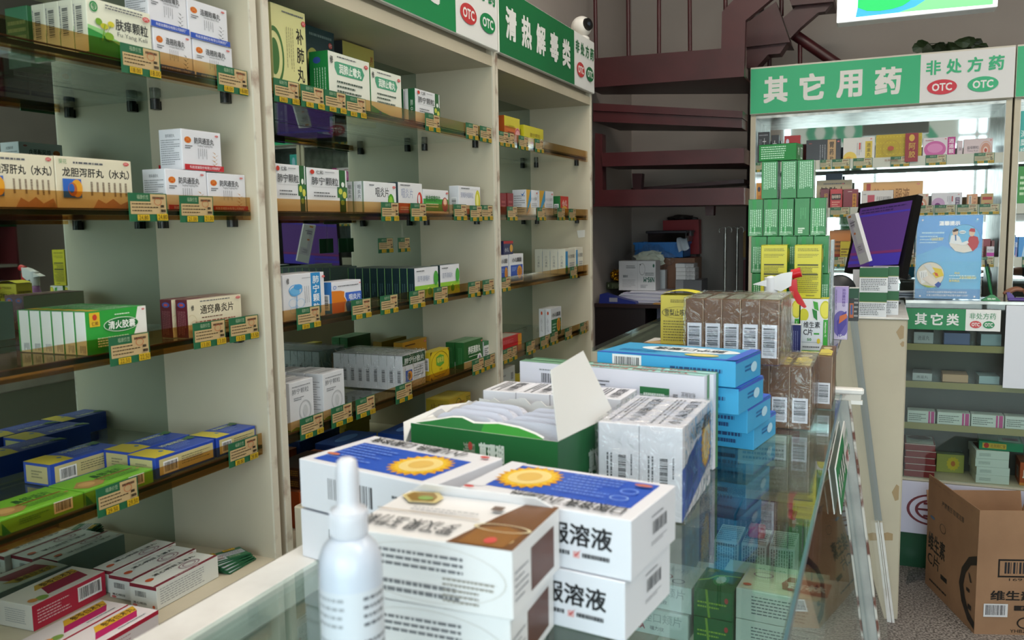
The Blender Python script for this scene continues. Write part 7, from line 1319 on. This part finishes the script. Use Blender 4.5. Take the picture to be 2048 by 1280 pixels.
# metal drip stands against the back wall
for k, x in enumerate((1458, 1487)):
    X = sX(x-4-9*k, 4.66, 1.2); t = empty('metal_stand', (X, 4.60+.06*k, 0), **T('thin metal pole stand with hooks by the back wall, %s' % ['left one', 'right one'][k], 'stand', 'metal pole stands'))
    zt_ = sZ(455, X, 4.62); mb = MB(); mb.tube([(0, 0, .02), (0, 0, zt_-.03)], .008, M_STEEL, 12); mb.tube([(0, 0, zt_-.03), (0, 0, zt_)], .005, M_STEEL, 10); mb.obj('pole', t)
    mb = MB()
    for s in (-1, 1): mb.tube([(0, 0, zt_-.01), (s*.016, 0, zt_+.004), (s*.03, 0, zt_-.002), (s*.034, 0, zt_-.018), (s*.03, 0, zt_-.026)], .0028, M_STEEL, 8)
    mb.obj('hooks', t)
    mb = MB()
    mb.lathe([(0, 0), (.018, 0), (.018, .012), (.008, .02), (0, .02)], (0, 0, 0), M_STEEL, 20)
    mb.obj('feet', t)
# poster strips on the back wall seen beside the cabinet
MB().box(sX(1485, 4.84, 1.3), sX(1485, 4.84, 1.3)+.25, YB-.006, YB-.001, sZ(515, -.7, 4.84), sZ(462, -.7, 4.84), '#a8802c').obj('wall_poster', **T('ochre and blue poster on the back wall beside the cabinet', 'poster'))
MB().box(sX(1486, 4.84, 1.3), sX(1486, 4.84, 1.3)+.25, YB-.006, YB-.001, sZ(600, -.7, 4.84), sZ(520, -.7, 4.84), '#7a1f26').obj('wall_poster', **T('dark red poster low on the back wall beside the cabinet', 'poster'))

# ================================================================== CARTON ON THE FLOOR
Cb = PZ(1948, 1268, 0); Cl = PZ(1850, 1166, 0); dv = Cl-Cb; Lc = float(np.linalg.norm(dv)); yawc = math.atan2(dv[1], dv[0])-math.pi/2   # depth direction
Wc = .345; Hc = .288; Hf = .145
crt = empty('vitamin_carton', (float(Cb[0]), float(Cb[1]), 0), yawc, **T('large open cardboard carton of vitamin tablets standing on the floor at right', 'carton'))
mb = MB(); t_ = .005; cb = M_CARD
mb.box(0, Wc, 0, t_, 0, Hc, cb); mb.box(0, Wc, Lc-t_, Lc, 0, Hc, cb); mb.box(0, t_, t_, Lc-t_, 0, Hc, cb); mb.box(Wc-t_, Wc, t_, Lc-t_, 0, Hc, cb); mb.box(t_, Wc-t_, t_, Lc-t_, 0, t_, cb)
K = '#1c1714'
decals(mb, (0, Lc, 0), (0, -Lc, 0), (0, 0, Hc), (-1, 0, 0), [('t', '维生素', .04, .52, .40, .76, K, .03), ('t', 'C片', .04, .32, .30, .50, K, .01), ('r', .33, .27, .46, .33, K), ('g', .34, .93, .06, .06, K, .1), ('e', .12, .97, .05, .02, '#4a6a8c'), ('l', .1, .10, .62, .14, 1, K, .6), ('p', [(1, .95), (.86, .86), (.74, .66), (.70, .45), (.76, .25), (.88, .10), (1, .05), (1, .14), (.90, .20), (.82, .33), (.78, .47), (.81, .63), (.90, .78), (1, .84)], K), ('p', [(.86, .68), (.89, .66), (.93, .58), (.90, .57)], K), ('r', .84, .44, .90, .48, K), ('r', .88, .24, .94, .30, K)])
decals(mb, (0, 0, 0), (.52, 0, 0), (0, 0, Hc), (0, -1, 0), [('b', .14, .72, .52, .90, None), ('g', .33, .81, .0, .0, K, .5), ('r', .13, .70, .53, .72, K), ('r', .13, .90, .53, .92, K), ('r', .13, .70, .14, .92, K), ('t', '1691031201', .2, .66, .5, .69, K), ('t', '维生素C片', .09, .42, .52, .54, K, .03), ('r', .24, .30, .5, .36, K), ('t', '柠檬味', .28, .31, .42, .35, '#8f6b4f'), ('t', 'YHBZ-120', .22, .03, .40, .07, K), ('g', .31, .15, .05, .07, K, .2), ('b', .05, .22, .20, .38, '#d2d0d2')])
mb.obj('carton_body', crt)
def flap(p0, p1, d, h, tilt, name, its=None, rag=False):
    p0 = Vector(p0); p1 = Vector(p1); n = Vector(d).normalized(); up = Vector((0, 0, math.cos(tilt)))+n*math.sin(tilt)
    mb = MB(); a = p0; b = p1; c_ = p1+up*h; d_ = p0+up*h; mb.prism([a, b, c_, d_], -(b-a).cross(up).normalized()*.004, M_CARD)
    if its: decals(mb, a, b-a, up*h, (b-a).cross(up).normalized(), its)
    return mb.obj(name, crt)
flap((0, Lc, Hc), (0, 0, Hc), (-1, 0, 0), Hf, .0, 'flap', [('t', '严禁重压 取提注意', .30, .42, .74, .56, K, .01)]+[('l', .05+.09*k, .86, .09+.09*k, .90, 1, '#7a4a34', .5) for k in range(10)])
flap((0, 0, Hc), (Wc, 0, Hc), (0, -1, 0), Hf, .02, 'flap')
flap((Wc, Lc, Hc), (0, Lc, Hc), (0, 1, 0), Hf*.55, .25, 'flap')
flap((Wc, 0, Hc), (Wc, Lc, Hc), (1, 0, 0), Hf, .3, 'flap')
mb = MB(); mb.add([(-.02, Lc+.02, .001), (.05, Lc+.02, .001), (.045, Lc+.10, .03), (-.03, Lc+.09, .012), (-.08, Lc-.02, .001)], [(0, 1, 2, 3), (0, 3, 4)], clear_mat('cloudy_film', (.72, .75, .78, 1), 1.5, .2)); o = mb.obj('plastic_scrap', None, crt.location, yawc, **T('scrap of cloudy plastic film on the floor behind the big carton', 'plastic scrap'))

# ================================================================== PERSON AT THE RIGHT EDGE
SK = cm('#8a5a44', .5); JK = cm('#17161a', .7)
def skin_fig(name, joints, edges, parent, mat, root=0, sub=2):
    me = bpy.data.meshes.new(name); me.from_pydata([j[0] for j in joints], edges, []); o = bpy.data.objects.new(name, me); COL.objects.link(o)
    if parent: o.parent = parent
    o.modifiers.new('skin', 'SKIN'); sl = me.skin_vertices[0].data
    for i, j in enumerate(joints): sl[i].radius = (j[1], j[2] if len(j) > 2 else j[1])
    sl[root].use_root = True; s = o.modifiers.new('sub', 'SUBSURF'); s.levels = sub; s.render_levels = sub; o.modifiers['skin'].use_smooth_shade = True
    dg = bpy.context.evaluated_depsgraph_get(); me2 = bpy.data.meshes.new_from_object(o.evaluated_get(dg)); o.modifiers.clear(); o.data = me2; me2.materials.clear(); me2.materials.append(mat); return o
YH = F3+.105; hx = sX(2068, YH, 1.12)
ps = empty('person', (1.0, 3.90, 0), **T('person in dark clothes beyond the right edge with one hand resting on the service counter', 'person'))
B0 = Vector((1.0, 3.90, 0))
wr = Vector((hx+.035, YH, Z3+.040))-B0; el = Vector((.82, F3+.12, Z3+.052))-B0
J = [((0, 0, .95), .10, .075), ((0, 0, 1.15), .105, .075), ((0, -.01, 1.32), .12, .075), ((0, -.02, 1.42), .06, .055), ((0, -.03, 1.50), .048), ((0, -.045, 1.56), .070, .08), ((0, -.045, 1.64), .072, .085), ((0, -.04, 1.70), .045),
     ((-.15, -.01, 1.36), .05), ((-.20, -.05, 1.24), .042), (tuple(el), .036), (tuple(el.lerp(wr, .6)), .030), (tuple(wr), .022, .017), (tuple(wr+Vector((-.035, -.003, -.002))), .032, .014), (tuple(wr+Vector((-.075, -.004, -.004))), .030, .011),
     ((.16, 0, 1.36), .05), ((.20, .0, 1.12), .042), ((.17, -.02, .90), .030), ((.15, -.02, .80), .026, .016),
     ((-.085, 0, .88), .080), ((-.09, -.01, .48), .052), ((-.09, 0, .08), .036), ((-.09, -.06, .035), .030, .028), ((.085, 0, .88), .085), ((.09, -.01, .48), .052), ((.09, 0, .08), .036), ((.09, -.06, .035), .030, .028)]
E_ = [(0, 1), (1, 2), (2, 3), (3, 4), (4, 5), (5, 6), (6, 7), (2, 8), (8, 9), (9, 10), (10, 11), (11, 12), (12, 13), (13, 14), (2, 15), (15, 16), (16, 17), (17, 18), (0, 19), (19, 20), (20, 21), (21, 22), (0, 23), (23, 24), (24, 25), (25, 26)]
body = skin_fig('body', J, E_, ps, SK)
k0 = wr+Vector((-.075, -.004, -.004))
for fi, (dy, ln, zz) in enumerate(((-.026, .062, 0), (-.009, .072, .003), (.009, .068, .003), (.025, .055, 0))):
    b_ = k0+Vector((.004, dy*.75, 0)); fj = [(tuple(b_), .0092), (tuple(b_+Vector((-ln*.42, dy*.15, .006))), .0088), (tuple(b_+Vector((-ln*.75, dy*.2, -.004))), .0080), (tuple(b_+Vector((-ln*.95, dy*.2, -.016))), .0068)]
    skin_fig('finger', fj, [(0, 1), (1, 2), (2, 3)], ps, SK)
b_ = wr+Vector((-.03, -.024, -.002)); skin_fig('thumb', [(tuple(b_), .011), (tuple(b_+Vector((-.022, -.020, -.002))), .0098), (tuple(b_+Vector((-.048, -.026, -.010))), .0082)], [(0, 1), (1, 2)], ps, SK)
CJ = [((0, 0, .93), .150, .112), ((0, 0, 1.15), .142, .106), ((0, -.01, 1.33), .152, .102), ((0, -.015, 1.43), .068, .062), ((-.15, -.01, 1.365), .060), ((-.20, -.05, 1.24), .052), (tuple(el), .044), (tuple(el.lerp(wr, .72)), .037), ((.16, 0, 1.365), .060), ((.20, 0, 1.12), .052), ((.175, -.015, .93), .038)]
skin_fig('jacket', CJ+[((0, 0, .76), .155, .118)], [(0, 1), (1, 2), (2, 3), (2, 4), (4, 5), (5, 6), (6, 7), (2, 8), (8, 9), (9, 10), (0, 11)], ps, JK)
skin_fig('trousers', [((0, 0, .93), .135, .10), ((-.085, 0, .86), .088), ((-.09, -.01, .48), .064), ((-.09, 0, .10), .052), ((.085, 0, .86), .088), ((.09, -.01, .48), .064), ((.09, 0, .10), .052)], [(0, 1), (1, 2), (2, 3), (0, 4), (4, 5), (5, 6)], ps, cm('#22242c', .8))
skin_fig('hair', [((0, -.005, 1.58), .070, .05), ((0, -.01, 1.66), .080, .085), ((0, -.03, 1.72), .070, .078)], [(0, 1), (1, 2)], ps, cm('#0c0a0a', .5), 1)
mb = MB()
for s in (-1, 1): mb.lathe([(0, -.006), (.007, -.004), (.009, 0), (.007, .004), (0, .006)], (s*.028, -.122, 1.61), cm('#17120f', .3), 12)
mb.prism([(-.009, -.118, 1.60), (.009, -.118, 1.60), (0, -.128, 1.565), (0, -.128, 1.565+.001)], (0, -.012, 0), SK); mb.box(-.022, .022, -.122, -.116, 1.545, 1.551, cm('#7a3a34', .5)); mb.obj('face_features', ps)

# ================================================================== STOCK SHELVES ON THE RIGHT WALL (seen in the mirrors)
ss = empty('stock_shelf', (RIGHT-.16, 2.4, 0), **T('open stock shelving on the right wall, seen only in the cabinet mirrors', 'shelving'))
for z in (.45, .85, 1.2, 1.5, 1.8): MB().box(-.15, .155, -1.6, 1.6, z-.018, z, cm('#8f8a80', .5)).obj('shelf_board', ss)
for y in (-1.6, 1.59): MB().box(-.15, .155, y, y+.015, 0, 1.85, cm('#5a1f24', .5)).obj('upright', ss)
pc = ['#b08a2c', '#7a1f26', '#2c5a9a', '#c9c9cc', '#1f6a3a', '#c2542c', '#d0c8a8', '#5a7aa8']
pn_ = ['ochre', 'dark red', 'blue', 'white', 'green', 'orange', 'cream', 'grey blue']
rs = random.Random(12); sp = [box_mesh(.12, .16, .15, p_, {'F': [('r', .1, .55, .9, .85, '#d9d6cc'), ('l', .1, .1, .9, .45, 4, '#c9c6bc')]}).mesh('stock_carton') for p_ in pc]
for li, z in enumerate((.85, 1.2, 1.5, 1.8)):
    for k in range(14):
        c_ = rs.randrange(8); o = bpy.data.objects.new('stock_carton', sp[c_]); COL.objects.link(o); o.location = (RIGHT-.17, .95+.21*k+rs.uniform(-.02, .02), z+.0004); o.rotation_euler = (0, 0, -math.pi/2+rs.uniform(-.06, .06)); o.scale = (1, 1, rs.uniform(.7, 1.3))
        for kk, v in T('%s carton on the right wall stock shelving, %s level, %s from the near end' % (pn_[c_], ['lowest', 'second', 'third', 'top'][li], ORD[k]), 'carton', 'stock cartons on the right wall').items(): o[kk] = v
